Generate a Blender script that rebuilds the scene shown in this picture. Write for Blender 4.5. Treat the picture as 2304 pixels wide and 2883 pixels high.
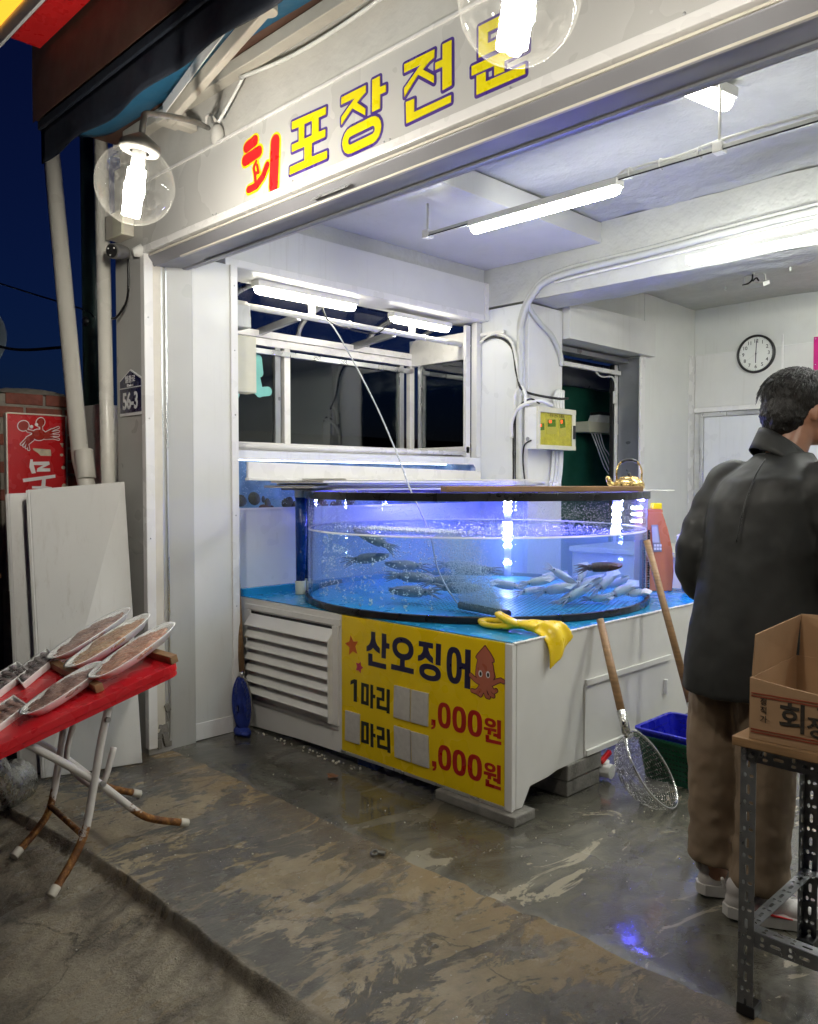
# Night view of a small fish shop front: round squid tank, price board, fish trays, wet concrete.
# Units are metres. X runs along the shop front (left is negative), Y runs into the shop, Z is up.
import bpy, bmesh, math, random
from mathutils import Vector, Matrix, noise
from mathutils.geometry import tessellate_polygon
random.seed(7)
SKY_STRENGTH, BULB, LEDB, LEDW, TUBE, TUBEW = 0.065, 330.0, 480.0, 250.0, 74.0, 24.0   # lamp strengths
R = math.radians
sc = bpy.context.scene
COL = sc.collection
for o in list(bpy.data.objects):
    bpy.data.objects.remove(o)

# ---------------------------------------------------------------- camera, sky, exposure
cam_d = bpy.data.cameras.new('camera')
cam_d.sensor_fit = 'HORIZONTAL'; cam_d.sensor_width = 36.0; cam_d.lens = 36.14
cam_d.clip_start = 0.05; cam_d.clip_end = 500
cam = bpy.data.objects.new('camera', cam_d); COL.objects.link(cam)
cam.location = (0, 0, 1.38); cam.rotation_euler = (R(90 - 2.055), 0, R(45))
sc.camera = cam
w = bpy.data.worlds.new('World'); sc.world = w; w.use_nodes = True
nt = w.node_tree; nt.nodes.clear()
sky = nt.nodes.new('ShaderNodeTexSky'); sky.sky_type = 'NISHITA'; sky.sun_disc = False
sky.sun_elevation = R(-1.5); sky.sun_rotation = R(-45); sky.air_density = 1.0; sky.dust_density = 0.2; sky.ozone_density = 6.0
bg = nt.nodes.new('ShaderNodeBackground'); bg.inputs['Strength'].default_value = SKY_STRENGTH
wo = nt.nodes.new('ShaderNodeOutputWorld')
nt.links.new(sky.outputs[0], bg.inputs[0]); nt.links.new(bg.outputs[0], wo.inputs[0])
sc.view_settings.view_transform = 'Standard'; sc.view_settings.look = 'None'
sc.view_settings.exposure = 0.45; sc.view_settings.gamma = 1.0; sc.view_settings.use_curve_mapping = False
cy = sc.cycles
cy.use_denoising = True; cy.denoiser = 'OPENIMAGEDENOISE'; cy.denoising_prefilter = 'ACCURATE'; cy.max_bounces = 5; cy.diffuse_bounces = 3; cy.glossy_bounces = 3
cy.use_adaptive_sampling = True; cy.adaptive_threshold = 0.035; cy.adaptive_min_samples = 20; cy.volume_bounces = 0; cy.volume_step_rate = 3.0
cy.transmission_bounces = 4; cy.transparent_max_bounces = 14; cy.caustics_reflective = False; cy.caustics_refractive = False
cy.sample_clamp_indirect = 6.0; cy.blur_glossy = 0.5

# ---------------------------------------------------------------- materials
def new_mat(name):
    m = bpy.data.materials.new(name); m.use_nodes = True
    t = m.node_tree; t.nodes.clear()
    out = t.nodes.new('ShaderNodeOutputMaterial')
    return m, t, out
def nd(t, typ, **kw):
    n = t.nodes.new(typ)
    for k, v in kw.items():
        if k in n.inputs.keys(): n.inputs[k].default_value = v
        else: setattr(n, k, v)
    return n
def c4(c): return (c[0], c[1], c[2], 1.0)
def ramp(t, fac, stops):
    r = t.nodes.new('ShaderNodeValToRGB'); e = r.color_ramp.elements
    while len(e) > 1: e.remove(e[-1])
    e[0].position = stops[0][0]; e[0].color = c4(stops[0][1])
    for p, c in stops[1:]:
        x = e.new(p); x.color = c4(c)
    t.links.new(fac, r.inputs[0]); return r
def mixc(t, fac, a, b, mode='MIX'):
    m = t.nodes.new('ShaderNodeMix'); m.data_type = 'RGBA'; m.blend_type = mode
    for s, v in ((m.inputs[0], fac), (m.inputs[6], a), (m.inputs[7], b)):
        if hasattr(v, 'is_output'): t.links.new(v, s)
        elif isinstance(v, (int, float)): s.default_value = v
        else: s.default_value = c4(v)
    return m.outputs[2]
def vec(t, scale=(1, 1, 1), obj=True):
    tc = t.nodes.new('ShaderNodeTexCoord'); mp = t.nodes.new('ShaderNodeMapping')
    mp.inputs['Scale'].default_value = scale
    t.links.new(tc.outputs['Object' if obj else 'Generated'], mp.inputs[0]); return mp.outputs[0]
def nz(t, v, scale, detail=4, rough=0.6, dist=0.0):
    n = nd(t, 'ShaderNodeTexNoise', Scale=scale, Detail=detail, Roughness=rough, Distortion=dist)
    t.links.new(v, n.inputs['Vector']); return n.outputs['Fac']
def math_n(t, op, a, b=0.0):
    m = t.nodes.new('ShaderNodeMath'); m.operation = op
    for s, v in ((m.inputs[0], a), (m.inputs[1], b)):
        if hasattr(v, 'is_output'): t.links.new(v, s)
        else: s.default_value = v
    return m.outputs[0]
def bumpn(t, h, strength=0.3, dist=0.01, prev=None):
    b = nd(t, 'ShaderNodeBump', Strength=strength, Distance=dist); t.links.new(h, b.inputs['Height'])
    if prev is not None: t.links.new(prev, b.inputs['Normal'])
    return b.outputs[0]
MATS = {}
def surf(name, col, rough=0.5, metal=0.0, var=0.12, vs=6.0, dirt=0.0, dirt_col=(0.10, 0.085, 0.06), bump=0.0, bs=60.0,
         rv=0.12, spec=0.5, coat=0.0, stretch=(1, 1, 1), bd=0.004, sheen=0.0, sub=0.0, alpha=1.0, trans=0.0, streak=0.0):
    """painted / plastic / metal surface: base colour broken up by noise, grime patches, uneven gloss, fine relief"""
    m, t, out = new_mat(name); v = vec(t, stretch)
    p = nd(t, 'ShaderNodeBsdfPrincipled', Metallic=metal)
    n1 = nz(t, v, vs, 3, 0.6)
    lo = tuple(max(0, x * (1 - var)) for x in col); hi = tuple(min(1, x * (1 + var)) for x in col)
    c = ramp(t, n1, [(0.3, lo), (0.7, hi)]).outputs[0]
    if dirt > 0:
        n2 = nz(t, v, vs * 0.6 + 1.3, 4, 0.7, 0.6)
        d = ramp(t, n2, [(0.62 - 0.25 * dirt, (0, 0, 0)), (0.80 - 0.2 * dirt, (1, 1, 1))]).outputs[0]
        d = math_n(t, 'MULTIPLY', d, min(1.0, dirt * 1.2)); c = mixc(t, d, c, dirt_col)
    if streak > 0:
        vk = vec(t, (16, 16, 0.7)); s1 = ramp(t, nz(t, vk, 1.6, 4, 0.75), [(0.54, (0, 0, 0)), (0.78, (1, 1, 1))]).outputs[0]
        s2 = ramp(t, nz(t, v, 1.1, 4, 0.6), [(0.42, (0, 0, 0)), (0.66, (1, 1, 1))]).outputs[0]
        c = mixc(t, math_n(t, 'MULTIPLY', math_n(t, 'MULTIPLY', s1, s2), streak), c, dirt_col)
        sp = ramp(t, nz(t, v, 55, 3, 0.8), [(0.70, (0, 0, 0)), (0.74, (1, 1, 1))]).outputs[0]; c = mixc(t, math_n(t, 'MULTIPLY', math_n(t, 'MULTIPLY', sp, s2), 0.7), c, (0.16, 0.10, 0.06))
    t.links.new(c, p.inputs['Base Color'])
    n3 = nz(t, v, vs * 2.3, 2, 0.6)
    mr = nd(t, 'ShaderNodeMapRange'); t.links.new(n3, mr.inputs[0])
    mr.inputs[1].default_value = 0.3; mr.inputs[2].default_value = 0.7
    mr.inputs[3].default_value = max(0.03, rough - rv); mr.inputs[4].default_value = min(1, rough + rv)
    t.links.new(mr.outputs[0], p.inputs['Roughness'])
    p.inputs['Specular IOR Level'].default_value = spec
    p.inputs['Coat Weight'].default_value = coat; p.inputs['Sheen Weight'].default_value = sheen
    p.inputs['Subsurface Weight'].default_value = sub; p.inputs['Alpha'].default_value = alpha
    p.inputs['Transmission Weight'].default_value = trans
    if sub: p.inputs['Subsurface Radius'].default_value = (0.02, 0.01, 0.006)
    if bump > 0:
        t.links.new(bumpn(t, nz(t, v, bs, 3, 0.65), bump, bd), p.inputs['Normal'])
    t.links.new(p.outputs[0], out.inputs[0]); MATS[name] = m; return m
def emit(name, col, strength):
    m, t, out = new_mat(name); e = nd(t, 'ShaderNodeEmission', Color=c4(col), Strength=strength)
    t.links.new(e.outputs[0], out.inputs[0]); MATS[name] = m; return m
def clear(name, tint=(1, 1, 1), refl=0.08, rough=0.02, fres=1.45, wavy=0.0, ws=8.0, dust=0.0, dcol=(0.8, 0.8, 0.8)):
    """thin clear sheet: passes light straight through, mirrors by Fresnel, can carry spots of scum"""
    m, t, out = new_mat(name)
    tr = nd(t, 'ShaderNodeBsdfTransparent', Color=c4(tint)); gl = nd(t, 'ShaderNodeBsdfGlossy', Roughness=rough)
    fr = nd(t, 'ShaderNodeLayerWeight', Blend=0.5); f0 = ((fres - 1) / (fres + 1)) ** 2
    k = math_n(t, 'ADD', math_n(t, 'MULTIPLY', math_n(t, 'POWER', fr.outputs['Facing'], 5.0), 0.85), refl * 0.3 + f0); mx = t.nodes.new('ShaderNodeMixShader')
    if wavy > 0:
        v = vec(t); b = bumpn(t, nz(t, v, ws, 4, 0.6, 0.4), wavy, 0.02)
        t.links.new(b, gl.inputs['Normal']); t.links.new(b, fr.inputs['Normal'])
    t.links.new(k, mx.inputs[0]); t.links.new(tr.outputs[0], mx.inputs[1]); t.links.new(gl.outputs[0], mx.inputs[2])
    last = mx.outputs[0]
    if dust > 0:
        v2 = vec(t); df = nd(t, 'ShaderNodeBsdfDiffuse', Color=c4(dcol)); m2 = t.nodes.new('ShaderNodeMixShader')
        s = ramp(t, nz(t, v2, 140, 3, 0.7), [(0.60, (0, 0, 0)), (0.72, (1, 1, 1))]).outputs[0]
        s2 = ramp(t, nz(t, v2, 5, 4, 0.7), [(0.42, (0, 0, 0)), (0.68, (1, 1, 1))]).outputs[0]
        f = math_n(t, 'MULTIPLY', math_n(t, 'MULTIPLY', s, s2), dust)
        t.links.new(f, m2.inputs[0]); t.links.new(last, m2.inputs[1]); t.links.new(df.outputs[0], m2.inputs[2]); last = m2.outputs[0]
    t.links.new(last, out.inputs[0]); MATS[name] = m; return m

# ---------------------------------------------------------------- mesh builder
def frame_from(d):
    d = Vector(d).normalized()
    a = Vector((0, 0, 1)) if abs(d.z) < 0.95 else Vector((1, 0, 0))
    x = a.cross(d).normalized(); return x, d.cross(x).normalized(), d
class MB:
    def __init__(s): s.v = []; s.f = []; s.m = []; s.s = []
    def face(s, idx, mi=0, sm=False): s.f.append(tuple(idx)); s.m.append(mi); s.s.append(sm)
    def box(s, x0, y0, z0, x1, y1, z1, mi=0):
        return s.obox(((x0 + x1) / 2, (y0 + y1) / 2, (z0 + z1) / 2), (abs(x1 - x0), abs(y1 - y0), abs(z1 - z0)), None, mi)
    def obox(s, c, d, M=None, mi=0, taper=1.0):
        b = len(s.v); c = Vector(c)
        for k in range(8):
            sx, sy, sz = (k & 1) * 2 - 1, (k >> 1 & 1) * 2 - 1, (k >> 2 & 1) * 2 - 1
            tp = taper if sz < 0 else 1.0
            p = Vector((sx * d[0] / 2 * tp, sy * d[1] / 2 * tp, sz * d[2] / 2))
            s.v.append(c + (M @ p if M is not None else p))
        for q in ((0, 2, 3, 1), (4, 5, 7, 6), (0, 1, 5, 4), (2, 6, 7, 3), (0, 4, 6, 2), (1, 3, 7, 5)): s.face([b + i for i in q], mi)
        return s
    def bar(s, p0, p1, wd, th, mi=0, upv=None):
        """rectangular bar from p0 to p1"""
        p0, p1 = Vector(p0), Vector(p1); d = (p1 - p0)
        z = d.normalized(); u = Vector(upv) if upv else (Vector((0, 0, 1)) if abs(z.z) < 0.95 else Vector((0, 1, 0)))
        x = u.cross(z).normalized(); y = z.cross(x).normalized()
        M = Matrix((x, y, z)).transposed()
        return s.obox((p0 + p1) / 2, (wd, th, d.length), M, mi)
    def tube(s, pts, r, n=10, mi=0, closed=False, caps=True, flat=1.0):
        pts = [Vector(p) for p in pts]; N = len(pts); b = len(s.v)
        rs = list(r) if hasattr(r, '__len__') else [r] * N
        x = None
        for i, p in enumerate(pts):
            if closed: d = pts[(i + 1) % N] - pts[i - 1]
            else: d = pts[min(i + 1, N - 1)] - pts[max(i - 1, 0)]
            d.normalize()
            if x is None: x, y, _ = frame_from(d)
            else:
                x = (x - d * x.dot(d)); x = x.normalized() if x.length > 1e-6 else frame_from(d)[0]; y = d.cross(x)
            for k in range(n):
                a = 2 * math.pi * k / n
                s.v.append(p + (x * math.cos(a) + y * math.sin(a) * flat) * rs[i])
        for i in range(N if closed else N - 1):
            for k in range(n):
                a, c = b + i * n, b + ((i + 1) % N) * n
                s.face((a + k, a + (k + 1) % n, c + (k + 1) % n, c + k), mi, True)
        if caps and not closed:
            s.face([b + k for k in range(n)][::-1], mi); s.face([b + (N - 1) * n + k for k in range(n)], mi)
        return s
    def cyl(s, p0, p1, r, n=16, mi=0, r1=None): return s.tube([p0, p1], [r, r if r1 is None else r1], n, mi)
    def lathe(s, prof, c, n=24, M=None, mi=0, arc=(0, 2 * math.pi), smooth=True):
        c = Vector(c); b = len(s.v); full = abs(arc[1] - arc[0] - 2 * math.pi) < 1e-6; k2 = n if full else n + 1
        for (r, z) in prof:
            for k in range(k2):
                a = arc[0] + (arc[1] - arc[0]) * k / n
                p = Vector((r * math.cos(a), r * math.sin(a), z)); s.v.append(c + (M @ p if M is not None else p))
        for i in range(len(prof) - 1):
            for k in range(n):
                a, e = b + i * k2, b + (i + 1) * k2
                s.face((a + k, a + (k + 1) % k2, e + (k + 1) % k2, e + k), mi, smooth)
        return s
    def disc(s, c, r, n=24, M=None, mi=0, flip=False):
        c = Vector(c); b = len(s.v)
        for k in range(n):
            a = 2 * math.pi * k / n; p = Vector((r * math.cos(a), r * math.sin(a), 0)); s.v.append(c + (M @ p if M is not None else p))
        idx = list(range(b, b + n)); s.face(idx[::-1] if flip else idx, mi); return s
    def ell(s, c, r, M=None, nu=16, nv=10, mi=0):
        prof = [(max(1e-4, math.sin(math.pi * i / nv)), -math.cos(math.pi * i / nv)) for i in range(nv + 1)]
        S = Matrix.Diagonal(Vector(r)); return s.lathe(prof, c, nu, (M @ S) if M is not None else S, mi)
    def prism(s, polys, fn, h0, h1, mi=0):
        """flat shape (outer outline + holes) given by 2D points, mapped by fn(a,b,h), between heights h0 and h1"""
        flat = [p for q in polys for p in q]; b = len(s.v); n = len(flat)
        tris = tessellate_polygon([[Vector((p[0], p[1], 0)) for p in q] for q in polys])
        for h in (h0, h1):
            for p in flat: s.v.append(Vector(fn(p[0], p[1], h)))
        for t in tris:
            s.face((b + t[0], b + t[1], b + t[2]), mi); s.face((b + n + t[2], b + n + t[1], b + n + t[0]), mi)
        k = 0
        for q in polys:
            for i in range(len(q)):
                j = (i + 1) % len(q); s.face((b + k + i, b + k + j, b + n + k + j, b + n + k + i), mi)
            k += len(q)
        return s
    def grid(s, fn, nu, nv, mi=0, cu=False, cv=False, smooth=True):
        b = len(s.v)
        for i in range(nu):
            for j in range(nv): s.v.append(Vector(fn(i / (nu if cu else nu - 1), j / (nv if cv else nv - 1))))
        for i in range(nu if cu else nu - 1):
            for j in range(nv if cv else nv - 1):
                i2, j2 = (i + 1) % nu, (j + 1) % nv
                s.face((b + i * nv + j, b + i2 * nv + j, b + i2 * nv + j2, b + i * nv + j2), mi, smooth)
        return s
    def build(s, name, mats, parent=None, bevel=0.0, sub=0, remesh=0.0, smooth_it=0, disp=None, fix=True, solid=0.0, seg=2):
        me = bpy.data.meshes.new(name); me.from_pydata([tuple(v) for v in s.v], [], s.f)
        for mm in (mats if isinstance(mats, (list, tuple)) else [mats]): me.materials.append(MATS[mm] if isinstance(mm, str) else mm)
        me.polygons.foreach_set('material_index', s.m); me.polygons.foreach_set('use_smooth', s.s)
        if fix and len(s.f) < 60000:
            bm = bmesh.new(); bm.from_mesh(me); bmesh.ops.recalc_face_normals(bm, faces=bm.faces); bm.to_mesh(me); bm.free()
        me.update()
        o = bpy.data.objects.new(name, me); COL.objects.link(o)
        if parent is not None: attach(o, parent)
        if remesh:
            q = o.modifiers.new('remesh', 'REMESH'); q.mode = 'VOXEL'; q.voxel_size = remesh; q.use_smooth_shade = True
        if smooth_it:
            q = o.modifiers.new('smooth', 'SMOOTH'); q.iterations = smooth_it; q.factor = 0.5
        if disp:
            for (size, st) in disp:
                tx = bpy.data.textures.new(name + '_relief', 'CLOUDS'); tx.noise_scale = size; tx.noise_depth = 2
                q = o.modifiers.new('relief', 'DISPLACE'); q.texture = tx; q.strength = st; q.mid_level = 0.5; q.texture_coords = 'LOCAL'
        if solid:
            q = o.modifiers.new('thickness', 'SOLIDIFY'); q.thickness = solid; q.offset = 0
        if bevel:
            q = o.modifiers.new('bevel', 'BEVEL'); q.width = bevel; q.segments = seg; q.limit_method = 'ANGLE'; q.angle_limit = R(35)
            q.harden_normals = False
        if sub:
            q = o.modifiers.new('subdiv', 'SUBSURF'); q.levels = sub; q.render_levels = sub
        return o
def attach(o, parent):
    o.parent = parent; o.matrix_parent_inverse = wmat(parent).inverted()
def wmat(o):
    m = Matrix.LocRotScale(o.location, o.rotation_euler, o.scale)
    return (wmat(o.parent) @ o.matrix_parent_inverse @ m) if o.parent else m
def tag(o, label=None, cat=None, group=None, kind=None):
    if label: o['label'] = label
    if cat: o['category'] = cat
    if group: o['group'] = group
    if kind: o['kind'] = kind
    return o
def thing(name, loc, label, cat, group=None):
    o = bpy.data.objects.new(name, None); o.empty_display_size = 0.1; o.location = loc; COL.objects.link(o)
    return tag(o, label, cat, group)
def kids(o): return [c for c in list(COL.objects) if c.parent == o]
def copy_tree(root, loc=None, rot=None, scale=None, label=None, parent=None):
    c = root.copy(); COL.objects.link(c)
    if parent is not None: c.parent = parent
    for ch in CHILD.get(root.name) or kids(root): copy_tree(ch, parent=c)
    if loc is not None: c.location = loc
    if rot is not None: c.rotation_euler = rot
    if scale is not None: c.scale = (scale,) * 3 if not hasattr(scale, '__len__') else scale
    if label: c['label'] = label
    return c
CHILD = {}
def arc_pts(c, r, a0, a1, n, u, v):
    c, u, v = Vector(c), Vector(u), Vector(v)
    return [c + u * (r * math.cos(a0 + (a1 - a0) * i / n)) + v * (r * math.sin(a0 + (a1 - a0) * i / n)) for i in range(n + 1)]
def spline(pts, n=8):
    """Catmull-Rom through the points"""
    P = [Vector(p) for p in pts]; P = [P[0] * 2 - P[1]] + P + [P[-1] * 2 - P[-2]]; out = []
    for i in range(1, len(P) - 2):
        for k in range(n):
            t = k / n; a, b, c, d = P[i - 1], P[i], P[i + 1], P[i + 2]
            out.append(0.5 * ((2 * b) + (c - a) * t + (2 * a - 5 * b + 4 * c - d) * t * t + (3 * b - a - 3 * c + d) * t ** 3))
    out.append(P[-2]); return out
def text_mesh(name, body, size, mat, parent, M, thick=0.0006, bold=0.0, align='CENTER', sx=1.0):
    """flat printed lettering as thin geometry"""
    cu = bpy.data.curves.new(name, 'FONT'); cu.body = body; cu.size = size; cu.align_x = align; cu.align_y = 'CENTER'
    cu.offset = bold; cu.extrude = thick; cu.resolution_u = 3
    o = bpy.data.objects.new(name + '_tmp', cu); COL.objects.link(o)
    dg = bpy.context.evaluated_depsgraph_get(); me = bpy.data.meshes.new_from_object(o.evaluated_get(dg))
    bpy.data.objects.remove(o); me.name = name
    for v in me.vertices: v.co = M @ Vector((v.co.x * sx, v.co.y, v.co.z))
    me.materials.clear(); me.materials.append(MATS[mat])
    ob = bpy.data.objects.new(name, me); COL.objects.link(ob)
    if parent is not None: attach(ob, parent)
    return ob
def plane_M(origin, right, upv):
    r, u = Vector(right).normalized(), Vector(upv).normalized(); n = r.cross(u)
    M = Matrix((r, u, n)).transposed().to_4x4(); M.translation = Vector(origin); return M
# ---------------------------------------------------------------- material palette
surf('white_panel', (0.66, 0.66, 0.64), 0.38, var=0.04, vs=2.5, dirt=0.10, dirt_col=(0.40, 0.37, 0.31), rv=0.1, streak=0.55)
surf('white_panel_cool', (0.70, 0.72, 0.74), 0.32, var=0.04, vs=2.0, dirt=0.08, dirt_col=(0.42, 0.41, 0.37), rv=0.1, streak=0.5)
surf('white_trim', (0.76, 0.75, 0.74), 0.30, var=0.03, vs=3, dirt=0.06, dirt_col=(0.4, 0.37, 0.3))
surf('cream_trim', (0.62, 0.58, 0.50), 0.45, var=0.08, vs=5, dirt=0.2, dirt_col=(0.35, 0.30, 0.22))
surf('grey_panel', (0.46, 0.46, 0.44), 0.34, var=0.05, vs=1.5, dirt=0.12, dirt_col=(0.28, 0.26, 0.22), streak=0.4)
surf('plaster', (0.52, 0.525, 0.505), 0.55, var=0.07, vs=3.0, dirt=0.16, dirt_col=(0.42, 0.41, 0.37), bump=0.55, bs=9.0, bd=0.03, rv=0.15)
surf('plaster_out', (0.60, 0.585, 0.55), 0.5, var=0.08, vs=3.0, dirt=0.2, dirt_col=(0.33, 0.30, 0.25), bump=0.35, bs=14, bd=0.015)
surf('wall_paint', (0.70, 0.71, 0.68), 0.42, var=0.05, vs=1.8, dirt=0.12, dirt_col=(0.45, 0.44, 0.38), bump=0.08, bs=40, streak=0.5)
surf('aluminium', (0.62, 0.63, 0.64), 0.32, metal=0.85, var=0.06, vs=4, dirt=0.15, dirt_col=(0.3, 0.3, 0.29), stretch=(1, 1, 0.2))
surf('alu_dark', (0.30, 0.31, 0.33), 0.38, metal=0.5, var=0.12, vs=3, dirt=0.25, dirt_col=(0.16, 0.14, 0.12))
surf('shutter_grey', (0.25, 0.25, 0.27), 0.42, metal=0.15, var=0.06, vs=2, dirt=0.1, dirt_col=(0.14, 0.13, 0.12))
surf('gap_black', (0.012, 0.012, 0.013), 0.7, var=0.2)
surf('screw', (0.5, 0.5, 0.5), 0.35, metal=0.9)
surf('brown_paint', (0.105, 0.055, 0.038), 0.6, var=0.2, vs=3, dirt=0.3, dirt_col=(0.05, 0.03, 0.025), bump=0.3, bs=30)
surf('wood', (0.27, 0.155, 0.07), 0.5, var=0.25, vs=5, stretch=(1, 1, 12), bump=0.1, bs=20)
surf('wood_dark', (0.06, 0.04, 0.03), 0.6, var=0.3, vs=5, stretch=(8, 1, 1), bump=0.2, bs=25)
surf('black_plastic', (0.014, 0.014, 0.015), 0.4, var=0.2)
surf('white_plastic', (0.74, 0.74, 0.71), 0.35, var=0.05, dirt=0.08, dirt_col=(0.4, 0.38, 0.3))
surf('cream_plastic', (0.62, 0.60, 0.47), 0.4, var=0.06, dirt=0.12, dirt_col=(0.35, 0.32, 0.2))
surf('grey_conduit', (0.50, 0.51, 0.49), 0.42, var=0.06, vs=8, dirt=0.12, dirt_col=(0.3, 0.29, 0.25))
surf('navy_print', (0.016, 0.014, 0.055), 0.35, var=0.1)
surf('black_print', (0.012, 0.014, 0.014), 0.4, var=0.1)
surf('red_print', (0.42, 0.012, 0.010), 0.35, var=0.06)
surf('yellow_print', (0.80, 0.56, 0.004), 0.30, var=0.04, vs=2, dirt=0.06, dirt_col=(0.5, 0.34, 0.02))
surf('purple_print', (0.065, 0.030, 0.235), 0.35, var=0.06)
surf('yellow_letter', (0.80, 0.68, 0.008), 0.32, var=0.04)
surf('red_letter', (0.66, 0.020, 0.022), 0.32, var=0.05)
surf('white_print', (0.8, 0.8, 0.8), 0.4, var=0.04)
surf('stainless', (0.62, 0.61, 0.58), 0.24, metal=1.0, var=0.08, vs=30)
surf('chrome_tube', (0.66, 0.66, 0.65), 0.18, metal=1.0, var=0.05)
surf('rubber_black', (0.010, 0.010, 0.011), 0.32, var=0.2, dirt=0.1, dirt_col=(0.03, 0.03, 0.03))
surf('concrete_block', (0.20, 0.19, 0.17), 0.7, var=0.22, vs=14, dirt=0.25, dirt_col=(0.08, 0.075, 0.065), bump=0.5, bs=70, bd=0.01)
surf('green_cloth', (0.008, 0.085, 0.055), 0.6, var=0.12, vs=3, bump=0.1, bs=200)

def concrete_ground():
    """street: tan and dark stained apron, paler ramp below the broken kerb, speckled asphalt; wet film decides the gloss"""
    m, t, out = new_mat('street_concrete'); p = nd(t, 'ShaderNodeBsdfPrincipled')
    v = vec(t); sep = t.nodes.new('ShaderNodeSeparateXYZ'); t.links.new(v, sep.inputs[0])
    vs = vec(t, (2.2, 0.9, 1)); vd = vec(t, (1.0, 1.0, 1))
    tan = ramp(t, nz(t, v, 7, 8, 0.7), [(0.3, (0.22, 0.175, 0.112)), (0.55, (0.37, 0.30, 0.195)), (0.75, (0.48, 0.41, 0.28))]).outputs[0]
    gry = ramp(t, nz(t, v, 11, 8, 0.72), [(0.3, (0.060, 0.054, 0.045)), (0.6, (0.125, 0.113, 0.093)), (0.8, (0.21, 0.19, 0.15))]).outputs[0]
    st = nz(t, vs, 2.6, 12, 0.72, 1.3)
    big = nz(t, v, 1.7, 6, 0.62, 0.8)
    patch = ramp(t, math_n(t, 'ADD', math_n(t, 'MULTIPLY', st, 0.55), math_n(t, 'MULTIPLY', big, 0.45)), [(0.482, (0, 0, 0)), (0.497, (1, 1, 1))]).outputs[0]
    apron = mixc(t, patch, tan, gry)
    # rusty ochre band beside the threshold
    yb = nd(t, 'ShaderNodeMapRange'); t.links.new(math_n(t, 'ADD', sep.outputs['Y'], math_n(t, 'MULTIPLY', nz(t, v, 5, 5, 0.6), 0.25)), yb.inputs[0])
    yb.inputs[1].default_value = 1.92; yb.inputs[2].default_value = 2.2
    och = mixc(t, math_n(t, 'MULTIPLY', yb.outputs[0], 0.75), apron, (0.34, 0.24, 0.12))
    och = mixc(t, math_n(t, 'MULTIPLY', patch, 0.6), och, gry)
    # ramp
    rampc = mixc(t, ramp(t, nz(t, vd, 5.5, 9, 0.7, 0.6), [(0.44, (0, 0, 0)), (0.62, (1, 1, 1))]).outputs[0], (0.36, 0.315, 0.235), (0.15, 0.128, 0.10))
    k1 = nd(t, 'ShaderNodeMapRange'); wob = math_n(t, 'MULTIPLY', math_n(t, 'SUBTRACT', nz(t, v, 9, 6, 0.7), 0.5), 0.10)
    t.links.new(math_n(t, 'ADD', sep.outputs['Y'], wob), k1.inputs[0]); k1.inputs[1].default_value = 1.295; k1.inputs[2].default_value = 1.325
    c = mixc(t, k1.outputs[0], rampc, och)
    # hairline cracks and a paler trowelled blotch pattern
    vo2 = nd(t, 'ShaderNodeTexVoronoi', Scale=0.9, feature='DISTANCE_TO_EDGE'); wv = t.nodes.new('ShaderNodeVectorMath'); wv.operation = 'ADD'
    nn = nd(t, 'ShaderNodeTexNoise', Scale=2.2, Detail=7.0, Roughness=0.65); t.links.new(v, nn.inputs['Vector']); sc3 = t.nodes.new('ShaderNodeVectorMath'); sc3.operation = 'SCALE'; sc3.inputs['Scale'].default_value = 0.45
    t.links.new(nn.outputs['Color'], sc3.inputs[0]); t.links.new(v, wv.inputs[0]); t.links.new(sc3.outputs[0], wv.inputs[1]); t.links.new(wv.outputs[0], vo2.inputs['Vector'])
    crk = ramp(t, vo2.outputs['Distance'], [(0.0, (1, 1, 1)), (0.007, (0, 0, 0))]).outputs[0]
    c = mixc(t, math_n(t, 'MULTIPLY', crk, 0.75), c, (0.03, 0.026, 0.02))
    blo = ramp(t, nz(t, vs, 6.5, 7, 0.7, 1.4), [(0.56, (0, 0, 0)), (0.60, (1, 1, 1))]).outputs[0]
    c = mixc(t, math_n(t, 'MULTIPLY', blo, 0.5), c, (0.38, 0.31, 0.20))
    # asphalt with pale aggregate
    asp = ramp(t, nz(t, v, 6, 6, 0.65), [(0.3, (0.075, 0.068, 0.056)), (0.7, (0.17, 0.15, 0.12))]).outputs[0]
    vo = nd(t, 'ShaderNodeTexVoronoi', Scale=85.0); t.links.new(v, vo.inputs['Vector'])
    spk = ramp(t, vo.outputs['Distance'], [(0.10, (1, 1, 1)), (0.22, (0, 0, 0))]).outputs[0]
    sel = ramp(t, vo.outputs['Color'], [(0.72, (0, 0, 0)), (0.80, (1, 1, 1))]).outputs[0]
    asp = mixc(t, math_n(t, 'MULTIPLY', math_n(t, 'MULTIPLY', spk, sel), 0.7), asp, (0.40, 0.36, 0.28))
    k2 = nd(t, 'ShaderNodeMapRange'); wob2 = math_n(t, 'MULTIPLY', math_n(t, 'SUBTRACT', nz(t, v, 2.2, 7, 0.7), 0.5), 0.9)
    slope = math_n(t, 'ADD', math_n(t, 'MULTIPLY', sep.outputs['X'], 0.10), sep.outputs['Y'])
    t.links.new(math_n(t, 'ADD', slope, wob2), k2.inputs[0]); k2.inputs[1].default_value = 0.50; k2.inputs[2].default_value = 0.72
    c = mixc(t, k2.outputs[0], asp, c)
    t.links.new(c, p.inputs['Base Color'])
    wet = nz(t, v, 1.3, 6, 0.6, 0.5); wet2 = nz(t, vs, 9, 6, 0.7)
    rg = nd(t, 'ShaderNodeMapRange'); t.links.new(math_n(t, 'ADD', math_n(t, 'MULTIPLY', wet, 0.75), math_n(t, 'MULTIPLY', wet2, 0.25)), rg.inputs[0])
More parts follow.
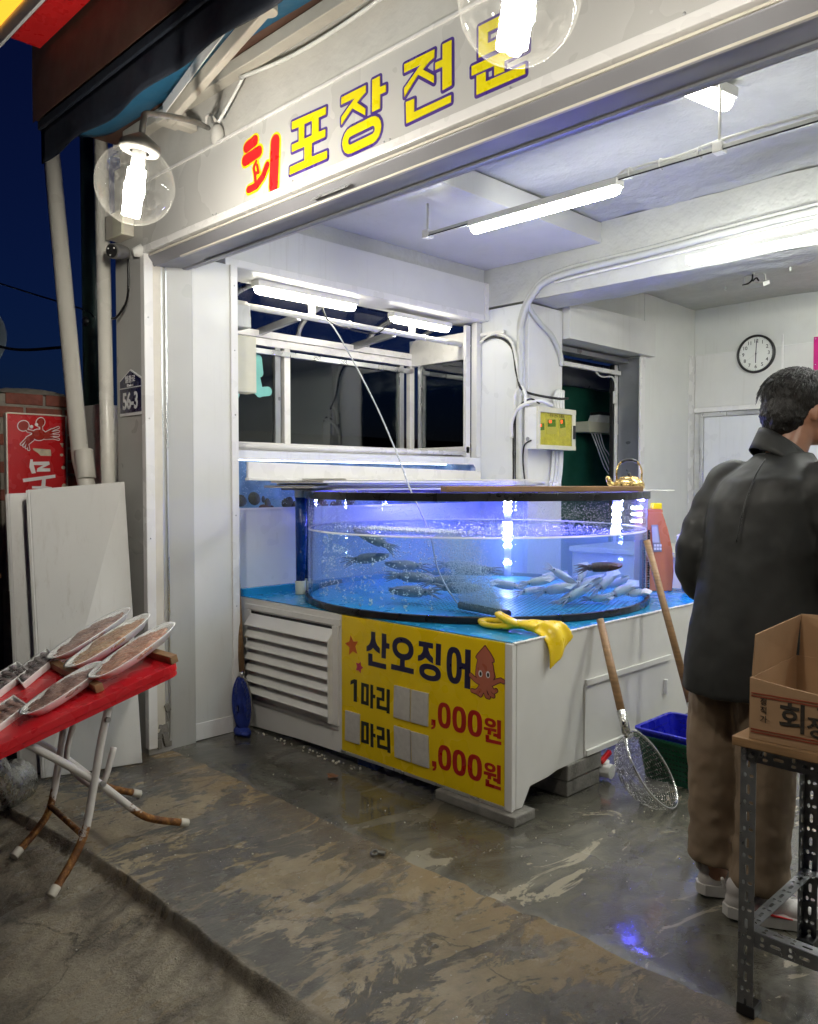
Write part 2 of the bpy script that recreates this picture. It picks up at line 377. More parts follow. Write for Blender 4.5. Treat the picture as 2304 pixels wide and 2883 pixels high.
    rg.inputs[1].default_value = 0.40; rg.inputs[2].default_value = 0.60; rg.inputs[3].default_value = 0.09; rg.inputs[4].default_value = 0.48
    t.links.new(rg.outputs[0], p.inputs['Roughness'])
    b1 = bumpn(t, nz(t, v, 45, 8, 0.75), 0.9, 0.016); b2 = bumpn(t, nz(t, vec(t, (16, 5, 4)), 3.0, 6, 0.7, 0.5), 0.6, 0.02, b1)
    b3 = bumpn(t, nz(t, v, 220, 4, 0.7), 0.35, 0.004, b2)
    film = ramp(t, math_n(t, 'ADD', math_n(t, 'MULTIPLY', patch, 0.22), math_n(t, 'MULTIPLY', wet, 0.8)), [(0.46, (0, 0, 0)), (0.60, (1, 1, 1))]).outputs[0]
    dx = math_n(t, 'MULTIPLY', math_n(t, 'ADD', sep.outputs['X'], 1.75), 1.1); dy = math_n(t, 'MULTIPLY', math_n(t, 'SUBTRACT', sep.outputs['Y'], 1.50), 2.2)
    rr_ = math_n(t, 'ADD', math_n(t, 'MULTIPLY', dx, dx), math_n(t, 'MULTIPLY', dy, dy)); spill = ramp(t, math_n(t, 'ADD', rr_, nz(t, v, 4, 6, 0.7)), [(0.75, (1, 1, 1)), (1.25, (0, 0, 0))]).outputs[0]
    film = math_n(t, 'MAXIMUM', film, spill)
    t.links.new(math_n(t, 'MULTIPLY', film, k1.outputs[0]), p.inputs['Coat Weight']); p.inputs['Coat Roughness'].default_value = 0.08; p.inputs['Coat IOR'].default_value = 1.45
    t.links.new(bumpn(t, nz(t, vec(t, (1.4, 0.8, 1)), 22, 6, 0.7, 0.6), 0.8, 0.02), p.inputs['Coat Normal'])
    t.links.new(b3, p.inputs['Normal']); t.links.new(p.outputs[0], out.inputs[0]); MATS['street_concrete'] = m
concrete_ground()
def wet_floor():
    m, t, out = new_mat('wet_floor'); p = nd(t, 'ShaderNodeBsdfPrincipled'); v = vec(t); v2 = vec(t, (1.6, 0.8, 1))
    base = ramp(t, nz(t, v2, 3.2, 9, 0.68, 0.8), [(0.30, (0.040, 0.038, 0.030)), (0.50, (0.085, 0.080, 0.063)), (0.70, (0.17, 0.158, 0.12))]).outputs[0]
    pal = ramp(t, nz(t, v2, 2.3, 8, 0.66, 1.2), [(0.575, (0, 0, 0)), (0.59, (1, 1, 1))]).outputs[0]
    sep = t.nodes.new('ShaderNodeSeparateXYZ'); t.links.new(v, sep.inputs[0])
    xr = nd(t, 'ShaderNodeMapRange'); t.links.new(sep.outputs['X'], xr.inputs[0]); xr.inputs[1].default_value = -2.6; xr.inputs[2].default_value = -1.8
    c = mixc(t, math_n(t, 'MULTIPLY', math_n(t, 'MULTIPLY', pal, xr.outputs[0]), 0.8), base, (0.36, 0.32, 0.235))
    scr = ramp(t, nz(t, v, 38, 6, 0.8), [(0.60, (0, 0, 0)), (0.70, (1, 1, 1))]).outputs[0]
    pat = ramp(t, nz(t, v, 3.4, 5, 0.6), [(0.48, (0, 0, 0)), (0.62, (1, 1, 1))]).outputs[0]
    c = mixc(t, math_n(t, 'MULTIPLY', math_n(t, 'MULTIPLY', scr, pat), 0.55), c, (0.30, 0.29, 0.24))
    t.links.new(c, p.inputs['Base Color'])
    rg = nd(t, 'ShaderNodeMapRange'); t.links.new(nz(t, v, 2.4, 6, 0.6, 0.5), rg.inputs[0])
    rg.inputs[1].default_value = 0.36; rg.inputs[2].default_value = 0.64; rg.inputs[3].default_value = 0.07; rg.inputs[4].default_value = 0.40
    t.links.new(rg.outputs[0], p.inputs['Roughness'])
    b1 = bumpn(t, nz(t, v, 6, 7, 0.6), 0.25, 0.02); b2 = bumpn(t, nz(t, v, 90, 6, 0.75), 0.35, 0.004, b1)
    film = ramp(t, nz(t, v, 1.6, 5, 0.6, 0.7), [(0.36, (0.15, 0.15, 0.15)), (0.56, (1, 1, 1))]).outputs[0]
    dry = math_n(t, 'SUBTRACT', 1.0, math_n(t, 'MULTIPLY', pal, 0.8)); t.links.new(math_n(t, 'MULTIPLY', film, dry), p.inputs['Coat Weight']); p.inputs['Coat Roughness'].default_value = 0.07
    t.links.new(bumpn(t, nz(t, v, 12, 5, 0.6, 0.5), 0.10, 0.01), p.inputs['Coat Normal'])
    t.links.new(b2, p.inputs['Normal']); t.links.new(p.outputs[0], out.inputs[0]); MATS['wet_floor'] = m
wet_floor()

# ---------------------------------------------------------------- ground and floor
def fbm(x, y, s, o=4):
    a, f, r = 1.0, s, 0.0
    for _ in range(o): r += a * noise.noise(Vector((x * f, y * f, 3.7))); a *= 0.5; f *= 2.1
    return r
def ground_z(x, y):
    if y > 2.069: return -0.03
    edge = 1.31 + 0.012 * fbm(x, 0.0, 1.6) + 0.006 * fbm(x, 5.0, 9)
    if x < -3.0: edge -= 0.10 * min(1.0, (-3.0 - x) / 0.8)
    z = -0.004 + 0.004 * fbm(x, y, 3.0)
    z += 0.0022 * math.sin((x * 0.9 + y * 0.35) * 46 + 3 * fbm(x, y, 2.5)) * max(0.0, fbm(x + 9, y, 1.4))
    if y < edge:
        d = edge - y
        brk = 0.5 + 0.5 * math.tanh(4 * fbm(x + 4.2, 1.0, 1.1, 2) + (x + 2.9) * 1.2)      # broken-away stretch of the kerb
        drop = (0.012 + 0.030 * brk) * min(1.0, d / (0.014 + 0.05 * (1 - brk))) + 0.17 * min(1.0, d / 0.75)
        z -= drop * (1.0 if x > -3.0 else max(0.25, 1 + (x + 3.0) * 0.5))
        z += 0.010 * fbm(x, y, 5.0) * min(1.0, d / 0.1) + 0.007 * math.sin((x * 1.6 + y * 0.4) * 38 + 2 * fbm(x, y, 4)) * brk * max(0, 1 - d / 0.35) * min(1, d / .05)
    return z
def axis(lo, a, b, hi, fine, coarse):
    r = [lo]; s = (a - lo) / coarse
    r += [lo + s * i for i in range(1, coarse)]; n = int((b - a) / fine)
    r += [a + (b - a) * i / n for i in range(n)]; s = (hi - b) / coarse
    return r + [b + s * i for i in range(coarse + 1)]
gx = axis(-70, -5.0, 0.3, 70, 0.020, 12); gy = sorted(axis(-70, 0.2, 2.069, 70, 0.022, 12) + [1.17 + 0.0061 * i for i in range(30)])
mb = MB(); ny = len(gy)
for x in gx:
    for y in gy: mb.v.append(Vector((x, y, ground_z(x, min(y, 2.5)))))
for i in range(len(gx) - 1):
    for j in range(ny - 1): mb.face((i * ny + j, (i + 1) * ny + j, (i + 1) * ny + j + 1, i * ny + j + 1), 0, True)
tag(mb.build('ground', 'street_concrete', fix=False), kind='structure')
mb = MB(); fx = [-3.9 + i * 0.05 for i in range(127)]; fy = [2.069 + i * 0.05 for i in range(107)]
for x in fx:
    for y in fy:
        mb.v.append(Vector((x, y + (0.006 * fbm(x, 2.0, 4) if y < 2.07 else 0), 0.003 * fbm(x, y, 2.2) - (0.012 if y < 2.07 else 0))))
n = len(fy)
for i in range(len(fx) - 1):
    for j in range(n - 1): mb.face((i * n + j, (i + 1) * n + j, (i + 1) * n + j + 1, i * n + j + 1), 0, True)
tag(mb.build('floor', 'wet_floor', fix=False), kind='structure')

# ---------------------------------------------------------------- the shop building
shop = thing('shop_building', (-3.83, 2.0, 0), 'white painted open-fronted fish shop with panelled walls and plastered ceiling', 'building')
def bx(name, mat, x0, y0, z0, x1, y1, z1, parent=shop, bevel=0.003):
    return MB().box(x0, y0, z0, x1, y1, z1).build(name, mat, parent, bevel=bevel)
def rough_slab(name, mat, x0, x1, y0, y1, z, amp, parent, res=0.05, up=False):
    nx, ny_ = max(2, int((x1 - x0) / res)), max(2, int((y1 - y0) / res)); m = MB()
    m.grid(lambda u, v: (x0 + (x1 - x0) * u, y0 + (y1 - y0) * v, z + amp * fbm(x0 + (x1 - x0) * u, y0 + (y1 - y0) * v, 2.6, 5)), nx, ny_)
    m.box(x0, y0, z + 0.03, x1, y1, z + 0.15)
    return m.build(name, mat, parent)
bx('facade_pillar', 'grey_panel', -4.15, 1.98, -0.02, -3.845, 2.25, 3.0)
bx('corner_trim', 'white_trim', -3.862, 1.970, 0.03, -3.822, 2.018, 2.515)
bx('jamb_strip', 'cream_trim', -3.90, 2.0, 0.10, -3.832, 2.068, 2.52, bevel=0.006)
jb = MB().box(-3.90, 2.066, 0.20, -3.838, 2.076, 2.5).box(-3.90, 2.076, 0.20, -3.868, 2.094, 2.5).box(-3.90, 2.092, 0.05, -3.838, 2.102, 2.5)
jb.build('shutter_track', 'aluminium', shop, bevel=0.001)
# crumbling foot of the jamb
m = MB()
for i in range(26):
    m.obox((-3.85 + random.uniform(-.012, .02), random.uniform(2.02, 2.09), random.uniform(0.0, 0.26)), (random.uniform(.012, .03), random.uniform(.015, .045), random.uniform(.02, .08)),
           Matrix.Rotation(random.uniform(-.5, .5), 3, 'X'))
tag(m.build('crumbled_mortar', 'concrete_block', shop, bevel=0.002), kind='stuff')
bx('return_wall', 'white_panel', -4.02, 2.103, 0.0, -3.868, 2.53, 2.56)
bx('return_wall_skirting', 'white_trim', -3.868, 2.106, 0.004, -3.860, 2.49, 0.095, bevel=0.002)
bx('wall_corner_trim', 'white_trim', -3.905, 2.492, 0.004, -3.858, 2.536, 2.56, bevel=0.002)
sm = MB()
for (x, y, z) in [(-3.860, 2.115, zz) for zz in (0.33, 1.0, 1.65, 2.2)] + [(-3.857, 2.515, zz) for zz in (0.05, .7, 1.2, 1.75, 2.1, 2.45)] + [(-3.82, 1.99, zz) for zz in (.5, 1.1, 1.7, 2.2)]:
    sm.ell((x, y, z), (0.003, 0.0045, 0.0045), None, 8, 6)
tag(sm.build('screw_heads', 'screw', shop), kind='stuff')
# left wall with the aquarium opening
wl = [(2.50, 0.0), (4.78, 0.0), (4.78, 1.565), (2.50, 1.565)]
hole = [(2.578, 1.255), (2.608, 1.228), (4.672, 1.228), (4.700, 1.255), (4.700, 1.492), (4.672, 1.519), (2.608, 1.519), (2.578, 1.492)]
MB().prism([wl, hole], lambda a, b, h: (h, a, b), -4.045, -4.0).build('left_wall', 'white_panel_cool', shop, bevel=0.002)
rim = MB()
for i in range(8):
    a, b = hole[i], hole[(i + 1) % 8]; rim.bar((-3.996, a[0], a[1]), (-3.996, b[0], b[1]), 0.012, 0.010, upv=(1, 0, 0))
rim.build('aquarium_opening_trim', 'white_trim', shop)
bx('window_header', 'white_panel', -4.20, 2.50, 2.572, -3.93, 4.755, 2.852)
bx('header_edge_trim', 'white_trim', -3.93, 2.50, 2.575, -3.922, 4.70, 2.615, bevel=0.002)
bx('header_end_trim', 'white_trim', -3.93, 4.715, 2.575, -3.918, 4.757, 2.85, bevel=0.002)
bx('header_angle', 'white_trim', -3.985, 4.735, 2.468, -3.765, 4.758, 2.492, bevel=0.002)
bx('upper_band', 'plaster', -4.2, 2.25, 2.854, -3.965, 4.757, 3.30)
bx('soffit_box', 'white_panel', -3.964, 2.23, 2.955, -2.967, 4.757, 3.085)
rough_slab('ceiling', 'plaster', -4.2, 2.4, 2.0, 4.9, 3.10, 0.020, shop)
bm_ = MB(); 
bm_.grid(lambda u, v: (-4.20 + 6.5 * u, 4.758 + 0.010 * fbm(u * 6, v * .4, 2.4), 2.672 + 0.42 * v + 0.006 * fbm(u * 6, 9, 3)), 120, 14)
bm_.grid(lambda u, v: (-4.20 + 6.5 * u, 4.758 + 0.36 * v, 2.672 + 0.010 * fbm(u * 6, v, 3.2) * (1 if v > 0.01 else 0.6)), 120, 10)
bm_.box(-4.20, 4.79, 2.70, 2.34, 5.118, 3.10)
bm_.build('beam', 'plaster', shop)
bx('pier_face', 'white_panel_cool', -4.05, 4.762, 0.0, -3.60, 5.185, 2.66)
bx('pier', 'white_panel', -3.60, 4.768, 0.0, -3.564, 5.188, 2.66)
bx('window_reveal', 'white_panel', -4.05, 4.71, 1.567, -3.995, 4.76, 2.57)
# back room
bx('side_wall', 'wall_paint', -3.80, 6.402, 0.0, -3.564, 7.33, 2.99)
bx('side_wall_over_door', 'wall_paint', -3.80, 5.19, 2.46, -3.566, 6.40, 2.99)
bx('door_header', 'white_panel', -3.564, 5.19, 2.452, -3.50, 6.478, 2.732)
bx('door_trim', 'white_trim', -3.572, 6.33, 0.0, -3.552, 6.402, 2.45)
bx('door_reveal', 'alu_dark', -3.80, 6.385, 0.0, -3.60, 6.40, 2.45)
bx('wall_seam_trim', 'white_trim', -3.562, 7.21, 0.0, -3.556, 7.328, 2.55, bevel=0.002)
bx('back_wall', 'wall_paint', -3.80, 7.334, 0.0, 2.4, 7.5, 2.99)
bx('back_wall_panel', 'white_panel', -3.552, 7.322, 2.075, -2.30, 7.333, 2.56, bevel=0.002)
bx('back_wall_panel_joint', 'white_trim', -2.77, 7.316, 2.075, -2.755, 7.322, 2.66, bevel=0.001)
bx('back_wall_rail', 'white_trim', -3.552, 7.300, 2.028, -1.2, 7.333, 2.072, bevel=0.002)
bx('back_door_frame', 'aluminium', -3.50, 7.308, 1.985, -1.2, 7.333, 2.022, bevel=0.002)
bx('back_door_jamb', 'aluminium', -3.495, 7.312, 0.0, -3.462, 7.333, 1.983, bevel=0.002)
bx('back_door_panel', 'white_panel_cool', -3.46, 7.320, 0.02, -1.3, 7.333, 1.98)
m = MB(); m.grid(lambda u, v: (-3.552 + 0.052 * u, 7.318 + 0.008 * fbm(u, v * 9, 3), 0.9 + 1.12 * v), 4, 60); m.build('broken_plaster_strip', 'plaster', shop)
rough_slab('back_ceiling', 'plaster', -3.8, 2.4, 5.05, 7.5, 2.985, 0.012, shop)
bx('right_wall', 'wall_paint', 2.4, 2.1, 0.0, 2.6, 7.5, 3.2)
# street face above the opening
pp = MB(); pp.grid(lambda u, v: (-4.15 + 7.0 * u, 2.012 + 0.008 * fbm(u * 7, v * 0.6, 2.5), 2.84 + 0.62 * v), 140, 12); pp.box(-4.15, 2.04, 2.5, 2.85, 2.28, 3.46)
pp.build('parapet', 'plaster_out', shop)
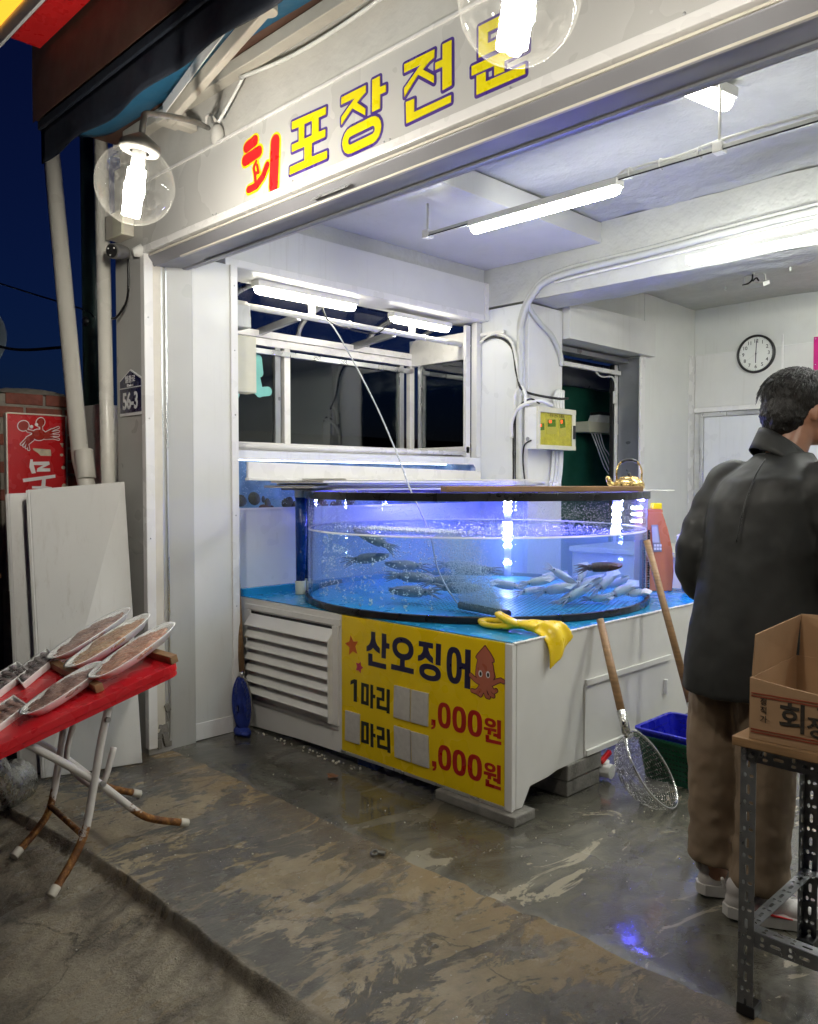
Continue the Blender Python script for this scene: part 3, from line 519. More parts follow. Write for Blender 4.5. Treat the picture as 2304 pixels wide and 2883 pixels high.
# outlines of the printed letters, metres on their boards (X, Z)
PRICE = {'navy':[('letter',[[[(-2.866,0.674),(-2.837,0.674),(-2.837,0.645),(-2.833,0.628),(-2.823,0.614),(-2.805,0.602),(-2.806,0.576),(-2.827,0.583),(-2.843,0.59),(-2.852,0.598),(-2.866,0.586),(-2.882,0.579),(-2.899,0.574),(-2.899,0.598),(-2.882,0.609),(-2.872,0.622),(-2.866,0.641)]],[[(-2.791,0.675),(-2.761,0.675),(-2.761,0.633),(-2.74,0.633),(-2.741,0.608),(-2.763,0.608),(-2.765,0.559),(-2.794,0.559)]],[[(-2.886,0.568),(-2.857,0.568),(-2.857,0.533),(-2.763,0.533),(-2.763,0.509),(-2.886,0.509)]]]),('letter',[[[(-2.583,0.623),(-2.5851,0.6382),(-2.5915,0.6507),(-2.6016,0.6609),(-2.6153,0.6686),(-2.6318,0.6734),(-2.652,0.675),(-2.6722,0.6734),(-2.6887,0.6686),(-2.7024,0.6609),(-2.7125,0.6507),(-2.7189,0.6382),(-2.721,0.623),(-2.7189,0.6078),(-2.7125,0.5953),(-2.7024,0.5851),(-2.6887,0.5774),(-2.6722,0.5726),(-2.652,0.571),(-2.6318,0.5726),(-2.6153,0.5774),(-2.6016,0.5851),(-2.5915,0.5953),(-2.5851,0.6078)],[(-2.613,0.624),(-2.6142,0.6316),(-2.6178,0.6378),(-2.6235,0.643),(-2.6312,0.6468),(-2.6406,0.6492),(-2.652,0.65),(-2.6634,0.6492),(-2.6728,0.6468),(-2.6805,0.643),(-2.6862,0.6378),(-2.6898,0.6316),(-2.691,0.624),(-2.6898,0.6164),(-2.6862,0.6102),(-2.6805,0.605),(-2.6728,0.6012),(-2.6634,0.5988),(-2.652,0.598),(-2.6406,0.5988),(-2.6312,0.6012),(-2.6235,0.605),(-2.6178,0.6102),(-2.6142,0.6164)]],[[(-2.669,0.575),(-2.639,0.575),(-2.639,0.541),(-2.582,0.54),(-2.582,0.516),(-2.73,0.516),(-2.728,0.541),(-2.671,0.541)]]]),('letter',[[[(-2.55,0.673),(-2.462,0.673),(-2.462,0.649),(-2.492,0.649),(-2.489,0.637),(-2.48,0.622),(-2.461,0.608),(-2.462,0.583),(-2.486,0.59),(-2.497,0.596),(-2.509,0.603),(-2.52,0.594),(-2.535,0.586),(-2.556,0.581),(-2.555,0.606),(-2.539,0.613),(-2.527,0.626),(-2.523,0.64),(-2.523,0.649),(-2.55,0.649)]],[[(-2.444,0.676),(-2.414,0.676),(-2.417,0.581),(-2.447,0.581)]],[[(-2.415,0.5415),(-2.417,0.5531),(-2.4228,0.562),(-2.4322,0.5692),(-2.4449,0.5746),(-2.4606,0.5779),(-2.481,0.579),(-2.5014,0.5779),(-2.5171,0.5746),(-2.5298,0.5692),(-2.5392,0.562),(-2.545,0.5531),(-2.547,0.5415),(-2.545,0.5299),(-2.5392,0.521),(-2.5298,0.5138),(-2.5171,0.5084),(-2.5014,0.5051),(-2.481,0.504),(-2.4606,0.5051),(-2.4449,0.5084),(-2.4322,0.5138),(-2.4228,0.521),(-2.417,0.5299)],[(-2.446,0.541),(-2.4471,0.5453),(-2.4502,0.5487),(-2.4552,0.5514),(-2.4621,0.5534),(-2.4705,0.5546),(-2.4815,0.555),(-2.4925,0.5546),(-2.5009,0.5534),(-2.5078,0.5514),(-2.5128,0.5487),(-2.5159,0.5453),(-2.517,0.541),(-2.5159,0.5367),(-2.5128,0.5333),(-2.5078,0.5306),(-2.5009,0.5286),(-2.4925,0.5274),(-2.4815,0.527),(-2.4705,0.5274),(-2.4621,0.5286),(-2.4552,0.5306),(-2.4502,0.5333),(-2.4471,0.5367)]]]),('letter',[[[(-2.294,0.5955),(-2.2952,0.6236),(-2.2986,0.6421),(-2.3043,0.6564),(-2.3122,0.6667),(-2.3224,0.6729),(-2.338,0.675),(-2.3536,0.6729),(-2.3638,0.6667),(-2.3717,0.6564),(-2.3774,0.6421),(-2.3808,0.6236),(-2.382,0.5955),(-2.3808,0.5674),(-2.3774,0.5489),(-2.3717,0.5346),(-2.3638,0.5243),(-2.3536,0.5181),(-2.338,0.516),(-2.3224,0.5181),(-2.3122,0.5243),(-2.3043,0.5346),(-2.2986,0.5489),(-2.2952,0.5674)],[(-2.323,0.5955),(-2.3234,0.6148),(-2.3245,0.6275),(-2.3264,0.6372),(-2.329,0.6443),(-2.3324,0.6486),(-2.3375,0.65),(-2.3426,0.6486),(-2.346,0.6443),(-2.3486,0.6372),(-2.3505,0.6275),(-2.3516,0.6148),(-2.352,0.5955),(-2.3516,0.5762),(-2.3505,0.5635),(-2.3486,0.5538),(-2.346,0.5467),(-2.3426,0.5424),(-2.3375,0.541),(-2.3324,0.5424),(-2.329,0.5467),(-2.3264,0.5538),(-2.3245,0.5635),(-2.3234,0.5762)]],[[(-2.275,0.675),(-2.244,0.675),(-2.247,0.508),(-2.279,0.508),(-2.277,0.587),(-2.293,0.586),(-2.294,0.614),(-2.276,0.612)]]])],'black':[('numeral',[[[(-3.015,0.413),(-2.989,0.425),(-2.968,0.425),(-2.969,0.316),(-2.993,0.315),(-2.992,0.404),(-3.016,0.393)]]]),('letter',[[[(-2.937,0.418),(-2.883,0.417),(-2.884,0.314),(-2.939,0.314)],[(-2.917,0.401),(-2.902,0.401),(-2.903,0.332),(-2.919,0.332)]],[[(-2.871,0.42),(-2.852,0.419),(-2.853,0.375),(-2.837,0.375),(-2.839,0.358),(-2.853,0.358),(-2.854,0.306),(-2.873,0.305)]]]),('letter',[[[(-2.828,0.417),(-2.774,0.418),(-2.775,0.356),(-2.807,0.356),(-2.807,0.33),(-2.759,0.331),(-2.759,0.314),(-2.829,0.312),(-2.828,0.368),(-2.793,0.369),(-2.793,0.399),(-2.828,0.401)]],[[(-2.759,0.418),(-2.738,0.418),(-2.74,0.305),(-2.76,0.304)]]]),('letter',[[[(-2.938,0.231),(-2.883,0.232),(-2.884,0.128),(-2.939,0.127)],[(-2.918,0.212),(-2.903,0.213),(-2.903,0.145),(-2.918,0.144)]],[[(-2.872,0.232),(-2.852,0.232),(-2.852,0.188),(-2.836,0.189),(-2.837,0.171),(-2.852,0.172),(-2.851,0.12),(-2.871,0.12)]]]),('letter',[[[(-2.828,0.229),(-2.774,0.231),(-2.773,0.171),(-2.807,0.169),(-2.807,0.145),(-2.756,0.146),(-2.756,0.13),(-2.824,0.126),(-2.827,0.187),(-2.793,0.188),(-2.793,0.214),(-2.828,0.213)]],[[(-2.759,0.231),(-2.739,0.231),(-2.733,0.12),(-2.754,0.12)]]])],'red':[('numeral',[[[(-2.357,0.3665),(-2.358,0.3865),(-2.361,0.3997),(-2.3659,0.4098),(-2.3727,0.4171),(-2.3816,0.4215),(-2.395,0.423),(-2.4084,0.4215),(-2.4173,0.4171),(-2.4241,0.4098),(-2.429,0.3997),(-2.432,0.3865),(-2.433,0.3665),(-2.432,0.3465),(-2.429,0.3333),(-2.4241,0.3232),(-2.4173,0.3159),(-2.4084,0.3115),(-2.395,0.31),(-2.3816,0.3115),(-2.3727,0.3159),(-2.3659,0.3232),(-2.361,0.3333),(-2.358,0.3465)],[(-2.381,0.367),(-2.3814,0.3801),(-2.3825,0.3887),(-2.3843,0.3953),(-2.3868,0.4001),(-2.3901,0.403),(-2.395,0.404),(-2.3999,0.403),(-2.4032,0.4001),(-2.4057,0.3953),(-2.4075,0.3887),(-2.4086,0.3801),(-2.409,0.367),(-2.4086,0.3539),(-2.4075,0.3453),(-2.4057,0.3387),(-2.4032,0.3339),(-2.3999,0.331),(-2.395,0.33),(-2.3901,0.331),(-2.3868,0.3339),(-2.3843,0.3387),(-2.3825,0.3453),(-2.3814,0.3539)]]]),('numeral',[[[(-2.269,0.3665),(-2.27,0.3865),(-2.2731,0.3997),(-2.2781,0.4098),(-2.2851,0.4171),(-2.2942,0.4215),(-2.308,0.423),(-2.3218,0.4215),(-2.3309,0.4171),(-2.3379,0.4098),(-2.3429,0.3997),(-2.346,0.3865),(-2.347,0.3665),(-2.346,0.3465),(-2.3429,0.3333),(-2.3379,0.3232),(-2.3309,0.3159),(-2.3218,0.3115),(-2.308,0.31),(-2.2942,0.3115),(-2.2851,0.3159),(-2.2781,0.3232),(-2.2731,0.3333),(-2.27,0.3465)],[(-2.295,0.367),(-2.2954,0.3801),(-2.2965,0.3887),(-2.2983,0.3953),(-2.3008,0.4001),(-2.3041,0.403),(-2.309,0.404),(-2.3139,0.403),(-2.3172,0.4001),(-2.3197,0.3953),(-2.3215,0.3887),(-2.3226,0.3801),(-2.323,0.367),(-2.3226,0.3539),(-2.3215,0.3453),(-2.3197,0.3387),(-2.3172,0.3339),(-2.3139,0.331),(-2.309,0.33),(-2.3041,0.331),(-2.3008,0.3339),(-2.2983,0.3387),(-2.2965,0.3453),(-2.2954,0.3539)]]]),('numeral',[[[(-2.181,0.368),(-2.182,0.3878),(-2.1851,0.4009),(-2.1902,0.4109),(-2.1973,0.4181),(-2.2065,0.4225),(-2.2205,0.424),(-2.2345,0.4225),(-2.2437,0.4181),(-2.2508,0.4109),(-2.2559,0.4009),(-2.259,0.3878),(-2.26,0.368),(-2.259,0.3482),(-2.2559,0.3351),(-2.2508,0.3251),(-2.2437,0.3179),(-2.2345,0.3135),(-2.2205,0.312),(-2.2065,0.3135),(-2.1973,0.3179),(-2.1902,0.3251),(-2.1851,0.3351),(-2.182,0.3482)],[(-2.207,0.3675),(-2.2074,0.3808),(-2.2085,0.3895),(-2.2103,0.3962),(-2.2128,0.4011),(-2.2161,0.404),(-2.221,0.405),(-2.2259,0.404),(-2.2292,0.4011),(-2.2317,0.3962),(-2.2335,0.3895),(-2.2346,0.3808),(-2.235,0.3675),(-2.2346,0.3542),(-2.2335,0.3455),(-2.2317,0.3388),(-2.2292,0.3339),(-2.2259,0.331),(-2.221,0.33),(-2.2161,0.331),(-2.2128,0.3339),(-2.2103,0.3388),(-2.2085,0.3455),(-2.2074,0.3542)]]]),('comma',[[[(-2.472,0.335),(-2.447,0.336),(-2.447,0.307),(-2.455,0.297),(-2.472,0.289),(-2.472,0.299),(-2.462,0.303),(-2.46,0.31),(-2.472,0.308)]]]),('letter',[[[(-2.107,0.3885),(-2.1079,0.3945),(-2.1104,0.3989),(-2.1145,0.4024),(-2.1202,0.4049),(-2.1273,0.4065),(-2.137,0.407),(-2.1467,0.4065),(-2.1538,0.4049),(-2.1595,0.4024),(-2.1636,0.3989),(-2.1661,0.3945),(-2.167,0.3885),(-2.1661,0.3825),(-2.1636,0.3781),(-2.1595,0.3746),(-2.1538,0.3721),(-2.1467,0.3705),(-2.137,0.37),(-2.1273,0.3705),(-2.1202,0.3721),(-2.1145,0.3746),(-2.1104,0.3781),(-2.1079,0.3825)],[(-2.125,0.3885),(-2.1254,0.3906),(-2.1264,0.3921),(-2.1281,0.3934),(-2.1305,0.3943),(-2.1334,0.3948),(-2.1375,0.395),(-2.1416,0.3948),(-2.1445,0.3943),(-2.1469,0.3934),(-2.1486,0.3921),(-2.1496,0.3906),(-2.15,0.3885),(-2.1496,0.3864),(-2.1486,0.3849),(-2.1469,0.3836),(-2.1445,0.3827),(-2.1416,0.3822),(-2.1375,0.382),(-2.1334,0.3822),(-2.1305,0.3827),(-2.1281,0.3836),(-2.1264,0.3849),(-2.1254,0.3864)]],[[(-2.171,0.365),(-2.104,0.368),(-2.105,0.355),(-2.132,0.355),(-2.133,0.338),(-2.152,0.337),(-2.151,0.354),(-2.171,0.353)]],[[(-2.101,0.408),(-2.081,0.409),(-2.081,0.332),(-2.101,0.331),(-2.101,0.336),(-2.121,0.336),(-2.12,0.349),(-2.1,0.35)]],[[(-2.162,0.334),(-2.143,0.335),(-2.143,0.32),(-2.079,0.322),(-2.079,0.308),(-2.161,0.304)]]]),('numeral',[[[(-2.354,0.181),(-2.355,0.2004),(-2.358,0.2133),(-2.363,0.2231),(-2.3699,0.2302),(-2.3789,0.2346),(-2.3925,0.236),(-2.4061,0.2346),(-2.4151,0.2302),(-2.422,0.2231),(-2.427,0.2133),(-2.43,0.2004),(-2.431,0.181),(-2.43,0.1616),(-2.427,0.1487),(-2.422,0.1389),(-2.4151,0.1318),(-2.4061,0.1274),(-2.3925,0.126),(-2.3789,0.1274),(-2.3699,0.1318),(-2.363,0.1389),(-2.358,0.1487),(-2.355,0.1616)],[(-2.379,0.18),(-2.3794,0.1927),(-2.3805,0.2011),(-2.3823,0.2076),(-2.3848,0.2122),(-2.3881,0.2151),(-2.393,0.216),(-2.3979,0.2151),(-2.4012,0.2122),(-2.4037,0.2076),(-2.4055,0.2011),(-2.4066,0.1927),(-2.407,0.18),(-2.4066,0.1673),(-2.4055,0.1589),(-2.4037,0.1524),(-2.4012,0.1478),(-2.3979,0.1449),(-2.393,0.144),(-2.3881,0.1449),(-2.3848,0.1478),(-2.3823,0.1524),(-2.3805,0.1589),(-2.3794,0.1673)]]]),('numeral',[[[(-2.269,0.1795),(-2.27,0.1991),(-2.273,0.2121),(-2.278,0.222),(-2.2849,0.2292),(-2.2939,0.2335),(-2.3075,0.235),(-2.3211,0.2335),(-2.3301,0.2292),(-2.337,0.222),(-2.342,0.2121),(-2.345,0.1991),(-2.346,0.1795),(-2.345,0.1599),(-2.342,0.1469),(-2.337,0.137),(-2.3301,0.1298),(-2.3211,0.1255),(-2.3075,0.124),(-2.2939,0.1255),(-2.2849,0.1298),(-2.278,0.137),(-2.273,0.1469),(-2.27,0.1599)],[(-2.294,0.18),(-2.2944,0.1927),(-2.2954,0.2011),(-2.2972,0.2076),(-2.2996,0.2122),(-2.3027,0.2151),(-2.3075,0.216),(-2.3123,0.2151),(-2.3154,0.2122),(-2.3178,0.2076),(-2.3196,0.2011),(-2.3206,0.1927),(-2.321,0.18),(-2.3206,0.1673),(-2.3196,0.1589),(-2.3178,0.1524),(-2.3154,0.1478),(-2.3123,0.1449),(-2.3075,0.144),(-2.3027,0.1449),(-2.2996,0.1478),(-2.2972,0.1524),(-2.2954,0.1589),(-2.2944,0.1673)]]]),('numeral',[[[(-2.181,0.1805),(-2.182,0.2001),(-2.1851,0.2131),(-2.1902,0.223),(-2.1973,0.2302),(-2.2065,0.2345),(-2.2205,0.236),(-2.2345,0.2345),(-2.2437,0.2302),(-2.2508,0.223),(-2.2559,0.2131),(-2.259,0.2001),(-2.26,0.1805),(-2.259,0.1609),(-2.2559,0.1479),(-2.2508,0.138),(-2.2437,0.1308),(-2.2345,0.1265),(-2.2205,0.125),(-2.2065,0.1265),(-2.1973,0.1308),(-2.1902,0.138),(-2.1851,0.1479),(-2.182,0.1609)],[(-2.206,0.18),(-2.2064,0.1931),(-2.2075,0.2017),(-2.2093,0.2083),(-2.2118,0.2131),(-2.2151,0.216),(-2.22,0.217),(-2.2249,0.216),(-2.2282,0.2131),(-2.2307,0.2083),(-2.2325,0.2017),(-2.2336,0.1931),(-2.234,0.18),(-2.2336,0.1669),(-2.2325,0.1583),(-2.2307,0.1517),(-2.2282,0.1469),(-2.2249,0.144),(-2.22,0.143),(-2.2151,0.144),(-2.2118,0.1469),(-2.2093,0.1517),(-2.2075,0.1583),(-2.2064,0.1669)]]]),('comma',[[[(-2.468,0.15),(-2.442,0.152),(-2.441,0.125),(-2.448,0.112),(-2.464,0.106),(-2.464,0.116),(-2.455,0.121),(-2.453,0.126),(-2.466,0.125)]]]),('letter',[[[(-2.108,0.2015),(-2.1088,0.2075),(-2.1113,0.2119),(-2.1154,0.2154),(-2.1209,0.2179),(-2.1279,0.2195),(-2.1375,0.22),(-2.1471,0.2195),(-2.1541,0.2179),(-2.1596,0.2154),(-2.1637,0.2119),(-2.1662,0.2075),(-2.167,0.2015),(-2.1662,0.1955),(-2.1637,0.1911),(-2.1596,0.1876),(-2.1541,0.1851),(-2.1471,0.1835),(-2.1375,0.183),(-2.1279,0.1835),(-2.1209,0.1851),(-2.1154,0.1876),(-2.1113,0.1911),(-2.1088,0.1955)],[(-2.125,0.202),(-2.1254,0.2043),(-2.1264,0.2059),(-2.1281,0.2072),(-2.1305,0.2082),(-2.1334,0.2088),(-2.1375,0.209),(-2.1416,0.2088),(-2.1445,0.2082),(-2.1469,0.2072),(-2.1486,0.2059),(-2.1496,0.2043),(-2.15,0.202),(-2.1496,0.1997),(-2.1486,0.1981),(-2.1469,0.1968),(-2.1445,0.1958),(-2.1416,0.1952),(-2.1375,0.195),(-2.1334,0.1952),(-2.1305,0.1958),(-2.1281,0.1968),(-2.1264,0.1981),(-2.1254,0.1997)]],[[(-2.171,0.179),(-2.104,0.181),(-2.105,0.168),(-2.131,0.167),(-2.132,0.152),(-2.151,0.151),(-2.15,0.166),(-2.171,0.165)]],[[(-2.1,0.222),(-2.081,0.223),(-2.082,0.145),(-2.1,0.144),(-2.1,0.149),(-2.12,0.15),(-2.12,0.163),(-2.1,0.164)]],[[(-2.161,0.148),(-2.142,0.148),(-2.142,0.133),(-2.08,0.134),(-2.08,0.12),(-2.161,0.119)]]])],'star_orange':[('star',[[[(-3.014,0.637),(-2.995,0.608),(-2.959,0.614),(-2.98,0.587),(-2.965,0.552),(-2.998,0.56),(-3.026,0.538),(-3.023,0.575),(-3.056,0.591),(-3.024,0.604)]]])],'star_pink':[('star',[[[(-2.942,0.518),(-2.939,0.498),(-2.922,0.491),(-2.939,0.481),(-2.942,0.461),(-2.955,0.473),(-2.976,0.471),(-2.966,0.489),(-2.975,0.508),(-2.955,0.506)]]])]}
PADS = [[(-2.704,0.447),(-2.6,0.446),(-2.604,0.297),(-2.708,0.297)],[(-2.592,0.446),(-2.488,0.447),(-2.49,0.298),(-2.597,0.297)],[(-3.05,0.261),(-2.945,0.262),(-2.947,0.114),(-3.053,0.112)],[(-2.706,0.258),(-2.601,0.258),(-2.597,0.112),(-2.701,0.113)],[(-2.595,0.256),(-2.489,0.257),(-2.483,0.113),(-2.589,0.112)]]
SQUID_PRINT = {'body':[(-2.166,0.703),(-2.154,0.691),(-2.138,0.676),(-2.12,0.653),(-2.12,0.645),(-2.131,0.643),(-2.124,0.626),(-2.12,0.603),(-2.114,0.584),(-2.12,0.575),(-2.123,0.564),(-2.132,0.55),(-2.144,0.541),(-2.187,0.533),(-2.2,0.543),(-2.208,0.561),(-2.215,0.575),(-2.214,0.587),(-2.211,0.612),(-2.203,0.642),(-2.214,0.65),(-2.207,0.661),(-2.188,0.681)],'arms':[[(-2.187,0.533),(-2.197,0.517),(-2.215,0.503),(-2.235,0.505)],[(-2.176,0.533),(-2.182,0.51),(-2.19,0.495),(-2.206,0.501)],[(-2.164,0.535),(-2.165,0.513),(-2.156,0.496),(-2.145,0.494)],[(-2.152,0.538),(-2.144,0.522),(-2.135,0.507),(-2.121,0.503)],[(-2.141,0.543),(-2.132,0.531),(-2.119,0.521),(-2.107,0.528)],[(-2.203,0.548),(-2.225,0.558),(-2.244,0.569)],[(-2.129,0.553),(-2.104,0.567),(-2.083,0.575),(-2.069,0.571)]]}
FASCIA = [[[[(-2.62,2.783),(-2.411,2.775),(-2.413,2.748),(-2.455,2.749),(-2.455,2.695),(-2.416,2.694),(-2.417,2.667),(-2.497,2.667),(-2.498,2.615),(-2.407,2.613),(-2.407,2.585),(-2.636,2.585),(-2.635,2.613),(-2.541,2.614),(-2.541,2.667),(-2.621,2.668),(-2.621,2.696),(-2.577,2.695),(-2.576,2.751),(-2.62,2.754)],[(-2.542,2.751),(-2.543,2.695),(-2.495,2.695),(-2.495,2.75)]]],[[[(-2.323,2.78),(-2.191,2.78),(-2.191,2.756),(-2.214,2.747),(-2.238,2.734),(-2.193,2.699),(-2.195,2.676),(-2.263,2.722),(-2.324,2.683),(-2.324,2.709),(-2.247,2.754),(-2.324,2.755)]],[[(-2.157,2.786),(-2.118,2.786),(-2.118,2.748),(-2.088,2.747),(-2.088,2.723),(-2.118,2.724),(-2.118,2.676),(-2.158,2.676)]],'cap'],[[[(-1.998,2.783),(-1.859,2.782),(-1.861,2.757),(-1.883,2.752),(-1.911,2.736),(-1.862,2.7),(-1.862,2.676),(-1.933,2.727),(-1.998,2.676),(-1.998,2.704),(-1.919,2.756),(-1.998,2.756)]],[[(-1.823,2.784),(-1.785,2.784),(-1.784,2.643),(-1.823,2.64),(-1.823,2.715),(-1.855,2.715),(-1.855,2.737),(-1.823,2.737)]],[[(-1.99,2.656),(-1.951,2.655),(-1.952,2.611),(-1.787,2.613),(-1.787,2.59),(-1.988,2.585)]]]]
JANG_RING = {'a':(-2.272,2.611),'b':(-2.158,2.614),'r_out':0.034499999999999975}
HOE = [([(-2.929,2.773),(-2.873,2.784)],0.045),([(-2.942,2.723),(-2.846,2.733)],0.047),([(-2.862,2.697),(-2.881,2.678),(-2.874,2.652),(-2.847,2.649),(-2.857,2.681)],0.013),([(-2.919,2.597),(-2.863,2.599),(-2.818,2.624),(-2.786,2.662)],0.03),([(-2.871,2.648),(-2.868,2.611)],0.016),([(-2.731,2.739),(-2.744,2.569)],0.058)]
# ---------------------------------------------------------------- shutter, fascia sign
sh = thing('roller_shutter', (-3.83, 2.0, 2.46), 'grey roller shutter housing across the shop opening', 'shutter')
m = MB(); pr = [(1.993, 2.505), (1.997, 2.497), (2.026, 2.463), (2.030, 2.458), (2.040, 2.462), (2.19, 2.482), (2.20, 2.476), (2.225, 2.478), (2.225, 2.52), (2.03, 2.52)]
m.prism([pr], lambda a, b, h: (h, a, b), -3.845, 2.4); m.build('housing', 'shutter_grey', sh, bevel=0.001)
MB().box(-3.80, 1.988, 2.500, 2.4, 1.998, 2.508).build('front_lip', 'cream_trim', sh)
MB().box(-3.56, 2.020, 2.452, 2.4, 2.032, 2.460).build('slot_lip', 'cream_trim', sh)
MB().box(-3.62, 2.188, 2.472, 2.4, 2.198, 2.479).build('rear_lip', 'alu_dark', sh)
MB().box(-3.845, 1.996, 2.508, 2.4, 2.03, 2.535).build('dark_gap', 'gap_black', sh)
m = MB().obox((-2.42, 2.010, 2.477), (0.22, 0.003, 0.045), Matrix.Rotation(R(-48), 3, 'X')); m.build('splice_plate', 'aluminium', sh, bevel=0.002)

fs = thing('fascia_sign', (-2.5, 1.975, 2.5), 'long white shop sign with red and yellow Korean letters', 'sign')
surf('sign_face', (0.52, 0.515, 0.50), 0.30, var=0.03, vs=2, dirt=0.06, dirt_col=(.42, .40, .34))
MB().box(-3.845, 1.978, 2.548, 2.4, 2.006, 2.850).build('panel', 'sign_face', fs)
MB().box(-3.845, 1.966, 2.512, 2.4, 2.004, 2.547).build('bottom_trim', 'white_trim', fs, bevel=0.003)
MB().box(-3.845, 1.970, 2.850, 2.4, 2.006, 2.862).build('top_trim', 'white_trim', fs, bevel=0.002)
m = MB()
for x in (-3.2, -3.17, -2.62, -2.1, -2.07, -1.55, -1.0): m.ell((x, 1.976, 2.556), (0.005, 0.003, 0.005), None, 8, 6)
tag(m.build('rivets', 'screw', fs), kind='stuff')
SGN = lambda Y: (lambda a, b, h: (a, Y - h, b))
def grow(poly, d):
    """outline pushed outwards by d with rounded corners, made of one strip per edge (they overlap inside one printed mark)"""
    out = []
    for i in range(len(poly)):
        a, b = Vector(poly[i]), Vector(poly[(i + 1) % len(poly)]); e = (b - a)
        if e.length < 1e-5: continue
        ang = math.atan2(e.y, e.x); q = []
        for k in range(7): t = ang + math.pi / 2 + math.pi * k / 6; q.append((a.x + d * math.cos(t), a.y + d * math.sin(t)))
        for k in range(7): t = ang - math.pi / 2 + math.pi * k / 6; q.append((b.x + d * math.cos(t), b.y + d * math.sin(t)))
        out.append(q)
    return out
def capsule_poly(a, b, r, n=8):
    a, b = Vector(a), Vector(b); e = b - a; ang = math.atan2(e.y, e.x); q = []
    for k in range(n + 1): t = ang + math.pi / 2 + math.pi * k / n; q.append((a.x + r * math.cos(t), a.y + r * math.sin(t)))
    for k in range(n + 1): t = ang - math.pi / 2 + math.pi * k / n; q.append((b.x + r * math.cos(t), b.y + r * math.sin(t)))
    return q
J = JANG_RING; jr = [capsule_poly(J['a'], J['b'], J['r_out'] + 0.012), capsule_poly(J['a'], J['b'], J['r_out'] - 0.020)]
mun = [[[(-1.672, 2.782), (-1.512, 2.782), (-1.512, 2.688), (-1.672, 2.688)], [(-1.636, 2.752), (-1.548, 2.752), (-1.548, 2.718), (-1.636, 2.718)]],
       [[(-1.700, 2.672), (-1.484, 2.672), (-1.484, 2.643), (-1.572, 2.643), (-1.572, 2.612), (-1.610, 2.612), (-1.610, 2.643), (-1.700, 2.643)]],
       [[(-1.680, 2.636), (-1.644, 2.636), (-1.644, 2.606), (-1.494, 2.606), (-1.494, 2.578), (-1.680, 2.578)]]]
for L in FASCIA + [mun]:
    pieces = [jr if q == 'cap' else q for q in L]
    root = None; o_m, f_m, k = MB(), MB(), 0
    for q in pieces:
        for ring in q:
            for g in grow(ring, 0.0105):
                k += 1; o_m.prism([g], SGN(1.978), 0.0002, 0.0010 + 0.000012 * k)
        f_m.prism(q, SGN(1.978), 0.0004, 0.0035)
    lt = f_m.build('letter', 'yellow_letter', fs); o_m.build('letter_outline', 'purple_print', lt)
o_m, f_m, k = MB(), MB(), 0
for pts, wd in HOE:
    for i in range(len(pts) - 1):
        k += 1; o_m.prism([capsule_poly(pts[i], pts[i + 1], wd / 2 + 0.009)], SGN(1.978), 0.0002, 0.0012 + 0.00002 * k)
        f_m.prism([capsule_poly(pts[i], pts[i + 1], wd / 2)], SGN(1.978), 0.0004, 0.0032 + 0.00002 * k)
lt = f_m.build('letter', 'red_letter', fs); o_m.build('letter_outline', 'yellow_letter', lt); lt['label'] = 'red brush-written letter outlined in yellow'

# ---------------------------------------------------------------- globe lamps
def globe_mat():
    m, t, out = new_mat('globe_glass'); tr = nd(t, 'ShaderNodeBsdfTransparent'); gl = nd(t, 'ShaderNodeBsdfGlossy', Roughness=0.06); tl_ = nd(t, 'ShaderNodeBsdfTranslucent', Color=(.95, .93, .85, 1)); df = nd(t, 'ShaderNodeBsdfDiffuse', Color=(.9, .88, .8, 1))
    lw = nd(t, 'ShaderNodeLayerWeight', Blend=0.12); a = t.nodes.new('ShaderNodeMixShader'); h = t.nodes.new('ShaderNodeMixShader'); b = t.nodes.new('ShaderNodeMixShader')
    h.inputs[0].default_value = 0.5; t.links.new(tl_.outputs[0], h.inputs[1]); t.links.new(df.outputs[0], h.inputs[2])
    t.links.new(math_n(t, 'ADD', math_n(t, 'MULTIPLY', lw.outputs['Facing'], 0.22), 0.03), a.inputs[0]); t.links.new(tr.outputs[0], a.inputs[1]); t.links.new(gl.outputs[0], a.inputs[2])
    v = vec(t); sp = ramp(t, nz(t, v, 60, 4, 0.7), [(0.52, (0, 0, 0)), (0.75, (1, 1, 1))]).outputs[0]
    t.links.new(math_n(t, 'ADD', math_n(t, 'MULTIPLY', sp, 0.008), math_n(t, 'ADD', math_n(t, 'MULTIPLY', lw.outputs['Facing'], 0.010), 0.0006)), b.inputs[0]); t.links.new(a.outputs[0], b.inputs[1]); t.links.new(h.outputs[0], b.inputs[2])
    t.links.new(b.outputs[0], out.inputs[0]); MATS['globe_glass'] = m
globe_mat()
emit('bulb_glow', (1.0, 0.94, 0.82), BULB)
surf('lamp_metal', (0.16, 0.155, 0.14), 0.5, metal=0.4, var=0.15, dirt=0.2, dirt_col=(0.3, 0.29, 0.26))
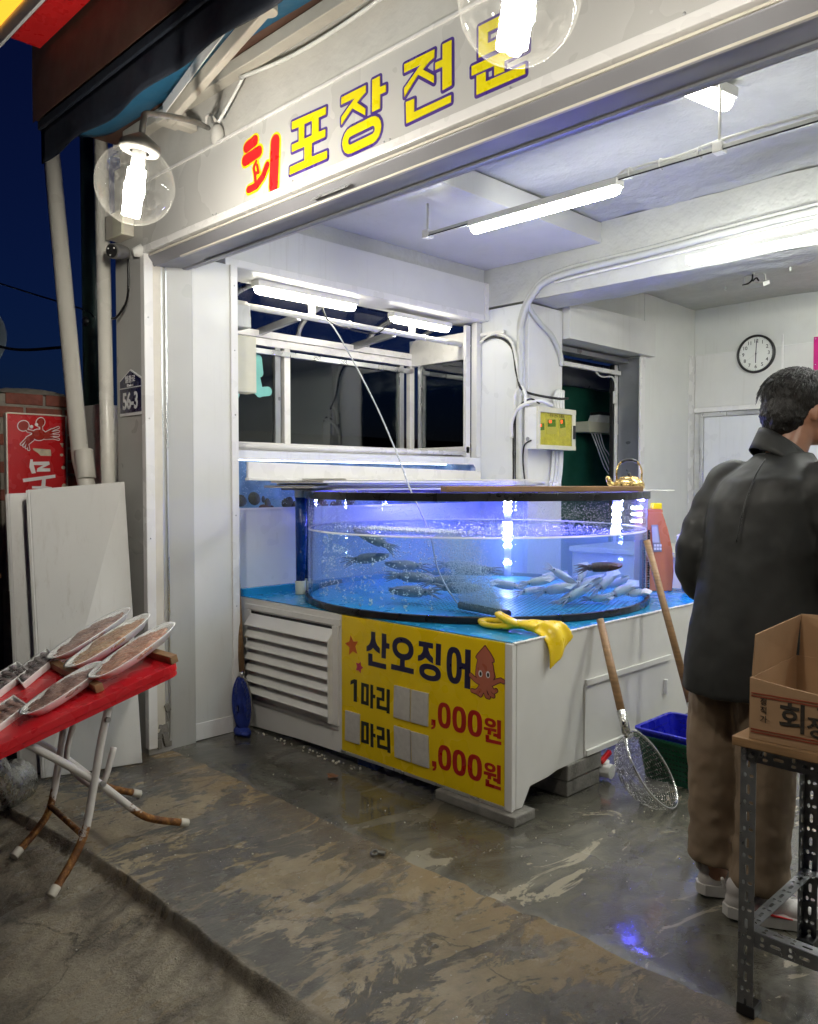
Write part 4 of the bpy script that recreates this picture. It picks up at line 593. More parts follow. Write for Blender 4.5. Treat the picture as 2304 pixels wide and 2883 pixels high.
def globe_lamp(c, wall, label, k=1.0, tilt=0.12):
    c = Vector(c); t = thing('globe_lamp', wall, label, 'lamp', 'glass globe lamps along the sign')
    Mt = Matrix.Rotation(tilt, 3, 'Y') @ Matrix.Rotation(-0.10, 3, 'X'); r = 0.110 * k; ax = Mt @ Vector((0, 0, 1))
    prof = [(max(0.002, r * math.sin(a)), -r * math.cos(a)) for a in [math.pi * 0.86 * i / 20 for i in range(21)]]
    MB().lathe(prof, c, 36, Mt).build('globe', 'globe_glass', t)
    MB().lathe([(0.009, 0.146), (0.019, 0.140), (0.040, 0.126), (0.055, 0.115), (0.058, 0.103), (0.053, 0.092), (0.027, 0.092)], c, 24, Mt * k).build('cap', 'lamp_metal', t)
    MB().lathe([(0.002, 0.03), (0.017, 0.03), (0.019, 0.055), (0.019, 0.105)], c, 16, Mt * k).build('socket', 'white_plastic', t)
    b = MB()
    k_ = k
    for i4 in range(4):
        a = i4 * math.pi / 2 + 0.4; q = Mt @ Vector((0.016 * k_ * math.cos(a), 0.016 * k_ * math.sin(a), 0))
        b.tube([c + q + ax * k * (0.040 - 0.125 * i / 6) for i in range(7)], 0.0135 * k, 10)
    b.build('bulb', 'bulb_glow', t)
    top = c + ax * 0.14 * k; w_ = Vector(wall)
    out = Vector((top.x + (w_.x - top.x) * .12, top.y + (w_.y - top.y) * .10, top.z + (w_.z - top.z) * .22 + 0.03))
    MB().tube(spline([top, top + ax * 0.05, out, out + (w_ - out) * 0.5 + Vector((0, 0, .015)), w_ + Vector((0, -.06, .0))], 6), 0.011, 10).build('arm', 'lamp_metal', t)
    m = MB().ell(w_ + Vector((0, -.015, -.02)), (0.035, 0.03, 0.05), None, 14, 9); m.tube(arc_pts(w_ + Vector((0, -.045, 0.02)), 0.035, 0, math.pi, 8, (1, 0, 0), (0, -0.4, 1)), 0.006, 8)
    m.build('wall_mount', 'plaster_out', t)
    return t
globe_lamp((-2.628, 1.326, 2.379), (-3.17, 2.0, 2.915), 'lit glass globe lamp at the left end of the shop sign', 1.182)
globe_lamp((-0.886, 1.154, 2.209), (-1.45, 2.0, 2.93), 'lit glass globe lamp hanging in front of the last sign letter', 0.955)

globe_lamp((0.85, 1.15, 2.26), (0.55, 2.0, 2.93), 'added glass globe lamp, unseen beyond the right edge')  # extra lamp out of view, added to light the ground and the customer

# ---------------------------------------------------------------- awning and slab above
surf('awning_navy', (0.006, 0.010, 0.020), 0.75, var=0.2, vs=5)
surf('awning_blue', (0.012, 0.13, 0.26), 0.6, var=0.1, vs=4, bump=0.15, bs=12, bd=0.02)
surf('arm_paint', (0.50, 0.47, 0.41), 0.45, var=0.08, dirt=0.15, dirt_col=(0.3, 0.26, 0.2))
aw = thing('folded_awning', (-3.0, 1.75, 3.0), 'folded blue awning with navy valance above the sign', 'awning')
m = MB(); m.grid(lambda u, v: (-4.12 + 5.6 * u, 1.60 + 0.012 * math.sin(u * 60) * (1 - v), 2.925 + 0.165 * v + 0.006 * math.sin(u * 34) * (1 - v)), 120, 6)
m.build('valance', 'awning_navy', aw, solid=0.004)
m = MB(); m.grid(lambda u, v: (-4.05 + 5.5 * u, 1.615 + 0.36 * v, 3.075 + 0.10 * v - 0.035 * math.sin(v * math.pi) * (1 + .4 * math.sin(u * 21))), 90, 8)
m.build('canvas', 'awning_blue', aw, solid=0.003)
MB().box(-4.13, 1.585, 3.085, 1.5, 1.63, 3.125).build('front_bar', 'awning_navy', aw, bevel=0.004)
MB().box(-3.95, 1.93, 3.075, 1.5, 1.985, 3.130).build('torsion_bar', 'arm_paint', aw, bevel=0.004)
m = MB().bar((-3.30, 1.83, 2.965), (-2.36, 1.67, 2.995), 0.032, 0.060); m.build('folding_arm', 'arm_paint', aw, bevel=0.006)
MB().cyl((-2.34, 1.665, 2.965), (-2.34, 1.665, 3.03), 0.035, 14).build('elbow', 'arm_paint', aw, bevel=0.003)
m = MB().obox((-3.38, 1.88, 3.0), (0.10, 0.10, 0.05)).obox((-3.30, 1.90, 2.95), (0.05, 0.10, 0.03)); m.build('arm_bracket', 'arm_paint', aw, bevel=0.004)
m = MB().bar((-3.30, 1.80, 2.99), (-2.36, 1.63, 3.05), 0.004, 0.05); m.build('lower_hem', 'white_trim', aw)
# painted slab edge over the pavement, white cable along the wall
sl = thing('overhanging_slab', (-3.9, 1.6, 3.15), 'brown painted concrete slab edge above the awning', 'eaves')
m = MB(); m.grid(lambda u, v: (-4.16 + 6.5 * u, 1.575 + 0.005 * fbm(u * 8, v, 3), 3.125 + 0.48 * v), 70, 5); m.box(-4.16, 1.59, 3.14, 2.3, 2.10, 3.62)
m.build('edge', 'brown_paint', sl)
cbl = MB().tube(spline([(-3.12, 1.96, 2.93), (-3.05, 1.975, 3.0), (-2.95, 1.975, 3.07)], 6), 0.007, 8); cbl.tube(spline([(-2.95, 1.96, 3.06), (-2.6, 1.97, 3.03), (-2.2, 1.97, 3.035), (-1.8, 1.97, 3.08)], 8), 0.008, 8)
tag(cbl.build('lamp_cable', 'white_plastic'), 'white cable drooping along the wall under the awning bar', 'cable')
# sign of the next shop at the top corner
emit('orange_face', (1.0, 0.42, 0.03), 1.3)
ns = thing('neighbour_sign', (-4.0, 1.42, 3.42), 'corner of a lit orange sign with white and red border', 'sign')
MB().box(-4.005, 1.425, 3.416, -2.6, 1.555, 3.95).build('red_box', 'red_letter', ns, bevel=0.002)
MB().box(-4.20, 1.410, 3.420, -2.6, 1.424, 3.95).build('white_border', 'white_print', ns, bevel=0.002)
MB().box(-4.19, 1.400, 3.500, -2.6, 1.409, 3.95).build('lit_face', 'orange_face', ns)
# ---------------------------------------------------------------- left of the shop
surf('pvc_pipe', (0.62, 0.60, 0.54), 0.35, var=0.05, vs=3, dirt=0.14, dirt_col=(0.40, 0.36, 0.28))
surf('pvc_pipe_white', (0.70, 0.68, 0.62), 0.25, var=0.05, vs=3, dirt=0.12, dirt_col=(0.42, 0.38, 0.30))
surf('post_green', (0.028, 0.055, 0.050), 0.4, var=0.25, vs=5, dirt=0.3, dirt_col=(0.05, 0.035, 0.02))
surf('brick_red', (0.165, 0.045, 0.028), 0.75, var=0.3, vs=16, dirt=0.08, dirt_col=(0.55, 0.5, 0.42), bump=0.3, bs=60)
surf('mortar', (0.20, 0.185, 0.155), 0.85, var=0.2, vs=20, bump=0.5, bs=50)
surf('sign_red', (0.50, 0.014, 0.018), 0.28, var=0.08, vs=4, dirt=0.05, dirt_col=(0.6, 0.5, 0.45))
lp = thing('leaning_pipe', (-4.24, 1.85, 0), 'leaning cream drain pipe with a collar at the left of the shop', 'pipe')
MB().tube([(-4.175, 1.85, 0.0), (-4.235, 1.85, 1.36), (-4.31, 1.85, 1.50), (-4.49, 1.85, 2.452), (-4.67, 1.85, 3.40)], 0.044, 18).build('pipe', 'pvc_pipe', lp)
MB().tube([(-4.238, 1.85, 1.40), (-4.27, 1.85, 1.55)], 0.0475, 18).build('collar', 'pvc_pipe', lp, bevel=0.002)
o = MB().tube([(-4.15, 1.93, 0.0), (-4.158, 1.93, 1.36), (-4.196, 1.93, 3.2)], 0.036, 18).build('drain_pipe', 'pvc_pipe_white')
tag(o, 'glossy white downpipe beside the grey pillar', 'pipe')
tag(MB().tube([(-5.05, 2.25, 1.75), (-5.05, 2.25, 3.7)], 0.055, 14).build('green_post', 'post_green'), 'dark green steel post between the two white pipes', 'post')
m = MB(); m.grid(lambda u, v: (-4.72 + 0.26 * u, 2.04 + 0.008 * fbm(u, v * 3, 4), 1.82 * v), 8, 40); m.box(-4.72, 2.06, 0, -4.46, 2.35, 1.815)
tag(m.build('painted_stub_wall', 'plaster_out'), 'short white painted wall stub between the pipes', 'wall')
# brick pillar with a red crab sign; its broad side looks along the street towards +X
bp = thing('brick_pillar', (-4.8, 1.76, 0), 'red brick pillar with mortar joints behind the crab sign', 'pillar')
bxx = -4.635
MB().box(-4.95, 1.56, -0.05, bxx - 0.004, 1.965, 1.855).build('core', 'mortar', bp)
brick_me = None
for row in range(26):
    off = 0.0 if row % 2 else 0.105
    for k in range(-1, 4):
        y0, y1 = 1.485 + off + k * 0.21, 1.485 + off + k * 0.21 + 0.196
        y0, y1 = max(y0, 1.555), min(y1, 1.97)
        z0 = 1.862 - row * 0.074
        if y1 - y0 < 0.03 or z0 < 0 or row > 7: continue
        MB().box(-4.80, y0, z0 - 0.060, bxx + random.uniform(0, .004), y1, z0).build('brick', 'brick_red', bp, bevel=0.004)
m = MB(); m.grid(lambda u, v: (-4.95 + 0.315 * u, 1.555 + 0.415 * v, 1.862 + 0.045 * math.sin(math.pi * u) * math.sin(math.pi * v) ** 0.4 + 0.004 * fbm(u * 3, v * 6, 2)), 10, 16)
m.build('mortar_cap', 'mortar', bp)
cs = thing('crab_sign', (-4.60, 1.74, 0.8), 'red sign board with a crab and white lettering on the brick pillar', 'sign')
X0 = -4.60; fnx = lambda a, b, h: (X0 + h, 1.584 + (a - 1.225) * 0.642, 1.746 - (1.80 - b) * 0.642)
MB().box(X0 - 0.03, 1.584, 0.80, X0, 1.892, 1.746).build('board', 'sign_red', cs, bevel=0.003)
m = MB()
for y in (1.580, 1.896): m.box(X0 - 0.033, y - 0.004, 0.80, X0 + 0.003, y + 0.004, 1.750)
m.box(X0 - 0.033, 1.584, 1.747, X0 + 0.003, 1.892, 1.754); m.build('edge_trim', 'cream_trim', cs)
# plain printed crab: shell, claws, legs with a white outline
surf('crab_red', (0.34, 0.03, 0.02), 0.3, var=0.15)
cxy, czz = 1.478, 1.635
def oval(cy_, cz_, ry, rz, rot=0.0, n=18):
    return [(cy_ + ry * math.cos(t) * math.cos(rot) - rz * math.sin(t) * math.sin(rot), cz_ + ry * math.cos(t) * math.sin(rot) + rz * math.sin(t) * math.cos(rot)) for t in [2 * math.pi * i / n for i in range(n)]]
crab, crab_w, k = MB(), MB(), 0
shapes = [oval(cxy, czz, 0.058, 0.046, 0.1), oval(cxy - 0.125, czz + 0.07, 0.045, 0.040, 0.6), oval(cxy + 0.015, czz + 0.105, 0.032, 0.040, -0.5)]
legs = []
for i in range(4):
    a = 0.35 - i * 0.28
    legs.append([(cxy + 0.05, czz + 0.01 - 0.012 * i), (cxy + 0.11, czz + 0.045 - 0.022 * i), (cxy + 0.165, czz + 0.07 - 0.034 * i)])
    legs.append([(cxy - 0.05, czz - 0.005 - 0.012 * i), (cxy - 0.095, czz - 0.030 - 0.016 * i), (cxy - 0.145 + 0.02 * i, czz - 0.085 - 0.014 * i)])
legs += [[(cxy - 0.045, czz + 0.02), (cxy - 0.09, czz + 0.03), (cxy - 0.12, czz + 0.06)], [(cxy + 0.02, czz + 0.04), (cxy + 0.02, czz + 0.08)]]
for s_ in shapes:
    for g in grow(s_, 0.007): k += 1; crab_w.prism([g], fnx, 0.0002, 0.001 + 0.00001 * k)
    k += 1; crab.prism([s_], fnx, 0.0004, 0.0030 + 0.00004 * k * .2)
for L in legs:
    for i in range(len(L) - 1):
        k += 1; crab_w.prism([capsule_poly(L[i], L[i + 1], 0.015 - 0.003 * i)], fnx, 0.0002, 0.001 + 0.00001 * k); crab.prism([capsule_poly(L[i], L[i + 1], 0.009 - 0.003 * i)], fnx, 0.0004, 0.0026 + 0.00002 * k)
pc = crab.build('printed_crab', 'crab_red', cs); crab_w.build('crab_outline', 'white_print', pc)
ey = MB()
for (a, b) in ((cxy - 0.06, czz + 0.065), (cxy - 0.02, czz + 0.085)): ey.prism([oval(a, b, 0.013, 0.014)], fnx, 0.001, 0.0060)
ey.build('printed_eye', 'white_print', pc)
# torn white letter, stickers
wl_ = MB()
for q in ([(1.405, 1.425), (1.425, 1.425), (1.425, 1.405), (1.560, 1.410), (1.565, 1.385), (1.500, 1.352), (1.568, 1.352), (1.568, 1.325), (1.455, 1.322), (1.462, 1.350), (1.510, 1.378), (1.432, 1.378), (1.448, 1.310), (1.415, 1.305), (1.395, 1.36)],
          [(1.340, 1.262), (1.610, 1.298), (1.612, 1.272), (1.345, 1.232)], [(1.50, 1.262), (1.530, 1.268), (1.525, 1.20), (1.58, 1.19), (1.58, 1.165), (1.415, 1.18), (1.415, 1.20), (1.49, 1.20)], [(1.40, 1.15), (1.59, 1.15), (1.59, 1.12), (1.40, 1.12)]):
    wl_.prism([q], fnx, 0.0003, 0.002)
wl_.build('printed_letter', 'white_print', cs)
surf('torn_sticker', (0.52, 0.46, 0.34), 0.6, var=0.25, vs=20)
for q in ([(1.425, 1.52), (1.575, 1.512), (1.578, 1.458), (1.49, 1.458), (1.47, 1.48), (1.43, 1.505)], [(1.655, 1.57), (1.69, 1.57), (1.68, 1.53), (1.668, 1.545)], oval(1.668, 1.468, .014, .012), oval(1.682, 1.36, .018, .016), oval(1.685, 1.20, .02, .02)):
    MB().prism([q], fnx, 0.0003, 0.0015).build('torn_sticker', 'torn_sticker', cs)
# leaning sandwich panels
def lean_panel(b0, b1, t0, t1, th, label):
    b0, b1, t0, t1 = map(Vector, (b0, b1, t0, t1)); nrm = (b1 - b0).cross(t0 - b0).normalized() * th
    t = thing('sandwich_panel', b0, label, 'panel', 'sandwich panels leaning at the pillar')
    m = MB(); i0 = len(m.v); m.v += [b0, b1, t1, t0, b0 - nrm, b1 - nrm, t1 - nrm, t0 - nrm]
    for q in ((0, 1, 2, 3), (7, 6, 5, 4), (0, 4, 5, 1), (1, 5, 6, 2), (2, 6, 7, 3), (3, 7, 4, 0)): m.face(q)
    m.build('sheet', 'white_panel', t, bevel=0.003)
    e = MB(); d = (b1 - b0).normalized()
    for f in (0.004, 0.012): e.bar(b0 - nrm * 0.5 - d * f, t0 - nrm * 0.5 - d * f, 0.9 * th if f < .01 else 0.4 * th, 0.008, upv=d)
    e.build('tongue_edge', 'white_panel', t)
    return t
lean_panel((-3.885, 1.478, 0.0), (-3.755, 1.898, 0.0), (-4.195, 1.545, 1.345), (-3.985, 1.935, 1.385), 0.05, 'tall white sandwich panel leaning nearest the shop pillar')
lean_panel((-4.00, 1.415, 0.0), (-3.90, 1.70, 0.0), (-4.335, 1.495, 1.325), (-4.235, 1.80, 1.34), 0.05, 'second white sandwich panel leaning behind the nearer one')
# dish, duct, dark cabinet, wires
surf('dish_paint', (0.24, 0.30, 0.36), 0.5, var=0.12)
sd = thing('satellite_dish', (-6.6, 1.75, 2.1), 'round grey satellite dish at the left edge', 'satellite dish')
Md = Matrix.Rotation(R(70), 3, 'Y') @ Matrix.Rotation(R(20), 3, 'X')
MB().lathe([(0.005, -0.05)] + [(0.34 * i / 10, -0.05 + 0.06 * (i / 10) ** 2) for i in range(1, 11)] + [(0.35, 0.012), (0.345, 0.002), (0.2, -0.04), (0.005, -0.06)], (-6.45, 1.86, 2.43), 32, Md).build('reflector', 'dish_paint', sd)
MB().cyl((-6.6, 2.02, -0.1), (-6.6, 2.02, 2.4), 0.025).build('pole', 'lamp_metal', sd)
surf('foil', (0.55, 0.55, 0.54), 0.28, metal=1.0, var=0.2, vs=25, bump=0.5, bs=14, bd=0.02)
m = MB(); m.tube(spline([(-3.62, 1.05, 0.62), (-3.62, 1.06, 0.42), (-3.63, 1.10, 0.24), (-3.68, 1.20, 0.08), (-3.80, 1.33, 0.05)], 8), 0.10, 28); 
tag(m.build('foil_duct', 'foil', sub=1, disp=[(0.05, 0.012)]), 'crumpled silver foil duct on the ground under the table', 'duct')
ck = thing('dark_cabinet', (-4.6, 1.2, 0), 'dark wooden cabinet with a shelf at the left edge', 'cabinet')
MB().box(-5.0, 0.8, -0.08, -4.62, 1.50, 1.30).build('carcass', 'wood_dark', ck, bevel=0.004)
MB().box(-4.62, 0.8, 0.90, -4.36, 1.46, 0.925).build('shelf', 'wood', ck, bevel=0.003)
m = MB().tube(spline([(-6.2, 1.7, 2.55), (-5.6, 1.9, 2.25), (-5.1, 2.15, 2.22)], 8), 0.010, 6)
tag(m.build('slack_cable', 'rubber_black'), 'black slack cable hanging from the dish to the post', 'cable')
m = MB().tube(spline([(-6.6, 2.0, 2.92), (-5.6, 2.1, 2.62), (-5.05, 2.2, 2.45), (-4.9, 2.2, 2.38)], 8), 0.006, 6); m.ell((-5.0, 2.19, 2.37), (.025, .02, .03))
tag(m.build('upper_cable', 'rubber_black'), 'thin black cable tied to the green post', 'cable')
# junction box, security camera, address plate on the pillar
jb_ = thing('junction_box', (-3.98, 1.95, 2.66), 'cream junction box under the globe lamp', 'junction box')
MB().box(-4.09, 1.90, 2.615, -3.93, 1.978, 2.735).build('body', 'cream_trim', jb_, bevel=0.006)
MB().box(-3.98, 1.885, 2.60, -3.88, 1.90, 2.72).build('lid', 'cream_plastic', jb_, bevel=0.004)
sc_ = thing('security_camera', (-3.86, 1.95, 2.5), 'small black bullet security camera on the grey pillar', 'camera')
cdir = (Vector((-3.70, 1.55, 2.44)) - Vector((-3.87, 1.90, 2.515))).normalized(); c0 = Vector((-3.885, 1.905, 2.515))
MB().tube([c0, c0 + cdir * 0.035, c0 + cdir * 0.085, c0 + cdir * 0.10], [0.030, 0.036, 0.038, 0.036], 20).build('body', 'lamp_metal', sc_, bevel=0.002)
MB().tube([c0 + cdir * 0.099, c0 + cdir * 0.103], 0.031, 20).build('lens', 'black_plastic', sc_)
xx, yy, _ = frame_from(cdir); m = MB()
for a in (0.6, 2.5, 4.2): m.ell(c0 + cdir * 0.104 + xx * 0.021 * math.cos(a) + yy * 0.021 * math.sin(a), (.004, .004, .004))
m.build('sensor', 'white_plastic', sc_)
MB().tube([c0 + Vector((0.02, 0.03, 0.0)), Vector((-3.85, 1.978, 2.53))], [0.020, 0.034], 14).build('mount', 'white_plastic', sc_)
tag(MB().tube(spline([(-3.905, 1.93, 2.49), (-3.915, 1.935, 2.38), (-3.95, 1.94, 2.29), (-4.03, 1.93, 2.225), (-4.08, 1.925, 2.22)], 6), 0.006, 8).build('camera_cable', 'rubber_black'), 'black cable hanging below the security camera', 'cable')
surf('plate_navy', (0.016, 0.016, 0.062), 0.25, var=0.08)
ap = thing('address_plate', (-3.98, 1.976, 1.72), 'dark blue house number plate reading 56-3', 'sign')
pent = [(-4.105, 1.722), (-3.862, 1.722), (-3.862, 1.905), (-3.985, 1.958), (-4.105, 1.905)]
pin = [(-4.098, 1.738), (-3.869, 1.738), (-3.869, 1.900), (-3.985, 1.950), (-4.098, 1.900)]
MB().prism([pent], SGN(1.979), 0.0, 0.006).build('plate', 'white_print', ap, bevel=0.002)
MB().prism([pin], SGN(1.973), 0.0, 0.0015).build('blue_field', 'plate_navy', ap)
MB().box(-4.098, 1.9695, 1.862, -3.869, 1.9715, 1.866).build('rule_line', 'white_print', ap)
text_mesh('house_number', '56-3', 0.118, 'white_print', ap, plane_M((-3.984, 1.9705, 1.793), (1, 0, 0), (0, 0, 1)), bold=0.0028, sx=0.78)
text_mesh('street_name', '일출로', 0.040, 'white_print', ap, plane_M((-3.984, 1.9705, 1.905), (1, 0, 0), (0, 0, 1)), bold=0.0006)
text_mesh('street_name_latin', 'Ilchul-ro', 0.020, 'white_print', ap, plane_M((-3.984, 1.9705, 1.876), (1, 0, 0), (0, 0, 1)))

# ---------------------------------------------------------------- tilted red table with fish trays
surf('red_plastic', (0.55, 0.012, 0.020), 0.30, var=0.05, vs=3, bump=0.05, bs=150, dirt=0.0)
def rusty(name):
    m, t, out = new_mat(name); p = nd(t, 'ShaderNodeBsdfPrincipled'); v = vec(t)
    sep = t.nodes.new('ShaderNodeSeparateXYZ'); t.links.new(v, sep.inputs[0])
    hgt = nd(t, 'ShaderNodeMapRange'); t.links.new(sep.outputs['Z'], hgt.inputs[0]); hgt.inputs[1].default_value = 0.06; hgt.inputs[2].default_value = 0.19; hgt.inputs[3].default_value = 0.34; hgt.inputs[4].default_value = -0.13
    f = ramp(t, math_n(t, 'ADD', nz(t, v, 16, 7, 0.7, 0.5), hgt.outputs[0]), [(0.60, (0, 0, 0)), (0.66, (1, 1, 1))]).outputs[0]
    rust = ramp(t, nz(t, v, 30, 7, 0.7), [(0.3, (0.035, 0.012, 0.005)), (0.5, (0.17, 0.062, 0.012)), (0.65, (0.42, 0.21, 0.05)), (0.75, (0.55, 0.42, 0.2))]).outputs[0]
    t.links.new(mixc(t, f, (0.66, 0.63, 0.60), rust), p.inputs['Base Color'])
    t.links.new(math_n(t, 'ADD', math_n(t, 'MULTIPLY', f, 0.45), 0.3), p.inputs['Roughness'])
    t.links.new(bumpn(t, math_n(t, 'MULTIPLY', nz(t, v, 60, 5, 0.7), f), 0.6, 0.006), p.inputs['Normal'])
    t.links.new(p.outputs[0], out.inputs[0]); MATS[name] = m
rusty('rusty_tube')
TH = math.atan(0.265); TN = Vector((0, -math.sin(TH), math.cos(TH))); TY = Vector((0, math.cos(TH), math.sin(TH))); TO = Vector((-2.88, 1.6, 0.677))
def tp(x, y, h=0.0): return TO + Vector((x, 0, 0)) + TY * y + TN * h
tb = thing('folding_table', (-3.2, 1.4, 0), 'tilted red plastic folding table with rusty white legs', 'table')
def rrect(x0, x1, y0, y1, r, n=6):
    q = []
    for (cx_, cy_, a0) in ((x1 - r, y1 - r, 0), (x0 + r, y1 - r, 90), (x0 + r, y0 + r, 180), (x1 - r, y0 + r, 270)):
        for k in range(n + 1): a = R(a0 + 90 * k / n); q.append((cx_ + r * math.cos(a), cy_ + r * math.sin(a)))
    return q
m = MB(); m.prism([rrect(-0.66, 0.0, -1.15, 0.02, 0.055)], lambda a, b, h: tp(a, b, h), -0.030, 0.0); m.build('tabletop', 'red_plastic', tb, bevel=0.008, seg=3)
m = MB(); m.prism([rrect(-0.655, -0.005, -1.145, 0.015, 0.05), rrect(-0.63, -0.03, -1.12, -0.01, 0.04)], lambda a, b, h: tp(a, b, h), -0.05, -0.028); m.build('rim_skirt', 'red_plastic', tb, bevel=0.004)
def leg(pts, r=0.0145):
    t_ = MB().tube(spline(pts, 5), r, 12).build('leg', 'rusty_tube', tb); p_ = Vector(pts[-1]); d = (p_ - Vector(pts[-2])).normalized()
    MB().tube([p_ - d * 0.03, p_ + d * 0.008], r * 1.18, 12).build('foot_cap', 'cream_trim', t_, bevel=0.002)
leg([(-2.95, 1.375, 0.60), (-2.95, 1.33, 0.42), (-2.94, 1.29, 0.24), (-2.93, 1.255, 0.105), (-2.90, 1.19, 0.02), (-2.86, 1.105, -0.05)])
leg([(-2.97, 1.02, 0.50), (-2.96, 1.20, 0.36), (-2.955, 1.33, 0.25), (-2.95, 1.465, 0.112), (-2.95, 1.54, 0.06), (-2.95, 1.675, 0.006)])
leg([(-3.40, 1.42, 0.60), (-3.38, 1.375, 0.42), (-3.36, 1.335, 0.24), (-3.34, 1.29, 0.07), (-3.31, 1.22, 0.0), (-3.265, 1.125, -0.05)])
leg([(-3.42, 1.04, 0.50), (-3.41, 1.22, 0.36), (-3.40, 1.36, 0.25), (-3.39, 1.49, 0.12), (-3.38, 1.56, 0.065), (-3.36, 1.68, 0.012)])
MB().tube([(-2.93, 1.25, 0.09), (-3.34, 1.288, 0.075)], 0.011, 10).build('stretcher', 'rusty_tube', tb)
MB().tube([(-2.95, 1.46, 0.118), (-3.39, 1.487, 0.125)], 0.011, 10).build('stretcher', 'rusty_tube', tb)
MB().tube(spline([(-3.33, 1.44, 0.56), (-3.33, 1.36, 0.30), (-3.30, 1.36, 0.22), (-3.10, 1.36, 0.20), (-3.02, 1.37, 0.24), (-3.02, 1.41, 0.36)], 6), 0.012, 10).build('locking_loop', 'rusty_tube', tb)
m = MB()
for p_ in ((-2.935, 1.325, 0.262), (-2.932, 1.345, 0.50)): m.cyl((p_[0] - .005, p_[1], p_[2]), (p_[0] + 0.012, p_[1], p_[2]), 0.010, 10)
m.build('pivot_bolt', 'screw', tb)
for i, (a, b, lb) in enumerate((((-0.80, -0.012), (-0.005, 0.0), 'square wooden batten across the high end of the red table'), ((-0.55, -0.255), (-0.06, -0.285), 'square wooden batten across the middle of the red table'))):
    o = MB().bar(tp(a[0], a[1], 0.0165), tp(b[0], b[1], 0.0165), 0.032, 0.032, upv=TN).build('wooden_batten', 'wood', bevel=0.003)
    tag(o, lb, 'batten', 'battens on the red table')
surf('foam_tray', (0.85, 0.85, 0.83), 0.45, var=0.03)
clear('cling_film', (0.99, 0.99, 0.99), 0.0, 0.12, 1.20, wavy=0.9, ws=26, dust=0.0)
def fish_mat(name, c0, c1, c2, sc_=18):
    m, t, out = new_mat(name); p = nd(t, 'ShaderNodeBsdfPrincipled', Roughness=0.28); v = vec(t, (1.0, 0.35, 1.0))
    t.links.new(ramp(t, nz(t, v, sc_, 8, 0.7, 1.2), [(0.30, c0), (0.5, c1), (0.68, c2)]).outputs[0], p.inputs['Base Color'])
    p.inputs['Subsurface Weight'].default_value = 0.15; p.inputs['Subsurface Radius'].default_value = (.01, .005, .004)
    t.links.new(bumpn(t, nz(t, v, 60, 5, 0.7), 0.4, 0.006), p.inputs['Normal']); t.links.new(p.outputs[0], out.inputs[0]); MATS[name] = m
fish_mat('pink_flesh', (0.26, 0.10, 0.08), (0.52, 0.27, 0.19), (0.62, 0.42, 0.30))
fish_mat('peach_flesh', (0.26, 0.09, 0.06), (0.50, 0.30, 0.19), (0.60, 0.46, 0.29))
fish_mat('grey_flesh', (0.16, 0.085, 0.08), (0.38, 0.24, 0.20), (0.52, 0.37, 0.30))
fish_mat('mackerel', (0.014, 0.015, 0.02), (0.16, 0.13, 0.13), (0.52, 0.42, 0.41), 30)
def boat_tray(a, b, wd, flesh, label, ha=0.03, hb=0.05, film_twist=False):
    A, B = tp(a[0], a[1], ha), tp(b[0], b[1], hb); L = (B - A).length; ey = (B - A).normalized(); ex = ey.cross(TN).normalized(); en = ex.cross(ey)
    t = thing('fish_tray', (A + B) / 2, label, 'tray', 'wrapped fish trays on the red table'); Cc = (A + B) / 2
    def P(u, v_, h): return Cc + ey * (u * L / 2) + ex * (v_ * wd / 2) + en * h
    N = 40; m = MB(); rings = []
    for (k, h) in ((0.80, -0.020), (0.98, 0.010), (1.02, 0.014), (0.955, 0.013), (0.78, -0.012)):
        rings.append([P(k * math.copysign(abs(math.cos(2 * math.pi * i / N)) ** 0.86, math.cos(2 * math.pi * i / N)), k * math.copysign(abs(math.sin(2 * math.pi * i / N)) ** 0.72, math.sin(2 * math.pi * i / N)), h) for i in range(N)])
    for r_ in rings: m.v += r_
    for j in range(len(rings) - 1):
        for i in range(N): m.face((j * N + i, j * N + (i + 1) % N, (j + 1) * N + (i + 1) % N, (j + 1) * N + i), 0, True)
    m.face(range(N)); m.face([4 * N + i for i in range(N)]); m.build('dish', 'foam_tray', t)
    f = MB(); n_f = 5 if wd > 0.12 else 4
    for i in range(n_f):
        vv = -0.60 + 1.2 * i / (n_f - 1); ln = 0.90 * math.sqrt(max(0.1, 1 - vv * vv))
        pts = [P(ln * (-1 + 2 * q / 8) + random.uniform(-.02, .02), vv + 0.10 * math.sin(q + i), 0.004 + 0.003 * math.sin(q * 2.2 + i)) for q in range(9)]
        f.tube(spline(pts, 3), [wd * 0.16 * max(0.12, math.sin(math.pi * (0.06 + 0.88 * q / 24))) * random.uniform(.85, 1.1) for q in range(25)], 10, flat=0.62)
    f.build('fish_pieces', flesh, t, remesh=0.0045, smooth_it=3, disp=[(0.012, 0.006)])
    w_ = MB(); w_.grid(lambda u, v_: P(1.01 * (1 - v_) * math.copysign(abs(math.cos(2 * math.pi * u)) ** 0.86, math.cos(2 * math.pi * u)), 1.01 * (1 - v_) * math.copysign(abs(math.sin(2 * math.pi * u)) ** 0.72, math.sin(2 * math.pi * u)), 0.013 + 0.010 * (1 - (1 - v_) ** 2) + 0.0025 * fbm(math.cos(6.28 * u) * 3 * (1 - v_), math.sin(6.28 * u) * 3 * (1 - v_), 1.7)), 40, 8, cu=True)
    if film_twist:
        w_.tube([P(-0.96, 0, 0.006), P(-1.08, 0.05, 0.002), P(-1.22, 0.1, -0.004)], [0.024, 0.012, 0.022], 12)
    w_.build('film', 'cling_film', t); return t
boat_tray((-0.515, -0.275), (-0.69, 0.165), 0.135, 'grey_flesh', 'oval wrapped fish tray farthest back at the high end of the table', 0.045, 0.075)
